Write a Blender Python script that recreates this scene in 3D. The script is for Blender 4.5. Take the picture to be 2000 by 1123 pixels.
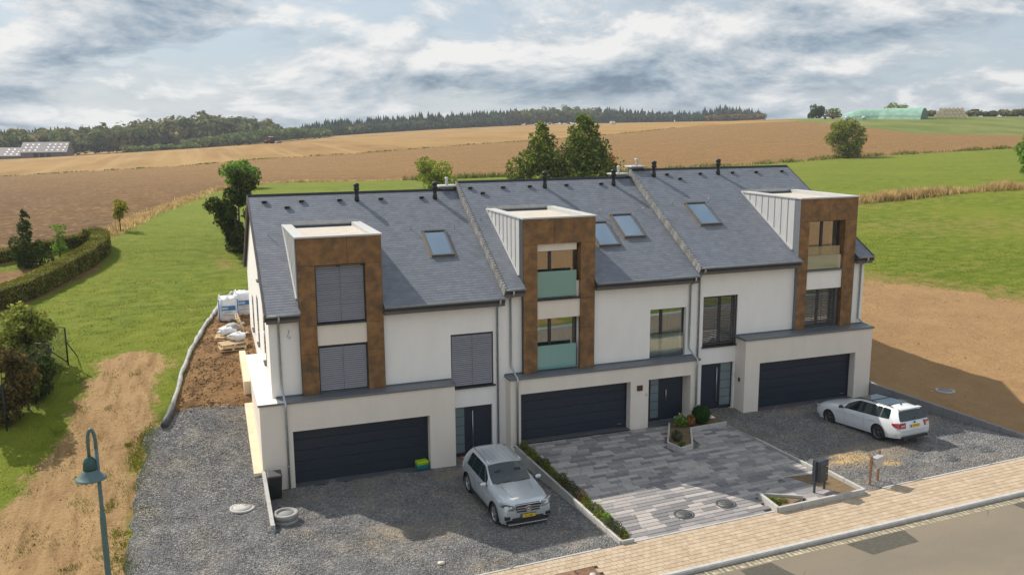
import bpy, bmesh, math, random
import numpy as np
from mathutils import Vector, Matrix
from mathutils.geometry import delaunay_2d_cdt

SC = bpy.context.scene
COL = SC.collection
for o in list(bpy.data.objects): bpy.data.objects.remove(o)

# ---------------------------------------------------------------- camera
CAM_LOC=(-2.2318,-32.3414,13.4358)
CAM_R=(0.940998,-0.338345,-0.006767); CAM_U=(0.067774,0.168827,0.983313); CAM_B=(-0.331557,-0.925754,0.181797)
LENS=30.9999
cam_d = bpy.data.cameras.new('camera'); cam_o = bpy.data.objects.new('camera', cam_d); COL.objects.link(cam_o)
cam_d.sensor_width = 36; cam_d.lens = LENS; cam_d.clip_start = 0.1; cam_d.clip_end = 6000
_m = Matrix.Identity(4)
for i in range(3):
    _m[i][0] = CAM_R[i]; _m[i][1] = CAM_U[i]; _m[i][2] = CAM_B[i]; _m[i][3] = CAM_LOC[i]
cam_o.matrix_world = _m
SC.camera = cam_o

# ---------------------------------------------------------------- light, sky, exposure
SUN_TRAVEL = Vector((0.58, -0.95, -1.0)).normalized()
SUN_EL = math.asin(-SUN_TRAVEL.z)
SUN_STRENGTH = 3.5
SKY_STRENGTH = 0.15
EXPOSURE = 0.6
sun_d = bpy.data.lights.new('sun', 'SUN'); sun_o = bpy.data.objects.new('sun', sun_d); COL.objects.link(sun_o)
sun_d.energy = SUN_STRENGTH; sun_d.angle = math.radians(0.6); sun_d.color = (1.0, 0.93, 0.82)
sun_o.rotation_euler = (-SUN_TRAVEL).to_track_quat('Z', 'Y').to_euler()
sun_o.location = (-30, 60, 60)

W = bpy.data.worlds.new('World'); SC.world = W; W.use_nodes = True
def build_world():
    nt = W.node_tree; N = nt.nodes; L = nt.links
    for n in list(N): N.remove(n)
    out = N.new('ShaderNodeOutputWorld'); bg = N.new('ShaderNodeBackground')
    bg.inputs['Strength'].default_value = SKY_STRENGTH
    L.new(bg.outputs[0], out.inputs[0])
    sky = N.new('ShaderNodeTexSky'); sky.sky_type = 'NISHITA'; sky.sun_disc = False
    sky.sun_elevation = SUN_EL
    tosun = -SUN_TRAVEL
    sky.sun_rotation = math.atan2(tosun.x, tosun.y)
    sky.altitude = 300; sky.air_density = 1.0; sky.dust_density = 2.0; sky.ozone_density = 1.0
    tc = N.new('ShaderNodeTexCoord')
    sep = N.new('ShaderNodeSeparateXYZ'); L.new(tc.outputs['Generated'], sep.inputs[0])
    def math_(op, a, b=None, clamp=False):
        m = N.new('ShaderNodeMath'); m.operation = op; m.use_clamp = clamp
        for i, v in enumerate((a, b)):
            if v is None: continue
            if isinstance(v, (int, float)): m.inputs[i].default_value = v
            else: L.new(v, m.inputs[i])
        return m.outputs[0]
    zz = math_('ADD', math_('MAXIMUM', sep.outputs[2], 0.0), 0.30)
    u = math_('DIVIDE', sep.outputs[0], zz); v = math_('DIVIDE', sep.outputs[1], zz)
    cmb = N.new('ShaderNodeCombineXYZ'); L.new(u, cmb.inputs[0]); L.new(v, cmb.inputs[1])
    def noise(scale, detail, rough, dist, off, stretch=(1, 1, 1)):
        mp = N.new('ShaderNodeMapping'); mp.inputs['Location'].default_value = off; mp.inputs['Scale'].default_value = stretch
        L.new(cmb.outputs[0], mp.inputs[0])
        n = N.new('ShaderNodeTexNoise'); n.inputs['Scale'].default_value = scale; n.inputs['Detail'].default_value = detail
        n.inputs['Roughness'].default_value = rough; n.inputs['Distortion'].default_value = dist
        L.new(mp.outputs[0], n.inputs['Vector']); return n.outputs[0]
    def mixc(f, c1, c2):
        m = N.new('ShaderNodeMixRGB')
        for i, v in enumerate((f, c1, c2)):
            if isinstance(v, (int, float)): m.inputs[i].default_value = v
            elif isinstance(v, tuple): m.inputs[i].default_value = (*v, 1)
            else: L.new(v, m.inputs[i])
        return m.outputs[0]
    def smooth(v, a, b):
        m = N.new('ShaderNodeMapRange'); m.interpolation_type = 'SMOOTHSTEP'; L.new(v, m.inputs[0]); m.inputs[1].default_value = a; m.inputs[2].default_value = b; return m.outputs[0]
    OX, OY = CLOUD_OFF
    # thin high veil, patchy, over the blue
    vn = noise(0.33, 5, .55, .3, (4.0, 1.5, 0.0)); wisp = noise(1.7, 8, .62, .5, (1.0, 9.0, 0.0), (1, 1.6, 1))
    veil = mixc(smooth(vn, .38, .62), (1.65, 2.1, 2.6), (2.55, 2.75, 2.9))
    veil = mixc(math_('MULTIPLY', smooth(wisp, .45, .72), .55), veil, (3.2, 3.25, 3.3))
    base = mixc(0.86, sky.outputs[0], veil)
    # heaped clouds: the same field sampled a little higher in the sky tells lit tops from shaded bellies
    def field(k):
        b1 = noise(1.95, 12, .60, .25, (OX, OY, 3.0), (k, k, 1)); b2 = noise(.66, 3, .5, 0, (OX*.3+3.1, OY*.3+5.2, 8.0), (k, k, 1))
        return math_('ADD', math_('MULTIPLY', b1, .72), math_('MULTIPLY', b2, .28))
    here = field(1.0); above = field(0.945)
    mask = smooth(here, .44, .53)
    lit = math_('ADD', math_('MULTIPLY', math_('SUBTRACT', here, above), 5.6), math_('SUBTRACT', .66, math_('MULTIPLY', smooth(here, .5, .72), .5)))
    r2 = N.new('ShaderNodeValToRGB'); L.new(lit, r2.inputs[0]); cr = r2.color_ramp
    cr.elements[0].position = .05; cr.elements[0].color = (.62, .92, 1.28, 1)
    cr.elements[1].position = .95; cr.elements[1].color = (4.0, 3.95, 3.88, 1)
    e = cr.elements.new(.30); e.color = (1.3, 1.68, 2.08, 1)
    e = cr.elements.new(.60); e.color = (2.45, 2.68, 2.9, 1)
    mx = N.new('ShaderNodeMixRGB'); L.new(math_('MULTIPLY', mask, .93), mx.inputs[0])
    L.new(base, mx.inputs[1]); L.new(r2.outputs[0], mx.inputs[2])
    L.new(mx.outputs[0], bg.inputs['Color'])
CLOUD_OFF = (9.0, 9.0)
build_world()
W.cycles_visibility if hasattr(W, 'cycles_visibility') else None

SC.view_settings.view_transform = 'Standard'; SC.view_settings.look = 'None'
SC.view_settings.exposure = EXPOSURE; SC.view_settings.gamma = 1.0; SC.view_settings.use_curve_mapping = False
SC.render.engine = 'CYCLES'
SC.cycles.max_bounces = 7; SC.cycles.diffuse_bounces = 3; SC.cycles.glossy_bounces = 3
SC.cycles.transparent_max_bounces = 10; SC.cycles.transmission_bounces = 4

# ---------------------------------------------------------------- helpers
RNG = np.random.default_rng(7); random.seed(7)

class MB:
    """collects shapes into one mesh"""
    def __init__(s): s.v = []; s.f = []; s.m = []; s.sm = []
    def add(s, verts, faces, mi=0, smooth=False):
        b = len(s.v); s.v.extend([tuple(map(float, q)) for q in verts])
        for f in faces: s.f.append(tuple(b + i for i in f)); s.m.append(mi); s.sm.append(smooth)
        return s
    def box(s, x0, x1, y0, y1, z0, z1, mi=0):
        V = [(x0,y0,z0),(x1,y0,z0),(x1,y1,z0),(x0,y1,z0),(x0,y0,z1),(x1,y0,z1),(x1,y1,z1),(x0,y1,z1)]
        return s.add(V, [(0,3,2,1),(4,5,6,7),(0,1,5,4),(1,2,6,5),(2,3,7,6),(3,0,4,7)], mi)
    def obox(s, c, ax, ay, az, mi=0):
        """box with centre c and half-axis vectors"""
        c = Vector(c); ax = Vector(ax); ay = Vector(ay); az = Vector(az)
        V = [c + sx*ax + sy*ay + sz*az for sz in (-1,1) for sx, sy in ((-1,-1),(1,-1),(1,1),(-1,1))]
        return s.add(V, [(0,3,2,1),(4,5,6,7),(0,1,5,4),(1,2,6,5),(2,3,7,6),(3,0,4,7)], mi)
    def prism(s, poly, h0, h1, axis='z', mi=0):
        n = len(poly)
        def P(a, b, h):
            return {'z': (a, b, h), 'x': (h, a, b), 'y': (a, h, b)}[axis]
        V = [P(a, b, h0) for a, b in poly] + [P(a, b, h1) for a, b in poly]
        F = [tuple(range(n))[::-1], tuple(range(n, 2*n))] + [(i, (i+1) % n, n + (i+1) % n, n + i) for i in range(n)]
        return s.add(V, F, mi)
    def tube(s, path, r, n=8, mi=0, cap=True, smooth=True):
        P = [Vector(q) for q in path]; rs = r if isinstance(r, (list, tuple)) else [r]*len(P)
        V = []; F = []; prev = None
        for i, p in enumerate(P):
            t = (P[min(i+1, len(P)-1)] - P[max(i-1, 0)]).normalized()
            if prev is None:
                a = Vector((0,0,1)) if abs(t.z) < .9 else Vector((1,0,0))
                u = t.cross(a).normalized()
            else:
                u = (prev - t*prev.dot(t)).normalized()
            prev = u; w = t.cross(u)
            for k in range(n):
                an = 2*math.pi*k/n; V.append(p + (u*math.cos(an) + w*math.sin(an))*rs[i])
        for i in range(len(P)-1):
            for k in range(n):
                F.append((i*n+k, i*n+(k+1) % n, (i+1)*n+(k+1) % n, (i+1)*n+k))
        s.add(V, F, mi, smooth)
        if cap:
            b = len(s.v) - len(V)
            s.f.append(tuple(b + k for k in range(n))[::-1]); s.m.append(mi); s.sm.append(False)
            s.f.append(tuple(b + (len(P)-1)*n + k for k in range(n))); s.m.append(mi); s.sm.append(False)
        return s
    def lathe(s, prof, n=16, c=(0,0,0), mi=0, smooth=True, axis='z'):
        V = []; F = []
        for r, h in prof:
            for k in range(n):
                a = 2*math.pi*k/n; x, y = r*math.cos(a), r*math.sin(a)
                q = {'z': (x, y, h), 'y': (x, h, y), 'x': (h, x, y)}[axis]
                V.append((q[0]+c[0], q[1]+c[1], q[2]+c[2]))
        for i in range(len(prof)-1):
            for k in range(n): F.append((i*n+k, i*n+(k+1) % n, (i+1)*n+(k+1) % n, (i+1)*n+k))
        s.add(V, F, mi, smooth)
        b = len(s.v) - len(V)
        if prof[0][0] > 1e-4: s.f.append(tuple(b+k for k in range(n))[::-1]); s.m.append(mi); s.sm.append(False)
        if prof[-1][0] > 1e-4: s.f.append(tuple(b+(len(prof)-1)*n+k for k in range(n))); s.m.append(mi); s.sm.append(False)
        return s
    def quad(s, a, b, c, d, mi=0): return s.add([a, b, c, d], [(0,1,2,3)], mi)
    def mesh(s, name, mats):
        me = bpy.data.meshes.new(name); me.from_pydata(s.v, [], s.f)
        for m in (mats if isinstance(mats, (list, tuple)) else [mats]): me.materials.append(m)
        me.polygons.foreach_set('material_index', s.m); me.polygons.foreach_set('use_smooth', s.sm)
        me.update(); return me
    def build(s, name, mats, parent=None, bevel=0, local=False):
        return link(name, s.mesh(name, mats), parent, bevel, local)

def link(name, me, parent=None, bevel=0, local=False):
    o = bpy.data.objects.new(name, me); COL.objects.link(o)
    if parent is not None:
        o.parent = parent
        if not local: o.matrix_parent_inverse = Matrix.Translation(-parent_loc(parent))
    if bevel:
        m = o.modifiers.new('bevel', 'BEVEL'); m.width = bevel; m.segments = 2; m.limit_method = 'ANGLE'; m.angle_limit = math.radians(40)
    return o
def parent_loc(p):
    # parts built in world coordinates: only the top-level empty carries an offset
    return Vector(p.location) if p.parent is None else Vector((0, 0, 0))
def empty(name, loc=(0,0,0), rz=0):
    o = bpy.data.objects.new(name, None); COL.objects.link(o); o.location = loc; o.rotation_euler = (0,0,rz)
    o.empty_display_size = .2; return o
def tag(o, label=None, cat=None, group=None, kind=None):
    if label: o['label'] = label
    if cat: o['category'] = cat
    if group: o['group'] = group
    if kind: o['kind'] = kind
    return o
def np_mesh(name, V, F, mats, smooth=False, mi=None):
    """V (n,3), F (m,k) arrays -> mesh"""
    me = bpy.data.meshes.new(name); V = np.asarray(V, np.float32); F = np.asarray(F, np.int32); k = F.shape[1]
    me.vertices.add(len(V)); me.vertices.foreach_set('co', V.ravel())
    me.loops.add(F.size); me.loops.foreach_set('vertex_index', F.ravel())
    me.polygons.add(len(F)); me.polygons.foreach_set('loop_start', np.arange(0, F.size, k, dtype=np.int32))
    me.polygons.foreach_set('loop_total', np.full(len(F), k, np.int32))
    for m in (mats if isinstance(mats, (list, tuple)) else [mats]): me.materials.append(m)
    if mi is not None: me.polygons.foreach_set('material_index', np.asarray(mi, np.int32))
    me.polygons.foreach_set('use_smooth', np.full(len(F), bool(smooth)))
    me.update(calc_edges=True); return me
def text_mesh(txt, size, mat, name='lettering'):
    c = bpy.data.curves.new(name, 'FONT'); c.body = txt; c.size = size; c.align_x = 'CENTER'; c.align_y = 'CENTER'; c.extrude = .0015
    c.resolution_u = 2
    o = bpy.data.objects.new(name, c); COL.objects.link(o)
    dg = bpy.context.evaluated_depsgraph_get(); me = bpy.data.meshes.new_from_object(o.evaluated_get(dg))
    bpy.data.objects.remove(o); bpy.data.curves.remove(c); me.materials.clear(); me.materials.append(mat); me.name = name; return me

# ---------------------------------------------------------------- materials
MATS = {}
def nodes_of(name):
    m = bpy.data.materials.new(name); m.use_nodes = True; nt = m.node_tree
    for n in list(nt.nodes): nt.nodes.remove(n)
    return m, nt, nt.nodes, nt.links
def mat(name, col, rough=.6, metal=0., var=.12, vs=2.5, bump=0., bs=30., spec=.5, coat=0., stretch=(1,1,1), island=0., alpha=None, dirt=None):
    """principled surface with world-space noise in colour, roughness and relief"""
    if name in MATS: return MATS[name]
    m, nt, N, L = nodes_of(name)
    out = N.new('ShaderNodeOutputMaterial'); b = N.new('ShaderNodeBsdfPrincipled'); L.new(b.outputs[0], out.inputs[0])
    b.inputs['Roughness'].default_value = rough; b.inputs['Metallic'].default_value = metal
    b.inputs['Specular IOR Level'].default_value = spec; b.inputs['Coat Weight'].default_value = coat; b.inputs['Coat Roughness'].default_value = .08
    geo = N.new('ShaderNodeNewGeometry'); mp = N.new('ShaderNodeMapping'); mp.inputs['Scale'].default_value = stretch
    L.new(geo.outputs['Position'], mp.inputs[0])
    n1 = N.new('ShaderNodeTexNoise'); n1.inputs['Scale'].default_value = vs; n1.inputs['Detail'].default_value = 6; n1.inputs['Roughness'].default_value = .65
    L.new(mp.outputs[0], n1.inputs['Vector'])
    rg = N.new('ShaderNodeMapRange'); L.new(n1.outputs[0], rg.inputs[0])
    rg.inputs[1].default_value = .3; rg.inputs[2].default_value = .7; rg.inputs[3].default_value = 1-var; rg.inputs[4].default_value = 1+var
    val = rg.outputs[0]
    if island:
        r2 = N.new('ShaderNodeMapRange'); L.new(geo.outputs['Random Per Island'], r2.inputs[0])
        r2.inputs[3].default_value = 1-island; r2.inputs[4].default_value = 1+island
        mu = N.new('ShaderNodeMath'); mu.operation = 'MULTIPLY'; L.new(val, mu.inputs[0]); L.new(r2.outputs[0], mu.inputs[1]); val = mu.outputs[0]
    vm = N.new('ShaderNodeVectorMath'); vm.operation = 'SCALE'; vm.inputs[0].default_value = col[:3]; L.new(val, vm.inputs['Scale'])
    cout = vm.outputs[0]
    if dirt:
        n2 = N.new('ShaderNodeTexNoise'); n2.inputs['Scale'].default_value = dirt[1]; n2.inputs['Detail'].default_value = 8; n2.inputs['Roughness'].default_value = .7
        L.new(mp.outputs[0], n2.inputs['Vector'])
        r3 = N.new('ShaderNodeMapRange'); L.new(n2.outputs[0], r3.inputs[0]); r3.inputs[1].default_value = .48; r3.inputs[2].default_value = .72; r3.inputs[4].default_value = dirt[2]
        mx = N.new('ShaderNodeMixRGB'); L.new(r3.outputs[0], mx.inputs[0]); L.new(cout, mx.inputs[1]); mx.inputs[2].default_value = (*dirt[0], 1); cout = mx.outputs[0]
    L.new(cout, b.inputs['Base Color'])
    if bump:
        n3 = N.new('ShaderNodeTexNoise'); n3.inputs['Scale'].default_value = bs; n3.inputs['Detail'].default_value = 5; L.new(mp.outputs[0], n3.inputs['Vector'])
        bp = N.new('ShaderNodeBump'); bp.inputs['Strength'].default_value = bump; bp.inputs['Distance'].default_value = .02; L.new(n3.outputs[0], bp.inputs['Height']); L.new(bp.outputs[0], b.inputs['Normal'])
    MATS[name] = m; return m
def glass_mat(name, tint, refl=.25, rough=.02, opacity=0.0, body=(.02,.03,.04), gcol=(.95,.97,1.)):
    if name in MATS: return MATS[name]
    m, nt, N, L = nodes_of(name)
    out = N.new('ShaderNodeOutputMaterial')
    tr = N.new('ShaderNodeBsdfTransparent'); tr.inputs[0].default_value = (*tint, 1)
    df = N.new('ShaderNodeBsdfDiffuse'); df.inputs[0].default_value = (*body, 1)
    gl = N.new('ShaderNodeBsdfGlossy'); gl.inputs['Roughness'].default_value = rough; gl.inputs[0].default_value = (*gcol, 1)
    m1 = N.new('ShaderNodeMixShader'); m1.inputs[0].default_value = opacity; L.new(tr.outputs[0], m1.inputs[1]); L.new(df.outputs[0], m1.inputs[2])
    fr = N.new('ShaderNodeFresnel'); fr.inputs[0].default_value = 1.5
    ad = N.new('ShaderNodeMath'); ad.operation = 'MULTIPLY_ADD'; L.new(fr.outputs[0], ad.inputs[0]); ad.inputs[1].default_value = 1.0; ad.inputs[2].default_value = refl; ad.use_clamp = True
    m2 = N.new('ShaderNodeMixShader'); L.new(ad.outputs[0], m2.inputs[0]); L.new(m1.outputs[0], m2.inputs[1]); L.new(gl.outputs[0], m2.inputs[2])
    L.new(m2.outputs[0], out.inputs[0]); MATS[name] = m; return m
def leaf_mat(name, c1, c2, c3=None, trans=.35, clump=1.1):
    """leaves: colour differs leaf by leaf, light passes through"""
    if name in MATS: return MATS[name]
    m, nt, N, L = nodes_of(name)
    out = N.new('ShaderNodeOutputMaterial'); geo = N.new('ShaderNodeNewGeometry')
    rp = N.new('ShaderNodeValToRGB'); L.new(geo.outputs['Random Per Island'], rp.inputs[0])
    rp.color_ramp.elements[0].color = (*c1, 1); rp.color_ramp.elements[1].color = (*c2, 1)
    if c3: e = rp.color_ramp.elements.new(.85); e.color = (*c2, 1); rp.color_ramp.elements[2].color = (*c3, 1)
    nz = N.new('ShaderNodeTexNoise'); nz.inputs['Scale'].default_value = clump; nz.inputs['Detail'].default_value = 4; L.new(geo.outputs['Position'], nz.inputs['Vector'])
    mr = N.new('ShaderNodeMapRange'); L.new(nz.outputs[0], mr.inputs[0]); mr.inputs[1].default_value = .32; mr.inputs[2].default_value = .68; mr.inputs[3].default_value = .55; mr.inputs[4].default_value = 1.4
    sc = N.new('ShaderNodeVectorMath'); sc.operation = 'SCALE'; L.new(rp.outputs[0], sc.inputs[0]); L.new(mr.outputs[0], sc.inputs['Scale'])
    df = N.new('ShaderNodeBsdfDiffuse'); tl = N.new('ShaderNodeBsdfTranslucent'); L.new(sc.outputs[0], df.inputs[0]); L.new(sc.outputs[0], tl.inputs[0])
    mx = N.new('ShaderNodeMixShader'); mx.inputs[0].default_value = trans; L.new(df.outputs[0], mx.inputs[1]); L.new(tl.outputs[0], mx.inputs[2])
    L.new(mx.outputs[0], out.inputs[0]); MATS[name] = m; return m

# ---------------------------------------------------------------- terrain height
PTS=np.array([(-60.0,-40.0,-1.93),(-60.0,-20.0,-1.93),(-60.0,-13.0,-1.93),(-60.0,-9.1,-1.93),(-30.0,-40.0,-0.94),(-30.0,-20.0,-0.94),(-30.0,-13.0,-0.94),(-30.0,-9.1,-0.94),(-15.0,-40.0,-0.45),(-15.0,-20.0,-0.45),(-15.0,-13.0,-0.45),(-15.0,-9.1,-0.45),(-5.0,-40.0,-0.12),(-5.0,-20.0,-0.12),(-5.0,-13.0,-0.12),(-5.0,-9.1,-0.12),(2.0,-40.0,0.12),(2.0,-20.0,0.12),(2.0,-13.0,0.12),(2.0,-9.1,0.12),(12.0,-40.0,0.45),(12.0,-20.0,0.45),(12.0,-13.0,0.45),(12.0,-9.1,0.45),(22.0,-40.0,0.78),(22.0,-20.0,0.78),(22.0,-13.0,0.78),(22.0,-9.1,0.78),(32.0,-40.0,1.11),(32.0,-20.0,1.11),(32.0,-13.0,1.11),(32.0,-9.1,1.11),(45.0,-40.0,1.54),(45.0,-20.0,1.54),(45.0,-13.0,1.54),(45.0,-9.1,1.54),(70.0,-40.0,2.36),(70.0,-20.0,2.36),(70.0,-13.0,2.36),(70.0,-9.1,2.36),(-0.5,0.0,0.6),(-5.0,0.0,0.5),(-15.0,0.0,0.3),(-30.0,0.0,0.3),(-0.5,4.5,1.9),(-5.0,4.5,1.55),(-0.5,9.0,3.0),(-5.0,9.0,2.5),(-15.0,9.0,1.9),(-30.0,9.0,1.8),(-0.5,14.0,3.3),(-6.0,17.0,3.3),(-15.0,17.0,2.9),(-30.0,17.0,2.9),(-15.0,30.0,3.4),(-30.0,30.0,3.2),(0.0,30.0,3.6),(15.0,20.0,3.6),(25.0,20.0,3.7),(15.0,35.0,3.9),(28.0,0.0,1.25),(28.0,7.0,2.6),(28.0,14.0,3.4),(36.0,-3.0,1.5),(40.0,-5.0,1.55),(40.0,5.0,2.2),(50.0,0.0,2.0),(40.0,15.0,3.2),(60.0,15.0,3.3),(40.0,30.0,3.9),(5.0,5.0,2.5),(14.0,5.0,2.7),(22.0,5.0,2.9),(-0.5,-5.0,0.2),(-5.0,-5.0,0.05),(-15.0,-5.0,-0.1),(-93.75,479.54,-2.37),(-60.2,484.42,-1.34),(-23.06,527.27,-1.26),(89.13,661.67,4.85),(29.84,366.37,5.9),(285.36,767.53,12.05),(437.57,809.73,14.2),(515.19,704.05,15.28),(253.98,274.83,14.74),(283.74,247.33,14.7),(339.78,260.11,15.02),(224.28,321.34,13.74),(-8.83,42.37,4.97),(0.23,85.63,5.49),(7.55,99.3,5.37),(29.65,103.98,4.94),(48.47,108.83,4.76),(78.4,119.59,4.4),(117.36,127.97,4.93),(136.52,131.89,5.54),(179.22,124.74,7.1),(66.76,45.48,4.97),(87.9,43.82,5.78),(-19.53,61.07,4.5),(-48.4,223.53,1.29),(14.64,227.11,4.19),(82.91,255.32,6.81),(175.64,303.46,9.92),(196.96,191.99,9.25),(248.9,181.74,8.8),(-160.12,853.7,-8.61),(437.63,1190.98,13.5),(681.87,552.47,15.28),(64.22,965.45,5.07),(756.47,1023.3,13.19)])
_n = len(PTS); _c0 = 6.0
def _phi(r): return np.sqrt(r*r + _c0*_c0)
_A = np.zeros((_n+1, _n+1)); _d = np.hypot(PTS[:,None,0]-PTS[None,:,0], PTS[:,None,1]-PTS[None,:,1])
_A[:_n,:_n] = _phi(_d) - np.eye(_n)*.3; _A[:_n,_n] = 1; _A[_n,:_n] = 1
_sol = np.linalg.solve(_A, np.append(PTS[:,2], 0))
def H(x, y):
    x = np.asarray(x, float); y = np.asarray(y, float)
    return _phi(np.hypot(x[...,None]-PTS[:,0], y[...,None]-PTS[:,1])) @ _sol[:_n] + _sol[_n]
def sstep(a, b, t):
    t = np.clip((np.asarray(t, float)-a)/(b-a), 0, 1); return t*t*(3-2*t)
def street(x, y=None): return .05 + .033*np.asarray(x, float)
def yard(g):
    def f(x, y):
        s = np.clip(-np.asarray(y, float)/9.1, 0, 1)**.8
        return g + (street(x)-g)*s
    return f
yard1_, yard2, yard3 = yard(0.0), yard(0.5), yard(0.62)
def yard1(x, y):
    x = np.asarray(x, float); y = np.asarray(y, float)
    w = (1-sstep(-.5, 1.6, x))*sstep(-3.3, -4.6, y)
    return yard1_(x, y)*(1-w) + H(x, y)*w
def yard2_(x, y): return yard2(x, y)
def paveh(x, y): return street(x)
def roadh(x, y): return street(x) - .11 - .012*np.clip(-11.35-np.asarray(y, float), 0, 3)

def in_poly(P, x, y):
    x = np.asarray(x, float); y = np.asarray(y, float); r = np.zeros(x.shape, bool); n = len(P)
    for i in range(n):
        x0, y0 = P[i]; x1, y1 = P[(i+1) % n]
        if y0 == y1: continue
        c = ((y0 > y) != (y1 > y)) & (x < (x1-x0)*(y-y0)/(y1-y0) + x0); r ^= c
    return r
def poly_dist(P, x, y):
    """signed distance to a polygon, positive inside"""
    x = np.asarray(x, float); y = np.asarray(y, float); d = np.full(x.shape, 1e9); n = len(P)
    for i in range(n):
        ax, ay = P[i]; bx, by = P[(i+1) % n]; dx, dy = bx-ax, by-ay
        t = np.clip(((x-ax)*dx + (y-ay)*dy)/(dx*dx+dy*dy+1e-9), 0, 1)
        d = np.minimum(d, np.hypot(x-ax-t*dx, y-ay-t*dy))
    return np.where(in_poly(P, x, y), d, -d)
def rough(P, step, amp, keep=()):
    """subdivide the edges of an outline and shake them a little"""
    r = random.Random(len(P)*13+int(step*100)); out = []
    for i, (a, b) in enumerate(P):
        c, d = P[(i+1) % len(P)]; n = max(1, int(math.hypot(c-a, d-b)/step))
        for k in range(n):
            t = k/n; j = 0 if (i in keep or k == 0) else amp
            out.append((a+(c-a)*t + r.uniform(-j, j), b+(d-b)*t + r.uniform(-j, j)))
    return out

# outlines on the ground (metres)
P_ROAD = [(-60,-17),(70,-17),(70,-11.35),(-60,-11.35)]
P_PAVE = [(-60,-11.35),(70,-11.35),(70,-9.1),(-60,-9.1)]
P_FORE = [(-.5,1.2),(-.5,-9.1),(9.75,-9.1),(9.3,1.2)]
P_DRIVE = [(9.3,1.2),(9.75,-9.1),(19.05,-9.1),(18.8,-.6),(18.8,1.2)]
P_YARD = [(18.8,1.2),(18.8,-.6),(19.05,-9.1),(28.55,-9.1),(27.42,-.1),(27.3,1.2)]
P_LEFT = rough([(-.5,4.7),(-.95,4.75),(-2.4,5.25),(-3.5,5.35),(-4.6,4.2),(-4.95,.6),(-5.0,-5.0),(-5.3,-9.1),(-.5,-9.1)], .5, .13, keep=(7,8))
P_HOUSE = [(.2,1.2),(27.0,1.2),(27.0,13),(.2,13)]
L1 = [(-60,30),(-30,33),(-15.5,37.2),(-12.4,41.2),(-8.9,43.4),(-6.2,61.6),(.2,85.7),(7.6,99.4),(29.6,103.9),(48.5,108.8),(78.3,119.5),(117.3,127.9),(136.5,131.9),(154.8,127.8),(179.3,124.8),(230,126),(330,110)]
L2 = [(-200,236),(-48.4,223.4),(-32.5,218.2),(-5.5,214.3),(14.6,227.1),(44.3,232.1),(81.8,251.7),(113.1,261.7),(175.5,303.3),(195.4,308.1),(225.4,291.6),(237.2,279.7)]
GH = [(237.2,279.7),(228.3,227.5),(219.8,194.6),(247.4,182.3),(270,172),(330,150)]
P_NEAR = rough(L1 + GH[::-1] + L2[::-1], 9, .5)
P_FAR = L2 + [(237.2,279.7),(300,420),(560,690),(900,900),(900,1400),(-400,1400),(-400,236)]
P_TRACK = [(-6.9,11.4),(-5.7,12.2),(-3.9,10.9),(-4.3,7.4),(-4.7,4.0),(-5.0,.6),(-4.9,-5.0),(-5.0,-12),(-14,-12),(-10.8,-3.0),(-9.2,-.1),(-8.2,3.1),(-7.6,5.7)]
P_SOIL = [(-3.75,5.0),(-3.4,6.9),(-3.15,8.4),(-2.8,10.8),(-2.1,14.6),(-1.2,19.1),(-.3,23.3),(3,24),(3,4.6),(-.9,4.6),(-2.4,5.1)]
P_RDIRT = [(27.2,17.5),(33,16.8),(39.9,13.2),(43.0,10.2),(47,5.3),(52,0),(52,-9.2),(27.4,-9.2),(27,0)]
P_HBED = [(-40,25),(-13.4,35.2),(-10.5,39.6),(-8.2,39.6),(-7.9,37),(-8.6,34.0),(-9.9,30.3),(-11.2,26.0),(-12.6,23.2),(-16,14),(-40,15)]

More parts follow.
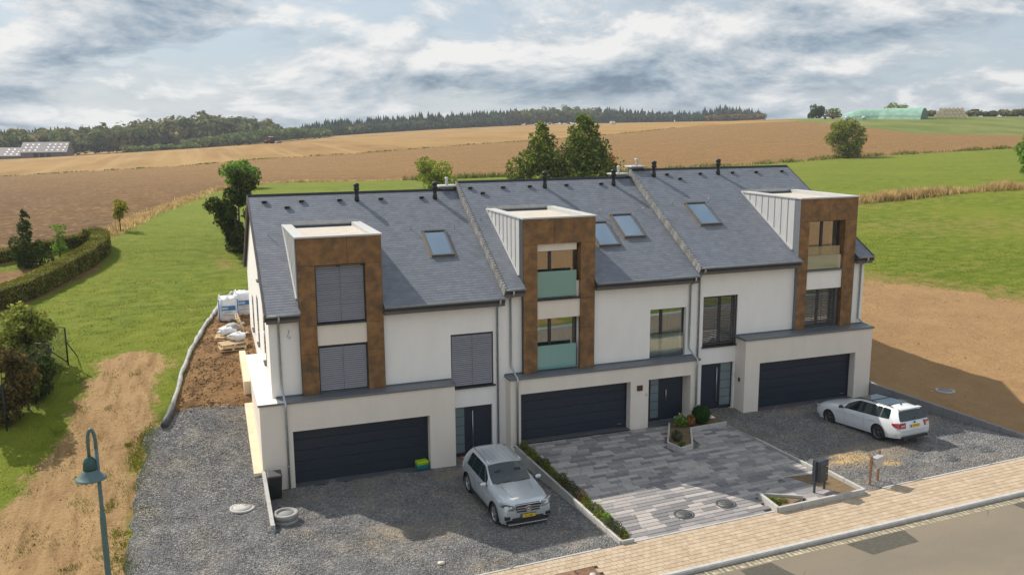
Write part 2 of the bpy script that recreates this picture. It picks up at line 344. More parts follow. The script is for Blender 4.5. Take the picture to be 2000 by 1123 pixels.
# ---------------------------------------------------------------- ground materials
def ground_material(name, kind):
    m, nt, N, L = nodes_of(name)
    out = N.new('ShaderNodeOutputMaterial'); b = N.new('ShaderNodeBsdfPrincipled'); L.new(b.outputs[0], out.inputs[0])
    b.inputs['Roughness'].default_value = .95; b.inputs['Specular IOR Level'].default_value = .15
    geo = N.new('ShaderNodeNewGeometry')
    def nz(scale, detail=6, rough=.6, stretch=(1,1,1), rot=0, dist=0):
        mp = N.new('ShaderNodeMapping'); mp.inputs['Scale'].default_value = stretch; mp.inputs['Rotation'].default_value = (0,0,rot)
        L.new(geo.outputs['Position'], mp.inputs[0])
        n = N.new('ShaderNodeTexNoise'); n.inputs['Scale'].default_value = scale; n.inputs['Detail'].default_value = detail
        n.inputs['Roughness'].default_value = rough; n.inputs['Distortion'].default_value = dist; L.new(mp.outputs[0], n.inputs['Vector']); return n.outputs[0]
    def ramp(fac, stops):
        r = N.new('ShaderNodeValToRGB'); L.new(fac, r.inputs[0]); cr = r.color_ramp
        cr.elements[0].position = stops[0][0]; cr.elements[0].color = (*stops[0][1], 1)
        cr.elements[1].position = stops[-1][0]; cr.elements[1].color = (*stops[-1][1], 1)
        for p, c in stops[1:-1]: e = cr.elements.new(p); e.color = (*c, 1)
        return r.outputs[0]
    def mix(f, a, c, op='MIX'):
        x = N.new('ShaderNodeMixRGB'); x.blend_type = op
        for i, v in ((0, f), (1, a), (2, c)):
            if isinstance(v, (int, float)): x.inputs[i].default_value = v
            elif isinstance(v, tuple): x.inputs[i].default_value = (*v, 1)
            else: L.new(v, x.inputs[i])
        return x.outputs[0]
    def rng(v, a, c, lo=0., hi=1.):
        r = N.new('ShaderNodeMapRange'); L.new(v, r.inputs[0]); r.inputs[1].default_value = a; r.inputs[2].default_value = c; r.inputs[3].default_value = lo; r.inputs[4].default_value = hi; return r.outputs[0]
    def mth(op, a, c):
        x = N.new('ShaderNodeMath'); x.operation = op
        for i, v in enumerate((a, c)):
            if isinstance(v, (int, float)): x.inputs[i].default_value = v
            else: L.new(v, x.inputs[i])
        return x.outputs[0]
    def bump(h, strength, dist):
        bp = N.new('ShaderNodeBump'); bp.inputs['Strength'].default_value = strength; bp.inputs['Distance'].default_value = dist
        L.new(h, bp.inputs['Height']); L.new(bp.outputs[0], b.inputs['Normal'])
    if kind == 'meadow':
        at = N.new('ShaderNodeAttribute'); at.attribute_name = 'mask'; sp = N.new('ShaderNodeSeparateColor'); L.new(at.outputs['Color'], sp.inputs[0])
        big = nz(.09, 5, .6); mid = nz(.8, 7, .68, (1, 1.6, 1)); fine = nz(9, 4, .7, (1, 1.8, 1))
        g = ramp(mid, [(.3, (.09,.128,.010)), (.47, (.15,.195,.015)), (.6, (.205,.235,.024)), (.74, (.28,.225,.065))])
        g = mix(rng(big, .42, .62, 0, .6), g, (.22,.245,.025)); g = mix(rng(fine, .3, .7, .45, 0), g, (.045,.075,.006))
        # dry and worn grass
        dry = rng(mth('ADD', sp.outputs[2], mth('MULTIPLY', mth('SUBTRACT', mid, .5), 2.4)), .35, .85)
        g = mix(mth('MULTIPLY', dry, .8), g, ramp(fine, [(.3, (.17,.125,.036)), (.7, (.36,.26,.095))]))
        fr = nz(.55, 9, .72); fr2 = nz(3.2, 6, .7)
        rag = mth('ADD', mth('MULTIPLY', mth('SUBTRACT', fr, .5), 1.9), mth('MULTIPLY', mth('SUBTRACT', fr2, .5), .8))
        streak = nz(2.0, 7, .66, (1, .10, 1), -.17, .35)
        sand = ramp(streak, [(.25, (.15,.088,.04)), (.40, (.30,.185,.085)), (.58, (.43,.28,.135)), (.75, (.36,.23,.108))])
        sxx = N.new('ShaderNodeSeparateXYZ'); L.new(geo.outputs['Position'], sxx.inputs[0])
        sand = mix(rng(sxx.outputs[0], 4, 14, 0, .88), sand, ramp(fr, [(.3, (.31,.185,.085)), (.7, (.42,.26,.125))]))
        sand = mix(rng(fine, .35, .7, .3, 0), sand, (.24,.145,.07))
        g = mix(rng(mth('ADD', sp.outputs[0], rag), .42, .62), g, sand)
        so = ramp(nz(1.3, 8, .7), [(.32, (.125,.075,.036)), (.5, (.27,.155,.068)), (.68, (.37,.225,.105))])
        so = mix(rng(fine, .3, .65, .5, 0), so, (.10,.058,.028))
        g = mix(rng(mth('ADD', sp.outputs[1], mth('MULTIPLY', rag, .35)), .4, .58), g, so)
        L.new(g, b.inputs['Base Color'])
        bump(mth('ADD', mth('MULTIPLY', fine, .5), mth('ADD', mth('MULTIPLY', streak, .8), fr2)), .8, .12)
    elif kind == 'plough':
        big = nz(.02, 4, .6); mid = nz(.35, 6, .7, (1, 2.2, 1), .1); fine = nz(2.2, 6, .75)
        c = ramp(mid, [(.3, (.085,.044,.016)), (.5, (.165,.088,.031)), (.7, (.25,.138,.05))])
        sx = N.new('ShaderNodeSeparateXYZ'); L.new(geo.outputs['Position'], sx.inputs[0])
        gold = rng(mth('ADD', mth('MULTIPLY', sx.outputs[0], .011), mth('ADD', mth('MULTIPLY', sx.outputs[1], .0052), mth('MULTIPLY', mth('SUBTRACT', big, .5), .9))), .1, 1.1)
        c = mix(mth('MULTIPLY', gold, .85), c, ramp(mid, [(.3, (.24,.13,.04)), (.7, (.38,.22,.072))]))
        # furrows that follow the slope, and bits of straw left lying
        fur = nz(.9, 3, .5, (.05, 1, 1), .12)
        c = mix(rng(fur, .4, .62, .0, .3), c, (.13,.075,.036))
        vo = N.new('ShaderNodeTexVoronoi'); vo.inputs['Scale'].default_value = 1.35; mp = N.new('ShaderNodeMapping'); mp.inputs['Scale'].default_value = (.7, 1.5, 1)
        L.new(geo.outputs['Position'], mp.inputs[0]); L.new(mp.outputs[0], vo.inputs['Vector'])
        v2 = N.new('ShaderNodeTexVoronoi'); v2.inputs['Scale'].default_value = .55; L.new(mp.outputs[0], v2.inputs['Vector'])
        c = mix(rng(v2.outputs['Distance'], .14, .3, .55, 0), c, (.38,.24,.105))
        c = mix(rng(vo.outputs['Distance'], .18, .28, .85, 0), c, mix(fine, (.30,.19,.085), (.62,.46,.27)))
        c = mix(rng(fine, .32, .6, .5, 0), c, (.10,.058,.03))
        L.new(c, b.inputs['Base Color']); bump(mth('ADD', fur, fine), 1.0, .25)
    elif kind == 'stubble':
        mid = nz(.06, 6, .65, (1, .25, 1), -.5); fine = nz(1.2, 6, .7)
        c = ramp(mid, [(.32, (.23,.13,.042)), (.47, (.31,.182,.06)), (.6, (.36,.22,.075)), (.72, (.26,.20,.055))])
        lines = nz(.25, 2, .5, (1, .02, 1), -.42)
        c = mix(rng(lines, .52, .66, 0, .45), c, (.42,.28,.12))
        c = mix(rng(fine, .3, .6, .4, 0), c, (.2,.12,.05))
        L.new(c, b.inputs['Base Color']); bump(fine, .8, .2)
    elif kind == 'hill':
        mid = nz(.08, 6, .65, (1, .4, 1), .8); fine = nz(.8, 6, .7)
        c = ramp(mid, [(.33, (.10,.14,.028)), (.52, (.17,.2,.05)), (.68, (.27,.24,.09))])
        c = mix(rng(fine, .3, .65, .4, 0), c, (.08,.10,.022)); L.new(c, b.inputs['Base Color']); bump(fine, .6, .2)
    elif kind == 'gravel':
        at = N.new('ShaderNodeAttribute'); at.attribute_name = 'mask'; sp = N.new('ShaderNodeSeparateColor'); L.new(at.outputs['Color'], sp.inputs[0])
        vo = N.new('ShaderNodeTexVoronoi'); vo.inputs['Scale'].default_value = 17; L.new(geo.outputs['Position'], vo.inputs['Vector'])
        vc = N.new('ShaderNodeSeparateColor'); L.new(vo.outputs['Color'], vc.inputs[0])
        c = ramp(vc.outputs[0], [(0, (.105,.105,.108)), (.35, (.175,.175,.18)), (.7, (.24,.235,.23)), (.93, (.33,.32,.305)), (1, (.44,.42,.39))])
        big = nz(.45, 7, .65); c = mix(rng(big, .45, .7, 0, .6), c, mix(vc.outputs[1], (.2,.155,.105), (.36,.29,.2)))
        c = mix(rng(nz(.9, 5, .6), .35, .6, .45, 0), c, (.10,.10,.104))
        c = mix(rng(mth('ADD', sp.outputs[1], mth('MULTIPLY', mth('SUBTRACT', big, .5), .9)), .38, .7, 0, .75), c, mix(vc.outputs[2], (.26,.2,.13), (.4,.33,.24)))
        c = mix(rng(mth('ADD', sp.outputs[0], mth('MULTIPLY', mth('SUBTRACT', nz(1.8, 7, .7), .5), 1.3)), .45, .75, 0, .92), c, mix(nz(14, 3), (.5,.33,.13), (.68,.48,.22)))
        c = mix(rng(sp.outputs[2], .2, .9, 0, .6), c, (.075,.075,.078))
        L.new(c, b.inputs['Base Color']); bump(mth('ADD', vo.outputs['Distance'], mth('MULTIPLY', big, .8)), 1.0, .06)
    elif kind == 'asphalt':
        fine = nz(60, 4, .7); big = nz(.35, 6, .6, (.35, 1, 1))
        c = ramp(fine, [(.3, (.15,.13,.10)), (.7, (.25,.215,.165))]); c = mix(rng(big, .4, .65, 0, .5), c, (.29,.24,.175))
        # fine cracks
        vo = N.new('ShaderNodeTexVoronoi'); vo.feature = 'DISTANCE_TO_EDGE'; vo.inputs['Scale'].default_value = .28
        mp = N.new('ShaderNodeMixRGB'); mp.inputs[0].default_value = .12; L.new(geo.outputs['Position'], mp.inputs[1]); nn = N.new('ShaderNodeTexNoise'); nn.inputs['Scale'].default_value = 1.4; nn.inputs['Detail'].default_value = 6; L.new(nn.outputs['Color'], mp.inputs[2])
        L.new(mp.outputs[0], vo.inputs['Vector'])
        cm = mth('MULTIPLY', rng(vo.outputs['Distance'], .0, .006, 1, 0), rng(nz(.22, 3), .52, .6))
        c = mix(mth('MULTIPLY', cm, .7), c, (.05,.045,.035)); L.new(c, b.inputs['Base Color']); b.inputs['Roughness'].default_value = .85; bump(fine, .35, .01)
    return m
GM = {k: ground_material('ground_'+k, k) for k in ('meadow', 'plough', 'stubble', 'hill', 'gravel', 'asphalt')}
M_bed = mat('bedding_sand', (.16,.15,.14), .95, var=.25, vs=6, bump=.4)

def build_terrain():
    polys = [('road', P_ROAD), ('pavement_bed', P_PAVE), ('paved_driveway', P_DRIVE), ('gravel_parking_yard', P_YARD), ('gravel_forecourt', P_FORE),
             ('gravel_side_drive', P_LEFT), ('under', P_HOUSE), ('grassy_hill', None), ('ploughed_field', P_NEAR), ('stubble_field', P_FAR)]
    V = []; E = []
    def addloop(P):
        b = len(V); V.extend(P); E.extend((b+i, b+(i+1) % len(P)) for i in range(len(P)))
    def dens(P, s): return rough(P, s, 0)
    addloop(P_LEFT)
    for P in (P_DRIVE, P_YARD, P_FORE): addloop(dens(P, .8))
    addloop(dens(P_PAVE, 2.0)); addloop(dens(P_ROAD, 3.0)); addloop(dens(P_HOUSE, 1.0)); addloop(P_NEAR)
    addloop(rough(P_FAR, 25, 0))
    def grid(x0, x1, y0, y1, s, hole=None):
        gx, gy = np.meshgrid(np.arange(x0, x1, s), np.arange(y0, y1, s)); gx = gx.ravel(); gy = gy.ravel()
        gx = gx + RNG.uniform(-.28, .28, gx.shape)*s; gy = gy + RNG.uniform(-.28, .28, gy.shape)*s
        k = np.ones(gx.shape, bool)
        if hole: k = ~((gx > hole[0]) & (gx < hole[1]) & (gy > hole[2]) & (gy < hole[3]))
        k &= ~in_poly(P_HOUSE, gx, gy)
        V.extend(zip(gx[k].tolist(), gy[k].tolist()))
    n1 = (-16, 50, -13, 30); n2 = (-34, 130, -14, 140); n3 = (-260, 640, -45, 980)
    grid(*n1, .5); grid(*n2, 2.4, n1); grid(*n3, 14, n2); grid(-900, 1500, -300, 1700, 90, n3)
    vs, es, fs, _, _, _ = delaunay_2d_cdt([Vector(p) for p in V], E, [], 0, 1e-5)
    XY = np.array([(v.x, v.y) for v in vs]); T = np.array([f for f in fs if len(f) == 3], np.int32)
    cx = XY[T].mean(1); reg = np.full(len(T), -1)
    for i, (n, P) in enumerate(polys):
        if P is None: continue
        k = (reg < 0) & in_poly(P, cx[:,0], cx[:,1]); reg[k] = i
    hf = {'road': roadh, 'pavement_bed': lambda x, y: street(x)-.07, 'paved_driveway': lambda x, y: yard2(x, y)-.06, 'gravel_parking_yard': yard3, 'gravel_forecourt': yard1, 'gravel_side_drive': H}
    gm = {'road': GM['asphalt'], 'pavement_bed': mat('joint_sand', (.36,.27,.175), .95, var=.2, vs=6), 'paved_driveway': M_bed, 'gravel_parking_yard': GM['gravel'], 'gravel_forecourt': GM['gravel'], 'gravel_side_drive': GM['gravel'],
          'ploughed_field': GM['plough'], 'stubble_field': GM['stubble']}
    # behind the right-hand crest the land is rough pasture
    hillsel = (reg == -1) & (cx[:,0] > 190) & (cx[:,1] > 100); reg[hillsel] = 7
    gm['grassy_hill'] = GM['hill']
    made = {}
    for i in range(-1, len(polys)):
        name = 'meadow' if i < 0 else polys[i][0]
        if name == 'under': continue
        t = T[reg == i]
        if not len(t): continue
        idx, inv = np.unique(t, return_inverse=True); xy = XY[idx]; tt = inv.reshape(-1, 3)
        z = hf.get(name, H)(xy[:,0], xy[:,1])
        near = np.hypot(xy[:,0]-7, xy[:,1]) < 60
        if name in ('meadow',): z = z + near*RNG.normal(0, .025, len(z))
        if name.startswith('gravel'): z = z + RNG.normal(0, .012, len(z))
        me = np_mesh(name, np.c_[xy, z], tt, gm.get(name, GM['meadow']), smooth=True)
        x, y = xy[:,0], xy[:,1]; mk = np.zeros((len(x), 4), np.float32); mk[:,3] = 1
        if name == 'meadow':
            mk[:,0] = np.maximum(sstep(-1.6, 1.3, poly_dist(P_TRACK, x, y)), sstep(-2.5, 2.0, poly_dist(P_RDIRT, x, y)))
            mk[:,0] = np.maximum(mk[:,0], sstep(-16.5, -18.5, y)*sstep(-75, -60, y))
            mk[:,1] = np.maximum(sstep(-.35, .35, poly_dist(P_SOIL, x, y)), .75*sstep(-.8, .8, poly_dist(P_HBED, x, y)))
            dr = np.clip(1-np.abs(poly_dist(L1+[(330,300),(-60,300)], x, y))/1.6, 0, 1)
            dr = np.maximum(dr, .75*sstep(7, 1, -poly_dist(P_RDIRT, x, y))); dr = np.maximum(dr, .75*np.exp(-(((x+.2)/1.6)**2+((y-33)/3.)**2))); dr = np.maximum(dr, .45*np.exp(-(((x+2.6)/1.5)**2+((y-18)/3.5)**2)))
            for pl_ in ([(-6.9,29),(-7.3,35),(-6.6,40.5)], [(-5.1,28),(-5.5,36),(-4.4,43)]):
                for (ax_, ay_), (bx_, by_) in zip(pl_, pl_[1:]):
                    tt_ = np.clip(((x-ax_)*(bx_-ax_)+(y-ay_)*(by_-ay_))/((bx_-ax_)**2+(by_-ay_)**2), 0, 1); dr = np.maximum(dr, .5*np.exp(-(np.hypot(x-ax_-tt_*(bx_-ax_), y-ay_-tt_*(by_-ay_))/.3)**2))
            dr = np.maximum(dr, (.3+.25*np.sin(x*.13+y*.21)*np.sin(y*.17-x*.05))*(x > 28)*(y < 48))
            mk[:,2] = dr
        elif name == 'gravel_parking_yard':
            mk[:,0] = np.exp(-(((x-20.9)/1.1)**2 + ((y+6.4)/.75)**2)) + .9*np.exp(-(((x-21.9)/.5)**2 + ((y+7.6)/.3)**2)) + .8*np.exp(-(((x-19.3)/.4)**2+((y+6.6)/.4)**2)) + .55*np.exp(-(((x-24.3)/.8)**2+((y+6.9)/.3)**2))
            mk[:,1] = np.exp(-(((x-22)/3.0)**2 + ((y+6.3)/1.3)**2)) + .8*np.exp(-(((x-22.3)/1.6)**2+((y+.9)/.7)**2)) + .7*np.exp(-(((x-26.6)/1.5)**2+((y+3.9)/1.6)**2))
        elif name == 'gravel_forecourt':
            mk[:,1] = .55*np.exp(-(((x-6.2)/2)**2 + ((y+.8)/.7)**2)) + .6*np.exp(-(((x-3.4)/2.4)**2+((y+5.2)/1.2)**2)) + .35*sstep(-6.5, -9, y)
        elif name == 'gravel_side_drive':
            mk[:,2] = np.maximum(np.exp(-((x+4.0)/.35)**2), np.exp(-((x+2.2)/.3)**2))*.5
        ca = me.attributes.new('mask', 'FLOAT_COLOR', 'POINT'); ca.data.foreach_set('color', mk.ravel())
        o = link(name, me); tag(o, kind='structure'); made[name] = o
    return made
GROUND = build_terrain()

# ---------------------------------------------------------------- building materials
M_white = mat('white_render', (.89,.865,.835), .9, var=.035, vs=1.2, bump=.12, bs=160, dirt=((.74,.715,.67), 1.0, .22), stretch=(1.3,1.3,.4))
M_beige = mat('beige_render', (.80,.725,.64), .9, var=.04, vs=1.2, bump=.12, bs=160, dirt=((.64,.58,.50), .9, .3), stretch=(1.3,1.3,.4))
M_cream = mat('cream_board', (.80,.64,.45), .85, var=.1, vs=3)
M_slate = mat('slate', (.155,.17,.205), .52, var=.14, vs=2.5, island=.10, spec=.6)
M_slate2 = mat('slate_light', (.24,.235,.225), .6, var=.2, vs=8, island=.3)
M_under = mat('roof_felt', (.05,.052,.058), .9)
M_zinc = mat('zinc_sheet', (.56,.565,.565), .42, .25, var=.07, vs=2, stretch=(3,3,.5))
M_zcap = mat('zinc_cap', (.56,.56,.545), .45, .15, var=.06, vs=3)
M_membrane = mat('roof_membrane', (.53,.475,.405), .9, var=.1, vs=2.2, bump=.2, bs=60, dirt=((.40,.35,.29), 2.5, .5))
M_brown = mat('rust_brown_panel', (.225,.115,.042), .5, var=.45, vs=2.6, bump=.05, bs=40, dirt=((.075,.050,.034), 1.9, .9))
M_dark = mat('anthracite_metal', (.032,.036,.043), .42, .1, var=.12, vs=6)
M_navy = mat('navy_door_paint', (.021,.029,.046), .42, var=.1, vs=5, bump=.05, bs=120)
M_steel = mat('brushed_steel', (.62,.62,.62), .28, .9, var=.06)
M_cop = mat('slate_grey_coping', (.165,.178,.195), .45, .15, var=.14, vs=5, stretch=(.5,3,1))
M_gutter = mat('zinc_gutter', (.40,.425,.425), .36, .55, var=.16, vs=5)
M_slat = mat('blind_slat', (.27,.27,.30), .38, .3, var=.06, vs=4)
M_slatb = mat('blind_slat_bronze', (.17,.155,.145), .4, .3, var=.06, vs=4)
M_black = mat('black_plastic', (.014,.014,.016), .5, var=.15, vs=8)
M_fascia = mat('fascia_grey', (.115,.105,.10), .6, var=.12)
M_thresh = mat('threshold_stone', (.095,.097,.105), .55, var=.2, vs=7)
M_copper = mat('red_strip', (.32,.10,.075), .7, var=.2)
M_inter = mat('room_shade', (.16,.13,.10), .9, var=.1)
M_curt = mat('curtain_cloth', (.55,.46,.36), .9, var=.1, vs=5, stretch=(4,4,.3))
M_curtg = mat('curtain_ochre', (.42,.36,.16), .9, var=.15, vs=5, stretch=(4,4,.3))
M_frost = glass_mat('frosted_glass', (.4,.7,.68), .10, .2, .8, (.15,.40,.39))
M_frost2 = glass_mat('door_frost', (.5,.6,.62), .10, .2, .9, (.19,.255,.275))
M_pane = glass_mat('window_glass', (.62,.64,.62), .26, .015, .05)
M_clear = glass_mat('clear_glass', (.82,.9,.87), .10, .01, .06, (.3,.4,.38))
M_skyl = glass_mat('skylight_glass', (.28,.34,.38), .38, .03, .2, (.08,.13,.17), (.62,.8,1.0))  # blue put into the gloss colour stands in for reflected blue sky

F_, P_, E_, R_, K_, ZE, ZR, ZD, YB = .68, .48, .255, 7.04, .572, 6.63, 10.51, 9.40, 13.4
REV = .40
def wall_holes(mb, x0, x1, z0, z1, y, holes, depth, mi=0, floor=True):
    xs = sorted({x0, x1, *[h[0] for h in holes], *[h[1] for h in holes]}); zs = sorted({z0, z1, *[h[2] for h in holes], *[h[3] for h in holes]})
    xs = [x for x in xs if x0 <= x <= x1]; zs = [z for z in zs if z0 <= z <= z1]
    for a, b in zip(xs, xs[1:]):
        for c, d in zip(zs, zs[1:]):
            mx, mz = (a+b)/2, (c+d)/2
            if any(h[0] < mx < h[1] and h[2] < mz < h[3] for h in holes): continue
            mb.quad((a,y,c), (b,y,c), (b,y,d), (a,y,d), mi)
    for xa, xb, za, zb in holes:
        y2 = y+depth
        mb.quad((xa,y,za), (xa,y,zb), (xa,y2,zb), (xa,y2,za), mi); mb.quad((xb,y,za), (xb,y2,za), (xb,y2,zb), (xb,y,zb), mi)
        mb.quad((xa,y,zb), (xb,y,zb), (xb,y2,zb), (xa,y2,zb), mi)
        if floor: mb.quad((xa,y,za), (xa,y2,za), (xb,y2,za), (xb,y,za), mi)

def window(house, xa, xb, za, zb, y, splits=(), pane=None, curtain=None, sill=True, sillproud=.06, low=None):
    """frame with mullions, one pane per light, sill, something soft behind the glass"""
    t = .07; mb = MB()
    mb.box(xa, xa+t, y, y+.07, za, zb); mb.box(xb-t, xb, y, y+.07, za, zb); mb.box(xa+t, xb-t, y, y+.07, za, za+t); mb.box(xa+t, xb-t, y, y+.07, zb-t, zb)
    xs = [xa+t]
    for s in splits:
        c = xa+(xb-xa)*s; mb.box(c-.065, c+.065, y-.006, y+.064, za+t, zb-t); xs += [c-.065, c+.065]
    xs.append(xb-t)
    w = mb.build('window', M_dark, house)
    for i in range(0, len(xs), 2):
        MB().box(xs[i], xs[i+1], y+.03, y+.04, za+t, zb-t).build('pane', pane or M_pane, w)
    if sill: MB().box(xa-.02, xb+.02, y-sillproud-.1, y+.03, za-.055, za-.004).build('sill', M_dark, w, bevel=.006)
    if curtain:
        c = MB(); n = 40; V = []
        for i in range(n+1):
            x = xa+(xb-xa)*i/n; dy = .03*math.sin(i*1.7)+.02*math.sin(i*.6+2)
            V += [(x, y+.22+dy, za), (x, y+.22+dy, zb)]
        c.add(V, [(2*i, 2*i+2, 2*i+3, 2*i+1) for i in range(n)], 0, True); c.build('curtain', curtain, w)
    MB().box(xa-.1, xb+.1, y+.75, y+.8, za-.1, zb+.1).build('room_wall', M_inter, w)
    return w
def blind(house, xa, xb, za, zb, y, m, tilt=58, pitch=.080):
    mb = MB(); mb.box(xa, xb, y-.03, y+.07, zb-.06, zb); mb.box(xa, xa+.035, y-.012, y+.04, za, zb-.06); mb.box(xb-.035, xb, y-.012, y+.04, za, zb-.06)
    xm = (xa+xb)/2; mb.box(xm-.004, xm+.004, y-.046, y-.04, za+.02, zb-.06)
    mb.box(xa+.035, xb-.035, y-.03, y+.03, za+.005, za+.03)
    b = mb.build('blind', M_dark, house)
    n = int((zb-.06-za-.03)/pitch); a = math.radians(tilt); me = None
    for i in range(n):
        z = za+.035+pitch*(i+.5)
        if me is None:
            s = MB(); hw = (xb-xa)/2-.04; d = .040
            V = []
            for j in range(5):
                q = -1+j/2; yy = d*q*math.cos(a)-.009*(1-q*q)*math.sin(a); zz = d*q*math.sin(a)+.009*(1-q*q)*math.cos(a)
                V += [(-hw, yy, zz), (hw, yy, zz)]
            s.add(V, [(2*j, 2*j+1, 2*j+3, 2*j+2) for j in range(4)], 0, True); me = s.mesh('slat', m)
        o = link('slat', me, b, local=True); o.location = (xm, y, z + random.uniform(-.003, .003)); o.rotation_euler = (random.uniform(-.05, .05), 0, 0)
    return b
def garage_door(house, xa, xb, za, zb, y):
    mb = MB(); mb.box(xa, xa+.05, y-.03, y+.05, za, zb); mb.box(xb-.05, xb, y-.03, y+.05, za, zb); mb.box(xa+.05, xb-.05, y-.03, y+.05, zb-.05, zb)
    g = mb.build('garage_door', M_navy, house); n = 5; h = (zb-.05-za)/n
    for i in range(n):
        p = MB(); p.box(xa+.05, xb-.05, y, y+.04, za+i*h+.006, za+(i+1)*h-.006); p.build('panel', M_navy, g, bevel=.005)
    MB().box(xb-.42, xb-.2, y-.004, y+.001, za+.14, za+.16).build('badge', M_steel, g)
    return g
def entrance(house, xa, xb, za, zb, y, split, side, handle):
    """side: which side the glass stands on; handle (x, z0, z1)"""
    mb = MB(); t = .05
    mb.box(xa, xa+t, y-.02, y+.06, za, zb); mb.box(xb-t, xb, y-.02, y+.06, za, zb); mb.box(xa+t, xb-t, y-.02, y+.06, zb-t, zb); mb.box(split-.03, split+.03, y-.02, y+.06, za, zb-t)
    e = mb.build('entrance_door', M_dark, house)
    gx = (xa+t, split-.03) if side == 'l' else (split+.03, xb-t); lx = (split+.03, xb-t) if side == 'l' else (xa+t, split-.03)
    MB().box(lx[0], lx[1], y, y+.05, za+.02, zb-t).build('leaf', M_navy, e, bevel=.004)
    MB().box(gx[0], gx[1], y+.005, y+.045, za, za+.14).build('kick_panel', M_dark, e)
    n = 5; z0 = za+.14; h = (zb-t-z0)/n
    for i in range(n): MB().box(gx[0], gx[1], y+.01, y+.03, z0+i*h+.012, z0+(i+1)*h-.012).build('pane', M_frost2, e)
    bars = MB()
    for i in range(n+1): bars.box(gx[0], gx[1], y+.004, y+.04, max(za+.14, z0+i*h-.012), min(zb-t, z0+i*h+.012))
    bars.build('glazing_bar', M_dark, e)
    hx, h0, h1 = handle
    hb = MB(); hb.tube([(hx, y-.07, h0), (hx, y-.07, h1)], .018, 8); hb.tube([(hx, y-.07, h0+.08), (hx, y+.01, h0+.08)], .01, 6); hb.tube([(hx, y-.07, h1-.08), (hx, y+.01, h1-.08)], .01, 6)
    hb.build('handle', M_steel, e)
    MB().box(lx[0], lx[1], y-.05, y+.01, za-.005, za+.02).build('door_sill', M_steel, e)
    return e
def downpipe(house, path, r=.045):
    mb = MB(); mb.tube(path, r, 10)
    for a, b in zip(path, path[1:]):
        a = Vector(a); b = Vector(b); d = b-a
        if abs(d.z) > 1.2:
            for k in range(1, int(abs(d.z)/1.1)+1):
                q = a+d*(k/(int(abs(d.z)/1.1)+1)); mb.lathe([(r, -.02), (r+.012, -.02), (r+.012, .02), (r, .02)], 10, tuple(q))
    return mb.build('downpipe', M_gutter, house)
def railing(house, xa, xb, za, zb, y, m, name='glass_balustrade'):
    g = MB().box(xa, xb, y, y+.016, za, zb).build(name, m, house)
    MB().box(xa, xb, y-.004, y+.02, za-.03, za).build('clamp_rail', M_dark, g)
    return g

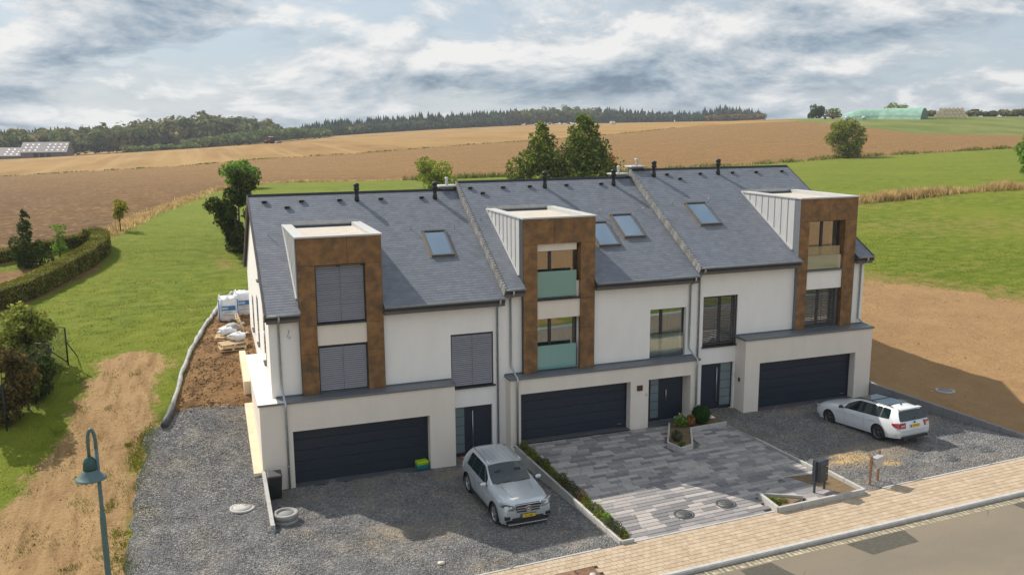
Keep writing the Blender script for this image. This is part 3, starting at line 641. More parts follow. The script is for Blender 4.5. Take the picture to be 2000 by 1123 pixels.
def roofz(y, s): return ZE + s + K_*(y-E_)
def build_house(h):
    x0, x1, s, g, zs = h['x0'], h['x1'], h['s'], h['g'], h['zs']
    ho = empty('row_house', (h['x0'], F_, g)); tag(ho, h['label'], 'house', 'white row houses with slate roofs')
    pa, pb = h['portal']; oa, ob = h['open']; ua, ub = h['up']; la, lb = h['low']
    sa, sb, sc, sd = h['swin']; ze, zr, zd = ZE+s, ZR+s, ZD+s
    # upper walls
    mb = MB(); holes = [(oa, ob, la, lb), (sa, sb, sc, sd)]
    if h['door'][4] == 'F': holes.append((h['door'][0], h['door'][1], h['door'][2], h['door'][3]))
    wt = ze+.1
    wall_holes(mb, x0+.002, x1-.002, g-.4, wt, F_, holes, .28)
    rk = .24
    gp = [(F_, g-.4), (YB, g-.4), (YB, ze-.0), (R_, zr-rk), (F_, ze+.02)]
    mb.add([(x0, a, b) for a, b in gp] + [(x1, a, b) for a, b in gp], [(4,3,2,1,0), (5,6,7,8,9), (1,2,7,6)])
    w = mb.build('wall', M_white, ho)
    # ground floor block
    bx0, bx1, S = h['box']; ga, gb, gz = h['garage']; mb = MB(); zb = zs-.09
    hl = [(ga, gb, g-.02, gz)]
    if h['door'][4] == 'S': hl.append((h['door'][0]-.32, h['door'][1]+.07, g-.02, gz))
    wall_holes(mb, bx0, bx1, g-.4, zb, S, hl, REV+.3)
    yb = h.get('boxback', F_)
    mb.quad((bx0, yb, g-.4), (bx0, S, g-.4), (bx0, S, zb), (bx0, yb, zb)); mb.quad((bx1, S, g-.4), (bx1, F_+.02, g-.4), (bx1, F_+.02, zb), (bx1, S, zb))
    if yb > F_: mb.quad((x0, yb, g-.4), (bx0, yb, g-.4), (bx0, yb, zb), (x0, yb, zb))
    b = mb.build('ground_floor_wall', M_beige, ho)
    # coping of the block
    mb = MB(); ov = .06; cl = h.get('copleft', bx0-ov)
    mb.box(cl, bx1+ov, S-ov, F_-.004, zs-.088, zs)
    mb.box(cl+.02, bx1+ov-.02, F_-.03, F_-.005, zs, zs+.05)
    c = mb.build('coping', M_cop, ho, bevel=.008)
    if yb > F_:
        m2 = MB(); m2.prism([(bx0-ov, S-ov), (cl-.003, S-ov), (cl-.003, F_-.01), (x0-.004, F_-.01), (x0-.004, yb), (bx0-ov, yb)], zs-.088, zs-.003); m2.build('side_ledge', M_beige, ho)
        MB().box(bx0-ov-.004, cl-.003, S-ov-.006, S-ov-.001, zs-.088, zs-.006).build('ledge_edge', M_cop, ho)
    MB().box(ga+.01, gb-.01, S-.02, S+REV, g-.06, g+.015).build('threshold', M_thresh, ho)
    MB().box(ga, gb, S-.12, S-.022, g-.05, g+.006).build('drain_channel', M_copper if h['n'] == 3 else M_black, ho)
    garage_door(ho, ga, gb, g+.016, gz, S+REV)
    MB().box(ga-.2, gb+.2, S+REV+.3, S+REV+.35, g-.4, gz+.3).build('garage_lining', M_inter, ho)
    # roof: slab pieces, slates, ridge, verges
    def slope(mb, xa, xb, ya, yb_, th, mi=0):
        z1, z2 = roofz(ya, s), roofz(yb_, s)
        V = [(xa,ya,z1-th),(xb,ya,z1-th),(xb,yb_,z2-th),(xa,yb_,z2-th),(xa,ya,z1),(xb,ya,z1),(xb,yb_,z2),(xa,yb_,z2)]
        mb.add(V, [(0,3,2,1),(4,5,6,7),(0,1,5,4),(1,2,6,5),(2,3,7,6),(3,0,4,7)], mi)
    mb = MB(); va, vb = x0-(.1 if h['n'] == 1 else 0), x1+(.1 if h['n'] == 3 else -.004); ybk = 2*R_-E_
    ycut = E_+(zd-ze-.02)/K_
    slope(mb, va, pa-.003, E_, R_, .2); slope(mb, pb+.003, vb, E_, R_, .2); slope(mb, pa-.003, pb+.003, ycut-.3, R_, .2)
    z1, z2 = ze, zr
    mb.add([(va,R_,z2-.2),(vb,R_,z2-.2),(vb,ybk,z1-.2),(va,ybk,z1-.2),(va,R_,z2-.001),(vb,R_,z2-.001),(vb,ybk,z1),(va,ybk,z1)], [(0,3,2,1),(4,5,6,7),(0,1,5,4),(1,2,6,5),(2,3,7,6),(3,0,4,7)])
    rf = mb.build('roof', M_under, ho)
    # slates, row upon row
    L = math.hypot(R_-E_, zr-ze); cs, sn = (R_-E_)/L, (zr-ze)/L; ex = .152; rows = int(L/ex); V = []; Fc = []
    r = random.Random(h['n']*7)
    for j in range(rows+1):
        d0 = j*ex-.02; d1 = min(d0+ex+.06, L+.01); off = (j % 2)*.125 + r.uniform(-.01, .01); x = va-off
        while x < vb:
            xa, xb = max(x+.0015, va), min(x+.2485, vb); x += .25
            if xb-xa < .03: continue
            yc = E_+(d0+ex/2)*cs; xc = (xa+xb)/2
            if pa-.02 < xc < pb+.02 and yc < ycut-.05:
                if xa < pa < xb: xb = pa-.004
                elif xa < pb < xb: xa = pb+.004
                else: continue
            if any(k0 < xc < k1 and k2 < yc < k3 for k0, k1, k2, k3 in h['holes']): continue
            l0 = .0095 + r.uniform(0, .001); l1 = .002; e0 = d0+r.uniform(-.003, .003)
            def P(xx, d, up): return (xx, E_+d*cs-up*sn, ze+d*sn+up*cs)
            bI = len(V); V += [P(xa,e0,l0), P(xb,e0,l0), P(xb,d1,l1), P(xa,d1,l1), P(xa,e0,.002), P(xb,e0,.001), P(xb,d1,.0), P(xa,d1,.0)]
            Fc += [(bI,bI+1,bI+2,bI+3), (bI+4,bI+5,bI+1,bI), (bI+4,bI,bI+3,bI+7), (bI+1,bI+5,bI+6,bI+2)]
    me = np_mesh('slates', np.array(V), np.array(Fc), M_slate); so = link('slates', me, rf); so['kind'] = 'stuff'
    MB().prism([(R_-.14, zr-.075), (R_+.14, zr-.075), (R_+.02, zr+.045), (R_-.03, zr+.045)], va-.01, vb+.0, 'x').build('ridge_cap', M_black, rf)
    if h['n'] > 1:      # raised verge where this roof stands above its neighbour
        mb = MB(); hh = h['step']; n = int(L/.16)
        for j in range(n):
            d = (j+.5)*L/n; y = E_+d*cs; z = ze+d*sn
            mb.obox((x0-.022, y, z-.12), (.02,0,0), Vector((0,cs,sn))*.088, Vector((0,-sn,cs))*(.15+.012*(j % 2)))
            mb.obox((x0+.0, y-.01, z+.035), (.055,0,0), Vector((0,cs,sn*.55)).normalized()*.075, Vector((0,-sn*.6,cs)).normalized()*.012)
        v = mb.build('verge_slates', M_slate2, rf); v['kind'] = 'stuff'
    for xx, side in ((va, -1), (vb, 1)):
        if (h['n'] == 1 and side < 0) or (h['n'] == 3 and side > 0):
            mb = MB(); t = .05*side
            for (ya, za, yb2, zb2) in ((E_-.02, ze, R_, zr), (R_, zr, ybk, ze)):
                mb.add([(xx, ya, za-.24), (xx, yb2, zb2-.24), (xx, yb2, zb2+.03), (xx, ya, za+.03), (xx+t, ya, za-.24), (xx+t, yb2, zb2-.24), (xx+t, yb2, zb2+.03), (xx+t, ya, za+.03)],
                       [(0,1,2,3),(7,6,5,4),(0,4,5,1),(3,2,6,7),(0,3,7,4),(1,5,6,2)])
            mb.build('verge_board', mat('verge_board', (.075,.055,.058), .55), rf)
    # eaves
    for a, b_ in ((va, pa-.01), (pb+.01, vb)):
        fb = MB().box(a+.01, b_-.005, E_+.02, F_-.002, ze-.33, ze-.205).build('fascia', M_fascia, ho)
        mb = MB(); n = 8; V = []; Fc = []
        for xx in (a, b_):
            for q in range(n+1):
                an = math.pi + math.pi*q/n; V.append((xx, E_-.065+.075*math.cos(an), ze+.0+.075*math.sin(an)))
        mb.add(V, [(q, q+1, n+2+q, n+1+q) for q in range(n)], 0, True)
        mb.add([V[q] for q in range(n+1)], [tuple(range(n+1))]); mb.add([V[n+1+q] for q in range(n+1)], [tuple(range(n, -1, -1))])
        mb.tube([(a, E_-.142, ze+.005), (b_, E_-.142, ze+.005)], .014, 6)
        mb.build('gutter', M_gutter, ho)
    # dormer with brown portal
    def panel(xa, xb, za, zb_, name='cladding_panel'):
        q = .005; MB().box(xa+q, xb-q, P_, F_+.22, za+q, zb_-q).build(name, M_brown, ho, bevel=.004)
    xm = pa + (pb-pa)*h.get('headsplit', .55)
    panel(pa, xm, ub, zd); panel(xm, pb, ub, zd)
    for xa, xb in ((pa, oa), (ob, pb)):
        z3 = ua-.05; z2 = (z3+zs)/2 + .25
        panel(xa, xb, z3, ub); panel(xa, xb, z2, z3); panel(xa, xb, zs, z2)
    MB().box(pa-.012, pa-.001, P_+.004, F_+.2, zs+.002, zd-.002).build('corner_trim', M_dark if h['n'] < 3 else M_cop, ho)
    MB().box(pb+.001, pb+.012, P_+.004, F_+.2, zs+.002, zd-.002).build('corner_trim', M_cop, ho)
    MB().box(oa, ob, P_+.07, F_+.2, lb, ua-.055).build('spandrel', M_beige if h['n'] < 3 else M_white, ho)
    # dormer cheeks in standing-seam zinc
    for side, xc in ((-1, pa), (1, pb)):
        mb = MB(); y0 = P_+.03; zc0 = roofz(y0, s)-.25
        xa, xb = (xc+.004, xc+.06) if side < 0 else (xc-.06, xc-.004)
        mb.prism([(F_+.19, roofz(F_+.19, s)-.25), (ycut+.1, roofz(ycut+.1, s)-.25), (ycut+.02, zd-.02), (F_+.19, zd-.02)], xa, xb, 'x'); ck = mb.build('dormer_cheek', M_zinc, ho)
        n = 8
        for i in range(n):
            y = F_+.24 + (ycut-F_-.55)*i/(n-.3); zl = roofz(y, s)-.02
            if zd-.03-zl < .08: continue
            MB().box(xc-.02 if side < 0 else xc-.003, xc+.003 if side < 0 else xc+.02, y-.009, y+.009, zl, zd-.03).build('standing_seam', M_zinc, ck)
        # soaker along the foot of the cheek
        d = Vector((0, cs, sn)); ya, yb2 = F_+.25, ycut; ml = MB()
        ml.obox((xc+side*.035, (ya+yb2)/2, roofz((ya+yb2)/2, s)+.035), (.03,0,0), d*((yb2-ya)/cs/2), Vector((0,-sn,cs))*.02); ml.build('flashing', M_zcap, ck)
    mb = MB(); mb.box(pa+.02, pb-.02, P_+.25, ycut+.2, zd-.2, zd-.13); dr = mb.build('dormer_roof', M_membrane, ho)
    mb = MB(); cw = .34
    mb.box(pa-.05, pb+.05, P_-.06, P_+.24, zd-.03, zd+.035)
    mb.box(pa-.05, pa+cw, P_+.24, ycut-.05, zd-.03, zd+.034); mb.box(pb-cw, pb+.05, P_+.24, ycut-.05, zd-.03, zd+.034)
    mb.box(pa+cw, pa+cw+.01, P_+.24, ycut, zd-.14, zd-.03); mb.box(pb-cw-.01, pb-cw, P_+.24, ycut, zd-.14, zd-.03)
    mb.box(pa+.06, pb-.06, P_+.23, P_+.245, zd-.14, zd-.03)
    mb.build('parapet_cap', M_zcap, dr, bevel=.008)
    MB().box(pa+.02, pb-.02, ycut-.02, ycut+.06, zd-.16, zd+.10).build('apron_flashing', M_gutter, dr)
    # windows
    yw = F_+.1
    if h['n'] == 1:
        for (xa, xb, za, zb_) in ((oa, ob, ua, ub), (oa, ob, la, lb)):
            window(ho, xa, xb, za, zb_, yw+.12, (.5,), sill=False); blind(ho, xa+.01, xb-.01, za+.01, zb_-.005, F_-.05, M_slat)
        MB().box(oa, ob, P_-.03, F_+.1, ua-.055, ua).build('sill', M_dark, ho, bevel=.006)
        window(ho, sa, sb, sc, sd, yw+.12, (.5,), sill=False); blind(ho, sa+.01, sb-.01, sc+.02, sd-.005, F_+.06, M_slat)
        MB().box(sa-.04, sb+.06, F_-.09, F_+.1, sc-.06, sc+.005).build('sill', M_dark, ho, bevel=.006)
    elif h['n'] == 2:
        MB().box(oa+.005, ob-.12, P_+.16, P_+.2, ub-.3, ub-.01).build('blind_box', M_beige, ho)
        window(ho, oa, ob, ua, ub-.28, yw+.1, (.36,), curtain=M_curtg, sill=False); railing(ho, oa+.01, ob-.14, ua+.06, ua+1.13, P_+.12, M_frost)
        MB().box(oa, ob, P_-.03, F_+.1, ua-.055, ua).build('sill', M_dark, ho, bevel=.006)
        window(ho, oa, ob, la, lb, yw+.1, (.36,), curtain=M_curt, sill=False); railing(ho, oa+.01, ob-.14, la+.06, la+1.08, P_+.12, M_frost)
        window(ho, sa, sb, sc, sd, yw+.1, (.36,), curtain=M_curt, sill=False); railing(ho, sa+.01, sb-.1, sc+.06, sc+1.05, F_+.06, M_clear)
    else:
        window(ho, oa, ob, ua, ub, yw+.1, (.5,), curtain=None, sill=False); railing(ho, oa+.01, ob-.14, ua+.03, ua+1.08, P_+.12, M_clear)
        MB().box(oa, ob, P_-.03, F_+.1, ua-.055, ua).build('sill', M_cop, ho, bevel=.006)
        window(ho, oa, ob, la, lb, yw+.12, (.5,), curtain=M_curt, sill=False); blind(ho, oa+.01, ob-.01, la+.01, lb-.005, F_-.02, M_slatb, tilt=22)
        window(ho, sa, sb, sc, sd, yw+.12, (.55,), curtain=M_curt, sill=False); blind(ho, sa+.01, sb-.01, sc+.02, sd-.005, F_+.06, M_slatb, tilt=22)
        MB().box(sa-.04, sb+.06, F_-.09, F_+.1, sc-.06, sc+.005).build('sill', M_dark, ho, bevel=.006)
    d = h['door']; entrance(ho, d[0]+.01, d[1]-.01, g+.02, d[3]-.01, d[5], d[6], d[7], d[8])
    if d[4] == 'S':
        MB().box(d[0]-.3, d[1]+.06, S-.01, d[5]-.05, g-.06, g+.016).build('door_step', M_thresh, ho)
        MB().box(d[0]-.32, d[1]+.08, d[5]+.062, d[5]+.075, g-.1, gz).build('porch_wall', M_beige, ho)
    # skylights
    nrm = Vector((0,-sn,cs)); al = Vector((0,cs,sn))
    for (k0, k1, k2, k3) in h['sky']:
        cx, cy = (k0+k1)/2, (k2+k3)/2; c = Vector((cx, cy, roofz(cy, s))); hl = (k3-k2)/2/cs; hw = (k1-k0)/2
        mb = MB(); t = .075
        for sx in (-1, 1): mb.obox(c+Vector((sx*(hw-t/2),0,0))+nrm*.06, (t/2,0,0), al*hl, nrm*.055)
        for sy in (-1, 1): mb.obox(c+al*(sy*(hl-t/2))+nrm*(.062 if sy < 0 else .07), (hw-t,0,0), al*(t/2), nrm*(.055 if sy < 0 else .068))
        sk = mb.build('skylight', mat('skylight_frame', (.13,.125,.125), .4, .2), ho, bevel=.006)
        MB().obox(c+nrm*.075, (hw-t,0,0), al*(hl-t), nrm*.008).build('pane', M_skyl, sk)
        MB().obox(c+al*(hl+.02)+nrm*.05, (hw+.02,0,0), al*.06, nrm*.075).build('hood', M_cop, sk)
        MB().obox(c+nrm*.015, (hw+.09,0,0), al*(hl+.05), nrm*.008).build('flashing', mat('skylight_flashing', (.2,.165,.13), .6), sk)
    for (px, py) in h['pipes']:
        z = roofz(py, s); mb = MB(); mb.lathe([(.105,-.1),(.105,.16),(.085,.2),(.085,.42),(.125,.45),(.125,.55),(.105,.57),(.105,.60),(.125,.62),(.125,.73),(.06,.76)], 14, (px, py, z)); mb.build('vent_pipe', M_black, ho)
    for (px, py) in h['vents']:
        c = Vector((px, py, roofz(py, s))); mb = MB(); mb.obox(c+nrm*.07, (.11,0,0), al*.1, nrm*.05); mb.obox(c+nrm*.06-al*.11, (.085,0,0), al*.012, nrm*.035, 1); mb.build('roof_vent', [M_cop, M_black], ho)
    for (px, py) in h['hooks']:
        c = Vector((px, py, roofz(py, s))); MB().tube([c, c+nrm*.10, c+nrm*.16+al*.06, c+nrm*.24+al*.02], .016, 6).build('roof_hook', M_steel, ho)
    cx, cy = h['chim']; zc = zr
    ch = MB().box(cx-.3, cx+.3, cy-.28, cy+.28, zc-.45, zc+.12).build('chimney', M_cop, ho)
    MB().box(cx-.42, cx+.42, cy-.38, cy+.38, zc+.12, zc+.19).build('chimney_cap', M_zcap, ch, bevel=.01)
    mb = MB(); mb.lathe([(.07,.0),(.07,.26),(.095,.27),(.095,.33),(.05,.36)], 10, (cx+.05, cy, zc+.19)); mb.build('flue', M_zcap, ch)
    for path in h['pipes_down']: downpipe(ho, path)
    return ho

gx = E_-.065
HS = []
def dp(x, zg, zslab, S, zb, foot=True):
    """from the gutter to the slab edge, round the coping and down the block"""
    return [(x, gx, zg), (x, gx, zg-.16), (x, F_-.06, zg-.42), (x, F_-.06, zslab+.55), (x+.02, F_-.07, zslab+.32), (x+.05, S-.10, zslab-.02), (x+.05, S-.10, zslab-.3), (x+.05, S-.07, zslab-.45), (x+.05, S-.07, zb)]
H1 = dict(n=1, x0=0, x1=9.16, s=0, g=0, zs=3.39, box=(-.53, 6.92, 0.), boxback=7.7, copleft=.12, garage=(.62,5.88,2.21), portal=(1.12,4.27), open=(1.76,3.63), up=(6.12,8.34), low=(3.44,5.27), swin=(6.98,8.77,3.0,5.21),
    door=(6.98,8.70,0.0,2.16,'F',F_+.14,7.57,'l',(7.87,.35,1.95)), sky=[(6.80,7.80,2.73,4.25)], pipes=[(4.46,6.48),(7.98,6.42)], vents=[(.52,6.6),(2.07,6.57),(1.42,6.2),(3.69,6.56),(5.51,6.55),(7.36,6.54)], hooks=[(.47,4.5),(6.37,4.49),(8.28,4.42)],
    chim=(8.72,7.25), step=0, headsplit=.59, label='left end house with grey blinds all lowered and the silver car parked outside')
H1['pipes_down'] = [dp(.35, ZE-.05, 3.39, 0, -.1), [(8.93, gx, ZE-.05), (8.93, gx, ZE-.2), (8.93, F_-.06, ZE-.45), (8.93, F_-.06, -.1)]]
H2 = dict(n=2, x0=9.16, x1=18.1, s=.33, g=.5, zs=3.33, box=(9.28,18.04,.05), garage=(9.72,14.72,2.62), portal=(10.01,13.18), open=(10.63,12.54), up=(6.39,8.66), low=(3.34,5.57), swin=(15.93,17.71,3.34,5.53),
    door=(15.90,17.58,.5,2.62,'S',.60,16.41,'l',(16.71,1.35,1.95)), sky=[(15.68,16.75,2.75,4.27),(14.22,15.27,2.30,3.83)], pipes=[(13.33,6.43),(16.92,6.44)], vents=[(9.67,6.59),(10.14,6.2),(11.25,6.56),(12.58,6.57),(14.45,6.58),(16.28,6.59)], hooks=[(9.49,4.39),(15.22,4.45),(17.43,4.42)],
    chim=(17.55,7.25), step=.33, headsplit=.43, label='middle house with teal frosted glass balustrades and a paved driveway')
H2['pipes_down'] = [dp(9.5, ZE+.28, 3.33, .05, .4), dp(17.85, ZE+.28, 3.33, .05, .4)]
H3 = dict(n=3, x0=18.1, x1=27.24, s=.67, g=.62, zs=4.02, box=(20.3,27.26,-.12), garage=(21.07,26.35,2.85), portal=(23.32,26.47), open=(23.85,25.83), up=(6.76,9.02), low=(4.05,5.87), swin=(18.56,20.33,3.64,5.90),
    door=(18.56,20.25,.62,2.82,'F',F_+.14,19.6,'r',(19.42,1.0,2.6)), sky=[(19.62,20.74,2.82,4.35)], pipes=[(19.14,6.48),(22.83,6.52)], vents=[(19.89,6.62),(20.43,6.26),(21.78,6.61),(23.68,6.62),(25.09,6.61),(26.68,6.62)], hooks=[(18.99,4.36),(20.95,4.41),(22.64,4.31)],
    chim=(18.55,7.3), step=.34, headsplit=.5, label='right end house with half open bronze blinds and the white estate car outside')
H3['pipes_down'] = [[(18.3, gx, ZE+.62), (18.3, gx, ZE+.47), (18.3, F_-.06, ZE+.22), (18.3, F_-.06, .5)], [(27.0, gx, ZE+.62), (27.0, gx, ZE+.47), (27.0, F_-.06, ZE+.22), (27.0, F_-.06, 4.3), (27.15, .45, 4.1), (27.34, .3, 4.02), (27.34,.3,1.0)]]
for h in (H1, H2, H3):
    h['holes'] = [(a+.02, b-.02, c+.03, d-.03) for a, b, c, d in h['sky']]
    HS.append(build_house(h))
# small fittings on the houses
def fit(i, name, mb, m): return mb.build(name, m, HS[i])
fit(1, 'intercom_panel', MB().box(15.02,15.28,.02,.049,2.18,2.42), mat('bronze_plate', (.10,.05,.03), .4, .4))
fit(1, 'house_sign', MB().box(15.42,15.54,.035,.049,1.93,2.02), M_zcap)
fit(1, 'porch_lamp', MB().lathe([(.05,2.56),(.05,2.615)], 12, (17.3,.3,0)), M_zcap)
fit(2, 'intercom_panel', MB().box(20.27,20.299,.22,.34,1.98,2.16), M_black)
fit(2, 'wire_loop', MB().tube([(20.29,.55,2.35),(20.2,.5,2.4),(20.18,.47,2.3),(20.2,.5,2.18),(20.29,.52,2.2)], .012, 6), M_zcap)
fit(0, 'wire_loop', MB().tube([(.73,F_-.005,5.95),(.72,F_-.05,5.85),(.66,F_-.06,5.72),(.74,F_-.06,5.62),(.78,F_-.05,5.7)], .014, 6), M_gutter)
fit(0, 'plinth', MB().add([(-.86,-.06,.30),(-.535,-.06,.30),(-.535,4.75,1.4),(-.86,4.75,1.4),(-.86,-.06,.80),(-.535,-.06,.80),(-.535,4.75,2.06),(-.86,4.75,2.06)], [(4,5,6,7),(0,1,5,4),(1,2,6,5),(2,3,7,6),(3,0,4,7)]), M_cream)
fit(0, 'rear_plinth', MB().add([(-.80,5.6,1.9),(-.535,5.6,1.9),(-.535,8.9,2.4),(-.80,8.9,2.4),(-.80,5.6,2.75),(-.535,5.6,2.75),(-.535,8.9,3.3),(-.80,8.9,3.3)], [(4,5,6,7),(0,1,5,4),(1,2,6,5),(2,3,7,6),(3,0,4,7)]), M_cream)
for y0, y1, z0, z1 in ((2.6,3.3,4.2,6.6),(6.2,7.0,4.1,6.2),(9.6,10.4,4.0,5.6),(4.6,5.1,7.2,8.9)):
    w = MB().box(-.012,.02,y0,y1,z0,z1).build('side_window', M_dark, HS[0]); MB().box(-.018,-.013,y0+.06,y1-.06,z0+.06,z1-.06).build('pane', M_pane, w)
    MB().box(-.09,-.0125,y0-.04,y1+.04,z0-.05,z0-.001).build('sill', M_dark, w)

# ---------------------------------------------------------------- vehicles
def car_paint(name, col, metal, rough):
    return mat(name, col, rough, metal, var=.03, vs=1.5, coat=1.0, spec=.5)
M_tyre = mat('tyre_rubber', (.022,.022,.023), .8, var=.2, vs=20)
M_rimd = mat('rim_dark', (.16,.16,.165), .3, .7, var=.1)
M_riml = mat('rim_silver', (.55,.55,.56), .3, .8, var=.06)
M_carglass = glass_mat('car_glass', (.10,.12,.13), .035, .02, .85, (.012,.026,.029))
M_trim = mat('car_trim_black', (.02,.02,.022), .55, var=.15, vs=9)
M_plate = mat('plate_yellow', (.78,.52,.03), .5, var=.04)
M_blue = mat('plate_blue', (.03,.06,.35), .5)
M_red = mat('tail_lamp_red', (.32,.012,.025), .15, coat=1., var=.08)
M_lamp = mat('lamp_glass', (.55,.58,.62), .12, .35, coat=1., var=.2, vs=14)
M_lampd = mat('lamp_dark', (.06,.065,.075), .2, .3, coat=1.)
M_chrome = mat('chrome', (.75,.75,.76), .12, 1., var=.04)

def car_shell(stations, arches, L, glass_rows, scoop_r, names, root, paint, creases=()):
    """stations: list of rings; a ring is a list of (x, half width, z) from sill to roof centre. Mirrored, capped, subdivided, wheel arches cut out."""
    ns, nr = len(stations), len(stations[0]); V = []; F = []; MI = []
    def idx(i, j, side): return (i*nr+j)*2 + (0 if side > 0 else 1)
    for ring in stations:
        for (x, w, z) in ring: V += [(x, w, z), (x, -w, z)]
    for i in range(ns-1):
        for j in range(nr-1):
            mi = glass_rows(i, j)
            F.append((idx(i,j,1), idx(i,j+1,1), idx(i+1,j+1,1), idx(i+1,j,1))); MI.append(mi)
            F.append((idx(i,j,-1), idx(i+1,j,-1), idx(i+1,j+1,-1), idx(i,j+1,-1))); MI.append(mi)
    for i, s in ((0, 1), (ns-1, -1)):        # nose and tail
        for j in range(nr-1):
            q = (idx(i,j,1), idx(i,j,-1), idx(i,j+1,-1), idx(i,j+1,1))
            F.append(q if s > 0 else q[::-1]); MI.append(glass_rows(-1 if s > 0 else 999, j))
    for i in range(ns-1): F.append((idx(i,0,-1), idx(i,0,1), idx(i+1,0,1), idx(i+1,0,-1))); MI.append(2)
    me = bpy.data.meshes.new('shell'); me.from_pydata(V, [], F)
    for m in (paint, M_carglass, M_trim): me.materials.append(m)
    me.polygons.foreach_set('material_index', MI); me.update()
    bm = bmesh.new(); bm.from_mesh(me); bmesh.ops.remove_doubles(bm, verts=bm.verts, dist=1e-4); bmesh.ops.recalc_face_normals(bm, faces=bm.faces)
    cl = bm.edges.layers.float.get('crease_edge') or bm.edges.layers.float.new('crease_edge')
    for e in bm.edges:
        ms = {f.material_index for f in e.link_faces}
        if len(ms) > 1: e[cl] = 1.0
        a, b = e.verts[0].co, e.verts[1].co
        xs_ = {round(v.co.z, 3) for v in e.verts}
        if any(f.material_index == 2 for f in e.link_faces) and max(a.z, b.z) < .5: e[cl] = 1.0
        for ring_, cv in ((stations[0], .9), (stations[-1], .85)):
            pts_ = [(q[0], q[1]*sg, q[2]) for q in ring_ for sg in (1, -1)]
            if all(any((v.co - Vector(p_)).length < 2e-4 for p_ in pts_) for v in e.verts) and len(e.link_faces) == 2 and abs(e.link_faces[0].normal.dot(e.link_faces[1].normal)) < .8: e[cl] = max(e[cl], cv)
    vl = bm.verts.layers.float.get('crease_vert') or bm.verts.layers.float.new('crease_vert')
    for v in bm.verts:
        ng = sum(f.material_index == 1 for f in v.link_faces)
        if ng == 1 and len(v.link_faces) > 1: v[vl] = .85
    bm.to_mesh(me); bm.free()
    o = link('shell', me); sub = o.modifiers.new('s', 'SUBSURF'); sub.levels = 2; sub.render_levels = 2
    cut = MB()
    for (x, r) in arches:
        for sy in (-1, 1): cut.lathe([(r, -.26), (r, .26)], 28, (x, sy*.84, scoop_r), axis='y')
    co = cut.build('cutter', M_trim)
    _b = bmesh.new(); _b.from_mesh(co.data); bmesh.ops.recalc_face_normals(_b, faces=_b.faces); _b.to_mesh(co.data); _b.free()
    bo = o.modifiers.new('b', 'BOOLEAN'); bo.operation = 'DIFFERENCE'; bo.object = co; bo.solver = 'EXACT'
    dg = bpy.context.evaluated_depsgraph_get(); ev = bpy.data.meshes.new_from_object(o.evaluated_get(dg))
    bpy.data.objects.remove(o); bpy.data.objects.remove(co)
    bm = bmesh.new(); bm.from_mesh(ev)
    for f in bm.faces:
        c = f.calc_center_median(); f.smooth = True
        for (x, r) in arches:
            d = math.hypot(c.x-x, c.z-scoop_r)
            if abs(d-r) < .012 and abs(f.normal.y) < .3 or (d < r-.005 and abs(c.y) < .7): f.material_index = 2
        if f.material_index > 2: f.material_index = 2
    parts = {}
    # body and trim stay one mesh, every pane becomes its own
    gl = [f for f in bm.faces if f.material_index == 1]; seen = set(); comps = []
    for f in gl:
        if f.index in seen: continue
        st = [f]; comp = []; seen.add(f.index)
        while st:
            q = st.pop(); comp.append(q)
            for e in q.edges:
                for n in e.link_faces:
                    if n.material_index == 1 and n.index not in seen: seen.add(n.index); st.append(n)
        comps.append(comp)
    def submesh(faces, name, mats):
        vi = {}; vv = []; ff = []; mm = []
        for f in faces:
            q = []
            for v in f.verts:
                if v.index not in vi: vi[v.index] = len(vv); vv.append(tuple(v.co))
                q.append(vi[v.index])
            ff.append(q); mm.append(f.material_index if len(mats) > 1 else 0)
        m2 = bpy.data.meshes.new(name); m2.from_pydata(vv, [], ff)
        for m in mats: m2.materials.append(m)
        m2.polygons.foreach_set('material_index', mm); m2.polygons.foreach_set('use_smooth', [True]*len(ff)); m2.update(); return m2
    body = link('body', submesh([f for f in bm.faces if f.material_index != 1], 'body', [paint, M_trim, M_trim]), root, local=True)
    md = body.modifiers.new('e', 'EDGE_SPLIT'); md.split_angle = math.radians(38)
    for c in comps:
        if len(c) < 4: continue
        cc = sum((f.calc_center_median() for f in c), Vector())/len(c); big = sum(f.calc_area() for f in c)
        nm = 'side_window' if abs(cc.y) > .35 else ('windscreen' if cc.x > 0 else 'rear_window')
        link(nm, submesh(c, nm, [M_carglass]), root, local=True)
    bm.free(); return body

def wheel(root, x, y, r, w, rim, spokes=5):
    s = 1 if y > 0 else -1
    wo = empty('wheel_dummy') if False else None
    mb = MB(); mb.lathe([(r*.66, y-w/2*s*.9), (r*.93, y-w/2*s), (r, y-w/2*s*.7), (r, y+w/2*s*.7), (r*.94, y+w/2*s), (r*.70, y+w/2*s*.98), (r*.68, y+w/2*s*.6)], 28, (x, 0, r), axis='y')
    t = mb.build('wheel', M_tyre, root, local=True)
    mb = MB(); yo = y+s*w*.40
    mb.lathe([(r*.69, yo-.05*s), (r*.69, yo+.018*s), (r*.63, yo+.012*s), (r*.60, yo-.05*s)], 24, (x, 0, r), axis='y')
    mb.lathe([(.0, yo+.01*s), (r*.15, yo+.01*s), (r*.17, yo-.03*s)], 14, (x, 0, r), axis='y')
    for k in range(spokes):
        for dd in (-.11, .11):
            a = 2*math.pi*k/spokes + dd + .3; d = Vector((math.cos(a), 0, math.sin(a))); p = Vector((-math.sin(a), 0, math.cos(a)))
            mb.obox(Vector((x, yo-.01*s, r)) + d*r*.38, d*r*.27, p*r*.045, Vector((0,.018,0)))
    rm = mb.build('rim', rim, t, local=True)
    mb = MB(); mb.lathe([(.001, yo-.06*s), (r*.6, yo-.06*s)], 20, (x, 0, r), axis='y'); mb.build('brake_disc', M_rimd, t, local=True)
    return t
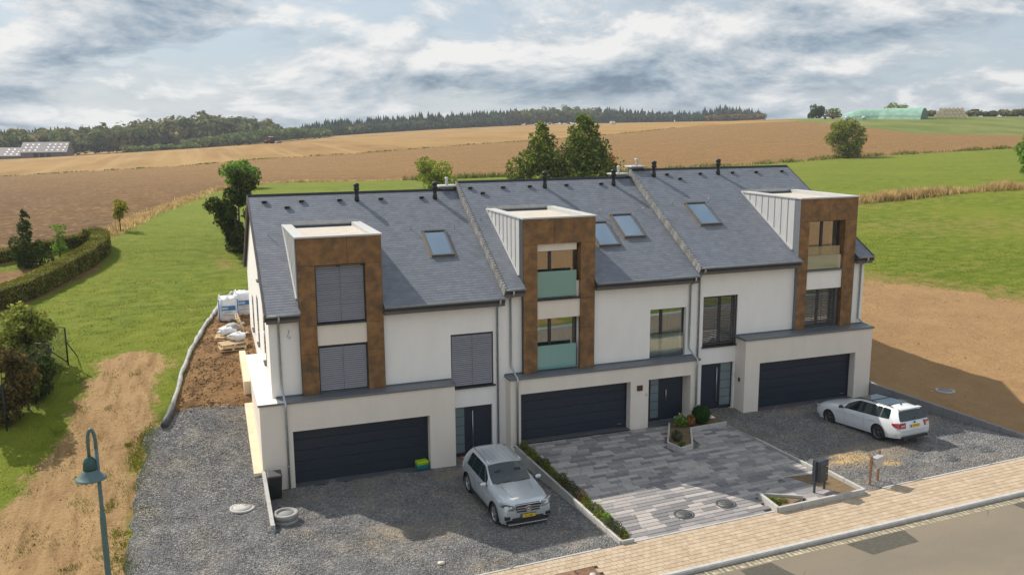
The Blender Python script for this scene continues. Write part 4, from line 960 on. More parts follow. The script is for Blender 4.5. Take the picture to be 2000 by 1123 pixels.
def plate(root, c, nx, w, h, txt, pitch=0.):
    """number plate facing nx (+1 front, -1 rear)"""
    n = Vector((nx*math.cos(pitch), 0, math.sin(pitch))); u = Vector((0, nx, 0)); v = n.cross(u); c = Vector(c)
    if v.z < 0: v = -v
    p = MB().obox(c, n*.008, u*(w/2), v*(h/2)).build('number_plate', M_plate, root, local=True)
    MB().obox(c+n*.006-u*(w/2-.022), n*.004, u*.022, v*(h/2-.003)).build('country_band', M_blue, p, local=True)
    me = text_mesh(txt, h*.82, M_black); o = link('lettering', me, p, local=True)
    o.matrix_local = Matrix(((u.x, v.x, n.x, (c+n*.0095+u*.018).x), (u.y, v.y, n.y, (c+n*.0095+u*.018).y), (u.z, v.z, n.z, (c+n*.0095+u*.018).z), (0,0,0,1)))
    return p

def ring(x, prof): return [(x+q[2] if len(q) > 2 else x, q[0], q[1]) for q in prof]
# profile levels: 0 sill, 1 low side, 2 mid side, 3 shoulder, 4 belt, 5 glass top, 6 roof edge, 7 roof, 8 centre
def build_suv():
    root = empty('parked_car', (7.47, -4.3, .1), 0)
    pnt = car_paint('silver_blue_paint', (.56,.61,.645), .35, .28)
    Hh = 1.60
    def low(w, zs=.30): return [(w*.93, zs), (w*.995, zs+.16)]
    S = []
    S.append([(2.18,.72,.24),(2.27,.80,.42),(2.30,.80,.66),(2.28,.76,.84),(2.22,.72,.95),(2.19,.56,.985),(2.18,.46,.995),(2.17,.24,1.005),(2.17,0,1.01)])
    S.append([(2.02,.86,.25),(2.05,.90,.44),(2.06,.90,.68),(2.04,.87,.86),(2.0,.81,.975),(1.99,.64,1.025),(1.985,.50,1.04),(1.98,.26,1.05),(1.98,0,1.053)])
    for x, zb, zc in ((1.5,1.03,1.09),(1.12,1.06,1.125)):
        S.append([(x,.89,.28),(x,.945,.46),(x,.945,.72),(x,.93,.92),(x,.87,zb),(x,.72,zc-.015),(x,.55,zc),(x,.28,zc+.012),(x,0,zc+.015)])
    S.append([(.92,.88,.27),(.92,.94,.45),(.92,.945,.74),(.92,.935,.95),(.90,.885,1.06),(.78,.76,1.11),(.79,.71,1.122),(.84,.34,1.14),(.85,0,1.143)])      # cowl
    def cab(x, zr, wr, belt=1.07, dx=0): return [(x,.88,.27),(x,.94,.45),(x,.945,.75),(x,.94,.97),(x,.895,belt),(x+dx,wr+.055,zr-.07),(x+dx,wr+.015,zr-.025),(x+dx,wr*.5,zr+.012),(x+dx,0,zr+.02)]
    S.append(cab(.62,1.30,.70,1.07,-.18))
    S.append(cab(.22,1.555,.62,1.08,-.18)); S.append(cab(-.13,1.585,.63,1.085,-.08)); S.append(cab(-.22,1.59,.63,1.085,-.08))
    S.append(cab(-.95,1.595,.625,1.095,0)); S.append(cab(-1.04,1.595,.625,1.10,0)); S.append(cab(-1.5,1.58,.61,1.11,0)); 
    S.append([(-1.86,.885,.29),(-1.86,.94,.46),(-1.87,.945,.78),(-1.87,.935,.99),(-1.86,.88,1.12),(-1.74,.655,1.475),(-1.76,.575,1.545),(-1.78,.3,1.575),(-1.78,0,1.58)])
    S.append([(-2.2,.80,.33),(-2.27,.86,.48),(-2.30,.86,.72),(-2.27,.84,.92),(-2.20,.80,1.07),(-1.95,.64,1.44),(-1.93,.55,1.52),(-1.93,.28,1.545),(-1.93,0,1.55)])
    def gr(i, j):
        if i == 999: return 1 if j == 4 else 0
        if i == -1: return 2 if j == 0 else 0
        if j == 4: return {5: 1, 6: 1, 7: 2, 8: 1, 9: 2, 10: 1, 11: 0}.get(i, 0)
        if j in (6, 7) and i in (4, 5): return 1
        if j == 5 and i in (4, 5): return 0
        return 0
    car_shell(S, [(1.45,.42),(-1.42,.42)], 4.66, gr, .37, None, root, pnt)
    for x in (1.45,-1.42):
        for y in (.80,-.80): wheel(root, x, y, .365, .24, M_riml if True else M_rimd, 5)
        for sy in (-1, 1):      # dark arch lips
            mb = MB(); path = [(x+.425*math.cos(a), sy*.942, .37+.425*math.sin(a)) for a in np.linspace(-.12, math.pi+.12, 17)]
            mb.tube(path, .022, 5); mb.build('arch_trim', M_trim, root, local=True)
    for sy in (-1, 1):
        mb = MB(); mb.box(-1.0,1.02,sy*.93-.02,sy*.93+.02,.27,.37); mb.build('side_step', M_trim, root, local=True, bevel=.012)
        mb = MB(); mb.tube([(.1,sy*.60,1.615),(-.3,sy*.605,1.64),(-1.2,sy*.60,1.64),(-1.62,sy*.585,1.60)], .016, 6); mb.build('roof_rail', M_chrome, root, local=True)
        mb = MB(); mb.lathe([(.0,-.11),(.07,-.1),(.095,-.03),(.095,.05),(.06,.1),(0,.11)], 12, (0,0,0), axis='y')
        mb.v = [(v[0]*.65+.68, v[1]+sy*1.03, v[2]*.85+1.13) for v in mb.v]; mr = mb.build('wing_mirror', pnt, root, local=True)
        MB().obox((.66,sy*.93,1.09), (.03,0,0), (0,.05,0), (0,0,.02)).build('mirror_arm', M_trim, mr, local=True)
        MB().obox((.615,sy*1.03,1.13), (.004,0,0), (0,.085,0), (0,0,.06)).build('mirror_glass', M_carglass, mr, local=True)
        for x in (.0,-.95): MB().obox((x,sy*.953,.93), (.11,0,0), (0,.014,0), (0,0,.017)).build('door_handle', M_chrome, root, local=True, bevel=.008)
        # sweeping headlamp
        hl = MB(); o = [(2.325,.49,.76),(2.31,.70,.78),(2.06,.925,.88),(2.04,.90,.985),(2.22,.74,.985),(2.285,.51,.925)]
        hl.add([(a+.012, sy*b, c) for a, b, c in o] + [(a-.08, sy*b*.97, c) for a, b, c in o], [(0,1,2,3,4,5)[::sy], *[((i, 6+i, 6+(i+1) % 6, (i+1) % 6))[::sy] for i in range(6)]]); h = hl.build('headlight', mat('lamp_smoked', (.17,.185,.20), .15, .4, coat=1.), root, local=True)
        MB().lathe([(.0,.012),(.045,.008),(.055,-.03)], 12, (2.325, sy*.62, .86), axis='x').build('projector', M_lamp, h, local=True)
        MB().tube([(2.295,sy*.52,.935),(2.235,sy*.74,.99),(2.05,sy*.91,.99)], .012, 5).build('day_light', mat('lamp_white', (.8,.82,.85), .2), h, local=True)
        # bumper intakes
        MB().obox((2.235,sy*.72,.50), (.05,0,0), (-.05*0,.10,0), (0,0,.07)).build('air_intake', M_trim, root, local=True, bevel=.02)
        tl = MB().obox((-2.20,sy*.72,.98), (.09,0,0), (0,.15,0), (0,0,.09)).build('tail_light', M_red, root, local=True, bevel=.02)
        MB().tube([(1.0,sy*.957,.80),(0,sy*.960,.83),(-1.0,sy*.957,.87)], .006, 4).build('door_crease', pnt, root, local=True)
        for x in (.42,-.50): MB().box(x-.003,x+.003,sy*.9505-.002,sy*.9505+.002,.5,.95).build('door_gap', M_trim, root, local=True)
    # grille, star, plate
    gm = MB(); o = [(-.47,.87),(-.42,.93),(.42,.93),(.47,.87),(.40,.66),(-.40,.66)]
    gm.prism([(a, b) for a, b in o], 2.20, 2.315, 'x'); g = gm.build('grille', M_trim, root, local=True, bevel=.01)
    gm = MB(); N_ = len(o)
    gm.tube([(2.318,a,b) for a, b in o + o[:1]], .012, 5, cap=False); gm.build('grille_frame', M_chrome, g, local=True)
    for z in (.745,.83):
        q = MB(); q.obox((2.325,0,z), (.012,0,0), (0,.42,0), (0,0,.02)); q.build('grille_bar', M_chrome, g, local=True, bevel=.006)
    st = MB(); st.lathe([(.088,2.335),(.107,2.345),(.107,2.352),(.094,2.356),(.088,2.35)], 24, (0,0,.79), axis='x')
    for k in range(3):
        a = math.pi/2 + k*2*math.pi/3; d = Vector((0, math.cos(a), math.sin(a))); p = Vector((0, -math.sin(a), math.cos(a))); c = Vector((2.346,0,.79))
        st.add([c+d*.098, c+p*.02, c-p*.02, c+Vector((.014,0,0))], [(0,1,3),(0,3,2),(0,2,1)])
    st.build('star_emblem', M_chrome, g, local=True)
    MB().lathe([(.0,2.336),(.095,2.334)], 20, (0,0,.79), axis='x').build('emblem_disc', M_black, g, local=True)
    MB().obox((2.24,0,.40), (.06,0,0), (0,.56,0), (0,0,.085)).build('lower_intake', M_trim, root, local=True, bevel=.02)
    MB().obox((2.25,0,.265), (.07,0,0), (0,.70,0), (0,0,.022)).build('skid_plate', M_riml, root, local=True, bevel=.012)
    plate(root, (2.325,0,.535), 1, .50, .11, 'BE 6683'); MB().obox((2.30,0,.535), (.018,0,0), (0,.27,0), (0,0,.065)).build('plate_holder', M_trim, root, local=True)
    for sy in (-1, 1): MB().tube([(1.95,sy*.40,1.062),(1.5,sy*.47,1.118),(1.05,sy*.52,1.15)], .010, 5).build('bonnet_crease', pnt, root, local=True)
    MB().tube([(.86,-.6,1.145),(.80,-.05,1.175)], .010, 5).build('wiper', M_trim, root, local=True); MB().tube([(.86,.05,1.15),(.80,.62,1.17)], .010, 5).build('wiper', M_trim, root, local=True)
    for k in (-.36,-.18,0,.18,.36): MB().obox((-.75,k,1.614), (.7,0,0), (0,.012,0), (0,0,.006)).build('roof_rib', pnt, root, local=True)
    for sx, y in ((.35,.36),(.35,-.36),(-.55,.36),(-.55,-.36)):
        q = MB(); q.obox((sx,y,1.0), (.06,0,0), (0,.22,0), (0,0,.28)); q.obox((sx-.02,y,1.34), (.04,0,0), (0,.12,0), (0,0,.08)); q.build('car_seat', M_trim, root, local=True, bevel=.03)
    tag(root, 'silver sport utility car facing the street on dark gravel before the left house', 'car')
    return root
suv = build_suv()
suv.rotation_euler = (math.radians(0), math.radians(-.5), math.radians(-89)); 

def build_estate():
    root = empty('parked_car', (23.95, -3.95, .66), math.radians(92.5))
    pnt = car_paint('pearl_white_paint', (.74,.77,.80), .1, .3)
    S = []
    S.append([(2.22,.66,.22),(2.30,.76,.36),(2.32,.76,.54),(2.28,.72,.68),(2.22,.68,.76),(2.18,.54,.80),(2.17,.44,.815),(2.16,.22,.83),(2.16,0,.835)])
    S.append([(2.02,.82,.22),(2.05,.86,.38),(2.06,.865,.56),(2.03,.83,.71),(1.98,.78,.80),(1.96,.62,.855),(1.95,.48,.875),(1.94,.24,.89),(1.94,0,.895)])
    for x, zb, zc in ((1.45,.88,.955),(1.15,.90,.985)):
        S.append([(x,.85,.22),(x,.90,.40),(x,.905,.62),(x,.885,.79),(x,.83,zb),(x,.70,zc-.02),(x,.54,zc),(x,.27,zc+.015),(x,0,zc+.02)])
    S.append([(.95,.845,.21),(.95,.90,.40),(.95,.905,.63),(.95,.89,.82),(.93,.845,.915),(.83,.72,.98),(.84,.67,.99),(.9,.32,1.015),(.92,0,1.02)])
    def cab(x, zr, wr, belt=.94, dx=0): return [(x,.845,.21),(x,.90,.40),(x,.905,.64),(x,.895,.84),(x,.855,belt),(x+dx,wr+.05,zr-.06),(x+dx,wr+.012,zr-.02),(x+dx,wr*.5,zr+.012),(x+dx,0,zr+.02)]
    S.append(cab(.60,1.20,.66,.93,-.14)); S.append(cab(.12,1.405,.585,.94,-.1)); S.append(cab(-.12,1.43,.585,.945,-.06)); S.append(cab(-.20,1.432,.585,.945,-.06))
    S.append(cab(-.98,1.43,.58,.96,0)); S.append(cab(-1.06,1.428,.58,.962,0)); S.append(cab(-1.30,1.42,.575,.965,0)); S.append(cab(-1.36,1.42,.575,.966,0))
    S.append([(-1.78,.845,.24),(-1.78,.90,.42),(-1.79,.905,.66),(-1.79,.885,.86),(-1.80,.84,.985),(-1.72,.625,1.335),(-1.74,.55,1.39),(-1.76,.28,1.415),(-1.76,0,1.42)])
    S.append([(-2.24,.76,.28),(-2.31,.82,.42),(-2.33,.82,.62),(-2.30,.795,.80),(-2.25,.76,.94),(-2.02,.61,1.30),(-1.98,.54,1.365),(-1.97,.28,1.388),(-1.97,0,1.393)])
    def gr(i, j):
        if i == 999: return 1 if j == 4 else 0
        if i == -1: return 2 if j == 0 else 0
        if j == 4: return {5: 1, 6: 1, 7: 2, 8: 1, 9: 2, 10: 1, 11: 2, 12: 1}.get(i, 0)
        if j in (6, 7) and i in (4, 5): return 1
        return 0
    car_shell(S, [(1.42,.37),(-1.26,.37)], 4.69, gr, .325, None, root, pnt)
    for x in (1.42,-1.26):
        for y in (.78,-.78): w = wheel(root, x, y, .325, .215, M_rimd, 5)
    for sy in (-1, 1):
        mb = MB(); mb.tube([(.05,sy*.565,1.435),(-.2,sy*.57,1.462),(-1.4,sy*.56,1.455),(-1.72,sy*.55,1.42)], .016, 6); mb.build('roof_rail', M_trim, root, local=True)
        mb = MB(); mb.lathe([(.0,-.10),(.06,-.09),(.085,-.03),(.085,.05),(.05,.09),(0,.10)], 12, (0,0,0), axis='y'); mb.v = [(v[0]*.65+.64, v[1]+sy*.985, v[2]*.8+.995) for v in mb.v]
        mr = mb.build('wing_mirror', M_trim, root, local=True); MB().obox((.63,sy*.885,.95), (.03,0,0), (0,.05,0), (0,0,.018)).build('mirror_arm', M_trim, mr, local=True)
        for x in (.02,-.95): MB().obox((x,sy*.912,.80), (.105,0,0), (0,.014,0), (0,0,.016)).build('door_handle', pnt, root, local=True, bevel=.008)
        tl = MB(); o = [(-2.305,.50,.90),(-2.27,.80,.90),(-2.05,.905,.88),(-2.05,.905,.77),(-2.29,.83,.69),(-2.335,.52,.69)]
        tl.add([(a-.012, sy*b, c) for a, b, c in o] + [(a+.10, sy*b*.95, c) for a, b, c in o], [(0,1,2,3,4,5)[::-sy], *[(i, 6+i, 6+(i+1) % 6, (i+1) % 6)[::-sy] for i in range(6)]])
        t = tl.build('tail_light', M_red, root, local=True)
        MB().obox((-2.328,sy*.66,.80), (.006,0,0), (0,.10,0), (0,0,.022)).build('reversing_lamp', mat('lamp_pink', (.75,.5,.5), .2), t, local=True)
        hl = MB().obox((2.11,sy*.66,.70), (.11,0,0), (0,.15,0), (0,0,.05)).build('headlight', M_lamp, root, local=True, bevel=.02)
        q = MB(); q.lathe([(.055,-2.36),(.062,-2.38),(.055,-2.385),(.045,-2.36)], 14, (0,0,0), axis='x'); q.v = [(v[0]+.04, v[1]*1.5+sy*.52, v[2]*.75+.275) for v in q.v]; q.build('exhaust_tip', M_chrome, root, local=True)
        for x in (.48,-.53): MB().box(x-.003,x+.003,sy*.9105-.002,sy*.9105+.002,.36,.83).build('door_gap', mat('gap_grey', (.28,.3,.32), .6), root, local=True)
        MB().tube([(1.0,sy*.913,.72),(-.2,sy*.917,.745),(-1.0,sy*.912,.76)], .006, 4).build('door_crease', pnt, root, local=True)
    MB().box(-1.45,.10,-.50,.50,1.438,1.452).build('glass_roof', M_carglass, root, local=True, bevel=.006)
    MB().box(-.62,-.52,-.50,.50,1.4525,1.458).build('roof_bar', M_trim, root, local=True)
    MB().obox((-2.30,0,.30), (.07,0,0), (0,.66,0), (0,0,.055)).build('rear_diffuser', M_trim, root, local=True, bevel=.02)
    MB().obox((-2.03,0,1.385), (.10,0,0), (0,.56,0), (0,0,.018)).build('roof_spoiler', pnt, root, local=True, bevel=.012)
    MB().obox((-1.62,0,1.45), (.05,0,0), (0,.012,0), (0,0,.028)).build('aerial_fin', M_trim, root, local=True, bevel=.008)
    MB().lathe([(.0,-2.318),(.036,-2.316),(.046,-2.30)], 16, (0,0,.885), axis='x').build('badge', M_trim, root, local=True)
    MB().tube([(-2.29,-.5,.925),(-2.30,0,.93),(-2.29,.5,.925)], .008, 5).build('tailgate_line', pnt, root, local=True)
    MB().obox((-2.335,0,.56), (.004,0,0), (0,.72,0), (0,0,.004)).build('bumper_line', mat('gap_grey', (.28,.3,.32), .6), root, local=True)
    plate(root, (-2.345,0,.755), -1, .50, .11, 'EC 0637')
    MB().tube([(-2.235,0,1.0),(-2.12,-.35,1.1)], .009, 5).build('rear_wiper', M_trim, root, local=True)
    for sx, y in ((.30,.34),(.30,-.34),(-.6,.34),(-.6,-.34)):
        q = MB(); q.obox((sx,y,.86), (.06,0,0), (0,.21,0), (0,0,.28)); q.obox((sx-.02,y,1.2), (.04,0,0), (0,.11,0), (0,0,.07)); q.build('car_seat', M_trim, root, local=True, bevel=.03)
    tag(root, 'white estate car with black roof rails parked nose to the right garage', 'car'); return root
est = build_estate(); est.rotation_euler = (0, math.radians(4.0), math.radians(94.5))

# ---------------------------------------------------------------- paving, kerbs, planters
M_conc = mat('concrete', (.47,.455,.43), .85, var=.12, vs=4, bump=.2, bs=60, dirt=((.28,.27,.245), 2.2, .45))
M_concd = mat('concrete_dark', (.235,.235,.24), .85, var=.14, vs=3, bump=.2, bs=60, dirt=((.15,.15,.15), 1.5, .4))
M_soil = mat('planter_soil', (.17,.115,.06), .95, var=.35, vs=7, bump=.6, bs=25)
PAV = [mat('paver_%s' % n, c, .8, var=.08, vs=7, bump=.12, bs=90) for n, c in (('light', (.40,.365,.345)), ('pale', (.345,.315,.302)), ('mid', (.28,.263,.26)), ('grey', (.225,.215,.219)), ('dark', (.18,.173,.181)))]
def pavers():
    rows = []; r = random.Random(3); y = -9.08
    beds = [[(15.2,-2.35),(16.45,-.28),(18.85,-.28),(18.85,-1.08),(16.95,-1.2),(15.98,-2.95),(15.35,-3.12)], [(15.62,-7.95),(15.48,-9.3),(19.08,-9.3),(19.02,-7.25),(17.2,-6.9)]]
    pc = []
    rw = .235
    while y < -.02:
        y1 = min(y+rw, -.02); x = 10.18 - (y+9.1)*.045 + r.uniform(-.4, 0); xl = 10.18-(y+9.1)*.045; xr = 18.86 + (.14 if y < -6.5 else 0)
        while x < xr:
            ln = r.choice((.42,.57,.57,.72,.86)); a, b = max(x, xl), min(x+ln, xr); x += ln
            if b-a < .06: continue
            cx, cy = (a+b)/2, (y+y1)/2
            if any(in_poly(P, np.array(cx), np.array(cy)) for P in beds): continue
            pc.append((a, b, y, y1, r.choices(range(5), (2.2,2.6,2.6,2.8,1.9))[0], r.uniform(-.002, .002)))
        y += rw
    cam = Vector(CAM_LOC)
    pc.sort(key=lambda q: -((q[1]-q[0])*(q[3]-q[2]))/((Vector(((q[0]+q[1])/2, (q[2]+q[3])/2, .5))-cam).length**3))
    drv = GROUND['paved_driveway']; rest = MB(); g = .007
    def shape(mb, q):
        a, b, c, d, m, dz = q; za, zb_, zc, zd_ = [float(yard2(xx, yy))+dz for xx, yy in ((a,c),(b,c),(b,d),(a,d))]; k = .012; t = .02
        V = [(a+g,c+g,za-.055),(b-g,c+g,zb_-.055),(b-g,d-g,zc-.055),(a+g,d-g,zd_-.055),(a+g,c+g,za-k),(b-g,c+g,zb_-k),(b-g,d-g,zc-k),(a+g,d-g,zd_-k),(a+g+k,c+g+k,za),(b-g-k,c+g+k,zb_),(b-g-k,d-g-k,zc),(a+g+k,d-g-k,zd_)]
        mb.add(V, [(8,9,10,11),(4,5,9,8),(5,6,10,9),(6,7,11,10),(7,4,8,11),(0,1,5,4),(1,2,6,5),(2,3,7,6),(3,0,4,7)], m)
    for i, q in enumerate(pc):
        if i < 300:
            mb = MB(); shape(mb, (*q[:4], 0, q[5])); mb.build('paver', PAV[q[4]], drv)
        else: shape(rest, q)
    if rest.v: o = rest.build('paver_field', PAV, drv); o['kind'] = 'stuff'
pavers()
def cobbles():
    """small beige blocks of the pavement"""
    cols = [mat('beige_block_%d' % i, c, .85, var=.1, vs=5, bump=.15, bs=80) for i, c in enumerate(((.455,.355,.25),(.43,.33,.228),(.475,.375,.27),(.415,.315,.215)))]
    mb = MB(); r = random.Random(5); g = .003; y = -11.19; j = 0
    while y < -9.12:
        y1 = y+.207; x = 3.0 - (j % 2)*.11; j += 1
        while x < 31.5:
            a, b = x+g, x+.222-g; x += .222; c, d = y+g, y1-g; za, zb_ = float(street(a)), float(street(b)); k = .008; dz = r.uniform(-.003, .003)
            if 7.05 < (a+b)/2 < 8.35 and -10.62 < (c+d)/2 < -9.95: continue
            mi = r.randrange(4)
            mb.add([(a,c,za-.05),(b,c,zb_-.05),(b,d,zb_-.05),(a,d,za-.05),(a,c,za-k+dz),(b,c,zb_-k+dz),(b,d,zb_-k+dz),(a,d,za-k+dz),(a+k,c+k,za+dz),(b-k,c+k,zb_+dz),(b-k,d-k,zb_+dz),(a+k,d-k,za+dz)],
                   [(8,9,10,11),(4,5,9,8),(5,6,10,9),(6,7,11,10),(7,4,8,11),(0,1,5,4),(1,2,6,5)], mi)
        y = y1
    o = mb.build('pavement_blocks', cols, GROUND['pavement_bed']); o['kind'] = 'stuff'
cobbles()
tag(MB().add([(-60,-11.2,street(-60)-.003),(3.0,-11.2,street(3)-.003),(3.0,-9.1,street(3)-.003),(-60,-9.1,street(-60)-.003)], [(0,1,2,3)]).build('pavement', mat('pavement_far', (.445,.345,.24), .9, var=.15, vs=3)), kind='structure')
tag(MB().add([(31.5,-11.2,street(31.5)-.003),(70,-11.2,street(70)-.003),(70,-9.1,street(70)-.003),(31.5,-9.1,street(31.5)-.003)], [(0,1,2,3)]).build('pavement', mat('pavement_far', (.445,.345,.24), .9)), kind='structure')
kb = empty('kerb', (0,-11.27,0)); tag(kb, kind='structure')
for i in range(-6, 34):
    x = 1.0*i; a, b = x+.006, x+.994; za, zb_ = float(street(a)), float(street(b))
    mb = MB(); pr = [(-11.35,-.16),(-11.19,-.16),(-11.19,.012),(-11.31,.012),(-11.35,-.025)]
    mb.add([(a,q,za+h) for q, h in pr] + [(b,q,zb_+h) for q, h in pr], [(0,1,2,3,4),(9,8,7,6,5)] + [(k,5+k,5+(k+1) % 5,(k+1) % 5) for k in range(5)]); mb.build('kerb_stone', M_conc, kb)
# gutter of pale setts along the kerb, back edging of the pavement
gs = MB(); r_ = random.Random(9); x = -2.0
while x < 31:
    for k in range(2):
        a, b = x+.006, x+.154; y0 = -11.365-.155*k; z = float(street(a))-.118
        gs.box(a, b, y0-.145, y0-.006, z-.04, z+.006+r_.uniform(0, .004), r_.randrange(2))
    x += .16
o = gs.build('gutter_setts', [mat('sett_a', (.45,.40,.27), .9, var=.15, vs=9), mat('sett_b', (.36,.32,.22), .9, var=.15, vs=9)], GROUND['road']); o['kind'] = 'stuff'
be = empty('edging', (0,-9.06,0)); tag(be, kind='structure')
for i in range(3, 31):
    if 9 <= i < 10: continue
    a, b = i+.004, i+.996; za, zb_ = float(street(a)), float(street(b))
    MB().add([(a,-9.10,za-.1),(b,-9.10,zb_-.1),(b,-9.03,zb_-.1),(a,-9.03,za-.1),(a,-9.10,za+.006),(b,-9.10,zb_+.006),(b,-9.03,zb_+.006),(a,-9.03,za+.006)], [(4,5,6,7),(0,1,5,4),(2,3,7,6),(1,2,6,5),(3,0,4,7)]).build('edging_stone', M_conc, be)
# darker repairs in the asphalt
M_patch = mat('asphalt_patch', (.085,.078,.06), .9, var=.25, vs=8, bump=.3, bs=60)
for P in ([(12.3,-11.75),(13.4,-11.72),(13.9,-13.6),(12.2,-13.7)], [(16.2,-11.72),(18.5,-11.70),(18.35,-12.45),(16.5,-12.55)], [(23.1,-11.72),(26.5,-11.72),(26.5,-13.3),(23.3,-12.75)]):
    P = rough(P, .25, .025); tag(MB().add([(a, b, float(roadh(a, b))+.004) for a, b in P], [tuple(range(len(P)))]).build('asphalt_repair', M_patch), kind='structure')

def kerb_run(parent, pts, w, h0, h1, zf, name='edge_stone', step=.9, m=None):
    """upright edging stones set along a line; zf gives the foot"""
    for (ax, ay), (bx, by) in zip(pts, pts[1:]):
        L = math.hypot(bx-ax, by-ay); n = max(1, round(L/step)); ux, uy = (bx-ax)/L, (by-ay)/L; nx, ny = -uy*w/2, ux*w/2
        for i in range(n):
            a, b = i*L/n+.004, (i+1)*L/n-.004; p = [(ax+ux*a, ay+uy*a), (ax+ux*b, ay+uy*b)]; z = [float(zf(*q)) for q in p]
            V = []
            for hh in (-h0, h1):
                for q, zz in zip(p, z): V += [(q[0]+nx, q[1]+ny, zz+hh), (q[0]-nx, q[1]-ny, zz+hh)]
            MB().add(V, [(0,2,3,1),(4,5,7,6),(0,1,5,4),(2,6,7,3),(0,4,6,2),(1,3,7,5)]).build(name, m or M_conc, parent, bevel=.012)
# bed between the gravel forecourt and the paved drive
pl = empty('planting_bed', (9.7,-4.5,.2)); tag(pl, 'long narrow bed of lavender between gravel and paved driveway', 'flower bed')
kerb_run(pl, [(9.36,-.25),(9.72,-9.05)], .09, .7, .12, lambda x, y: yard2(x, y))
kerb_run(pl, [(9.81,-.25),(10.16,-9.05)], .07, .3, .012, lambda x, y: yard2(x, y))
kerb_run(pl, [(9.72,-9.07),(10.16,-9.07)], .08, .3, .12, lambda x, y: yard2(x, y), step=.5)
MB().add([(9.38,-.25,float(yard2(9.4,-.25))+.02),(9.80,-.25,float(yard2(9.4,-.25))+.02),(10.14,-9.0,float(yard2(10,-9))+.02),(9.74,-9.0,float(yard2(10,-9))+.02)], [(0,1,2,3)]).build('soil', M_soil, pl)
p2 = empty('planting_bed', (17,-1,.5)); tag(p2, 'angled bed with clipped ball shrub beside the middle entrance door', 'flower bed')
yz = lambda x, y: yard2(x, y)
B2 = [(15.2,-2.35),(16.45,-.28),(18.8,-.28),(18.8,-1.08),(16.95,-1.2),(15.98,-2.95),(15.35,-3.12),(15.2,-2.35)]
kerb_run(p2, B2[:2], .08, .3, .2, yz, step=.8); kerb_run(p2, B2[3:], .08, .3, .2, yz, step=.8)
MB().add([(a, b, float(yz(a, b))+.13) for a, b in B2[:-1]], [tuple(range(7))]).build('soil', M_soil, p2)
p3 = empty('planting_bed', (17.3,-8.3,.6)); tag(p3, 'low kerbed bed with bare soil at the street under the dark mailbox', 'flower bed')
B3 = [(15.62,-7.95),(15.5,-9.22),(19.05,-9.22),(19.0,-7.3),(17.3,-6.95)]
z3f = lambda x, y: street(x)
kerb_run(p3, [B3[0], B3[1], B3[2], B3[3]], .10, .25, .2, z3f, step=.9); kerb_run(p3, [B3[0], (16.85,-8.75)], .07, .2, .17, z3f); kerb_run(p3, [(17.45,-7.3),(18.25,-9.1)], .06, .2, .05, z3f)
MB().add([(a, b, float(z3f(a, b))+.07) for a, b in ((15.62,-7.95),(15.5,-9.2),(16.85,-8.75))], [(0,1,2)]).build('soil', M_soil, p3)
MB().add([(a, b, float(z3f(a, b))+.06) for a, b in ((17.4,-7.0),(18.25,-9.2),(19.05,-9.2),(19.0,-7.3))], [(0,1,2,3)]).build('soil', M_soil, p3)
MB().add([(a, b, float(z3f(a, b))+.045) for a, b in ((15.66,-7.98),(16.85,-8.78),(16.85,-9.2),(18.28,-9.2),(17.42,-7.0))], [(0,1,2,3,4)]).build('path_bed', M_bed, p3)
y = -7.12; i = 0
while y > -9.15:      # slabs to the letter box
    y2 = max(y-.28, -9.17)
    def xl(t): return 17.3-(t+7.0)/-1.0*1.6 if t > -8.0 else min(16.9, 15.7+(-8.0-t)/.75*1.15)
    def xr(t): return 17.46+(-7.05-t)/2.05*.79
    q = [(xl(y), y-.006), (xl(y2), y2+.006), (xr(y2), y2+.006), (xr(y), y-.006)]
    if min(q[3][0]-q[0][0], q[2][0]-q[1][0]) > .05:
        sx_ = (q[0][0]+q[3][0])/2+(.2 if i % 2 else -.15); parts_ = [(q[0], q[1], (sx_-.005, q[1][1]), (sx_-.005, q[0][1])), ((sx_+.005, q[0][1]), (sx_+.005, q[1][1]), q[2], q[3])]
        for kk, w_ in enumerate(parts_):
            if w_[2][0]-w_[0][0] < .05: continue
            V = [(a, b, float(z3f(a, b))+.03) for a, b in w_] + [(a, b, float(z3f(a, b))+.08) for a, b in w_]
            MB().add(V, [(4,5,6,7),(0,1,5,4),(1,2,6,5),(2,3,7,6),(3,0,4,7)]).build('path_slab', PAV[(i*2+kk*3) % 4], p3)
    y = y2; i += 1
ek = empty('driveway_edge', (18.9,-4,.5)); tag(ek, 'pale stone edging between paved driveway and right gravel yard', 'edging'); kerb_run(ek, [(18.86,-.7),(19.02,-7.2)], .09, .3, .07, yz, step=1.0)

# ---------------------------------------------------------------- walls, covers, things in the yard
rw = empty('retaining_wall', (27.6,-4,.7)); tag(rw, 'grey concrete retaining wall holding the dirt beside the white car', 'wall')
n = 16; A, B = Vector((27.36,-.16,0)), Vector((28.75,-10.5,0)); d = (B-A)/n; nn = Vector((-d.y, d.x, 0)).normalized()
for i in range(n):
    a, b = A+d*i+d.normalized()*.006, A+d*(i+1)-d.normalized()*.006; zt = [1.27-.015*i, 1.27-.015*(i+1)]; w = nn*.06
    V = [a-w, b-w, b+w, a+w]; V = [(v.x, v.y, .2) for v in V] + [(V[0].x,V[0].y,zt[0]),(V[1].x,V[1].y,zt[0]),(V[2].x,V[2].y,zt[0]),(V[3].x,V[3].y,zt[0])]
    MB().add(V, [(0,3,2,1),(4,5,6,7),(0,1,5,4),(1,2,6,5),(2,3,7,6),(3,0,4,7)]).build('wall_element', M_concd, rw, bevel=.012)
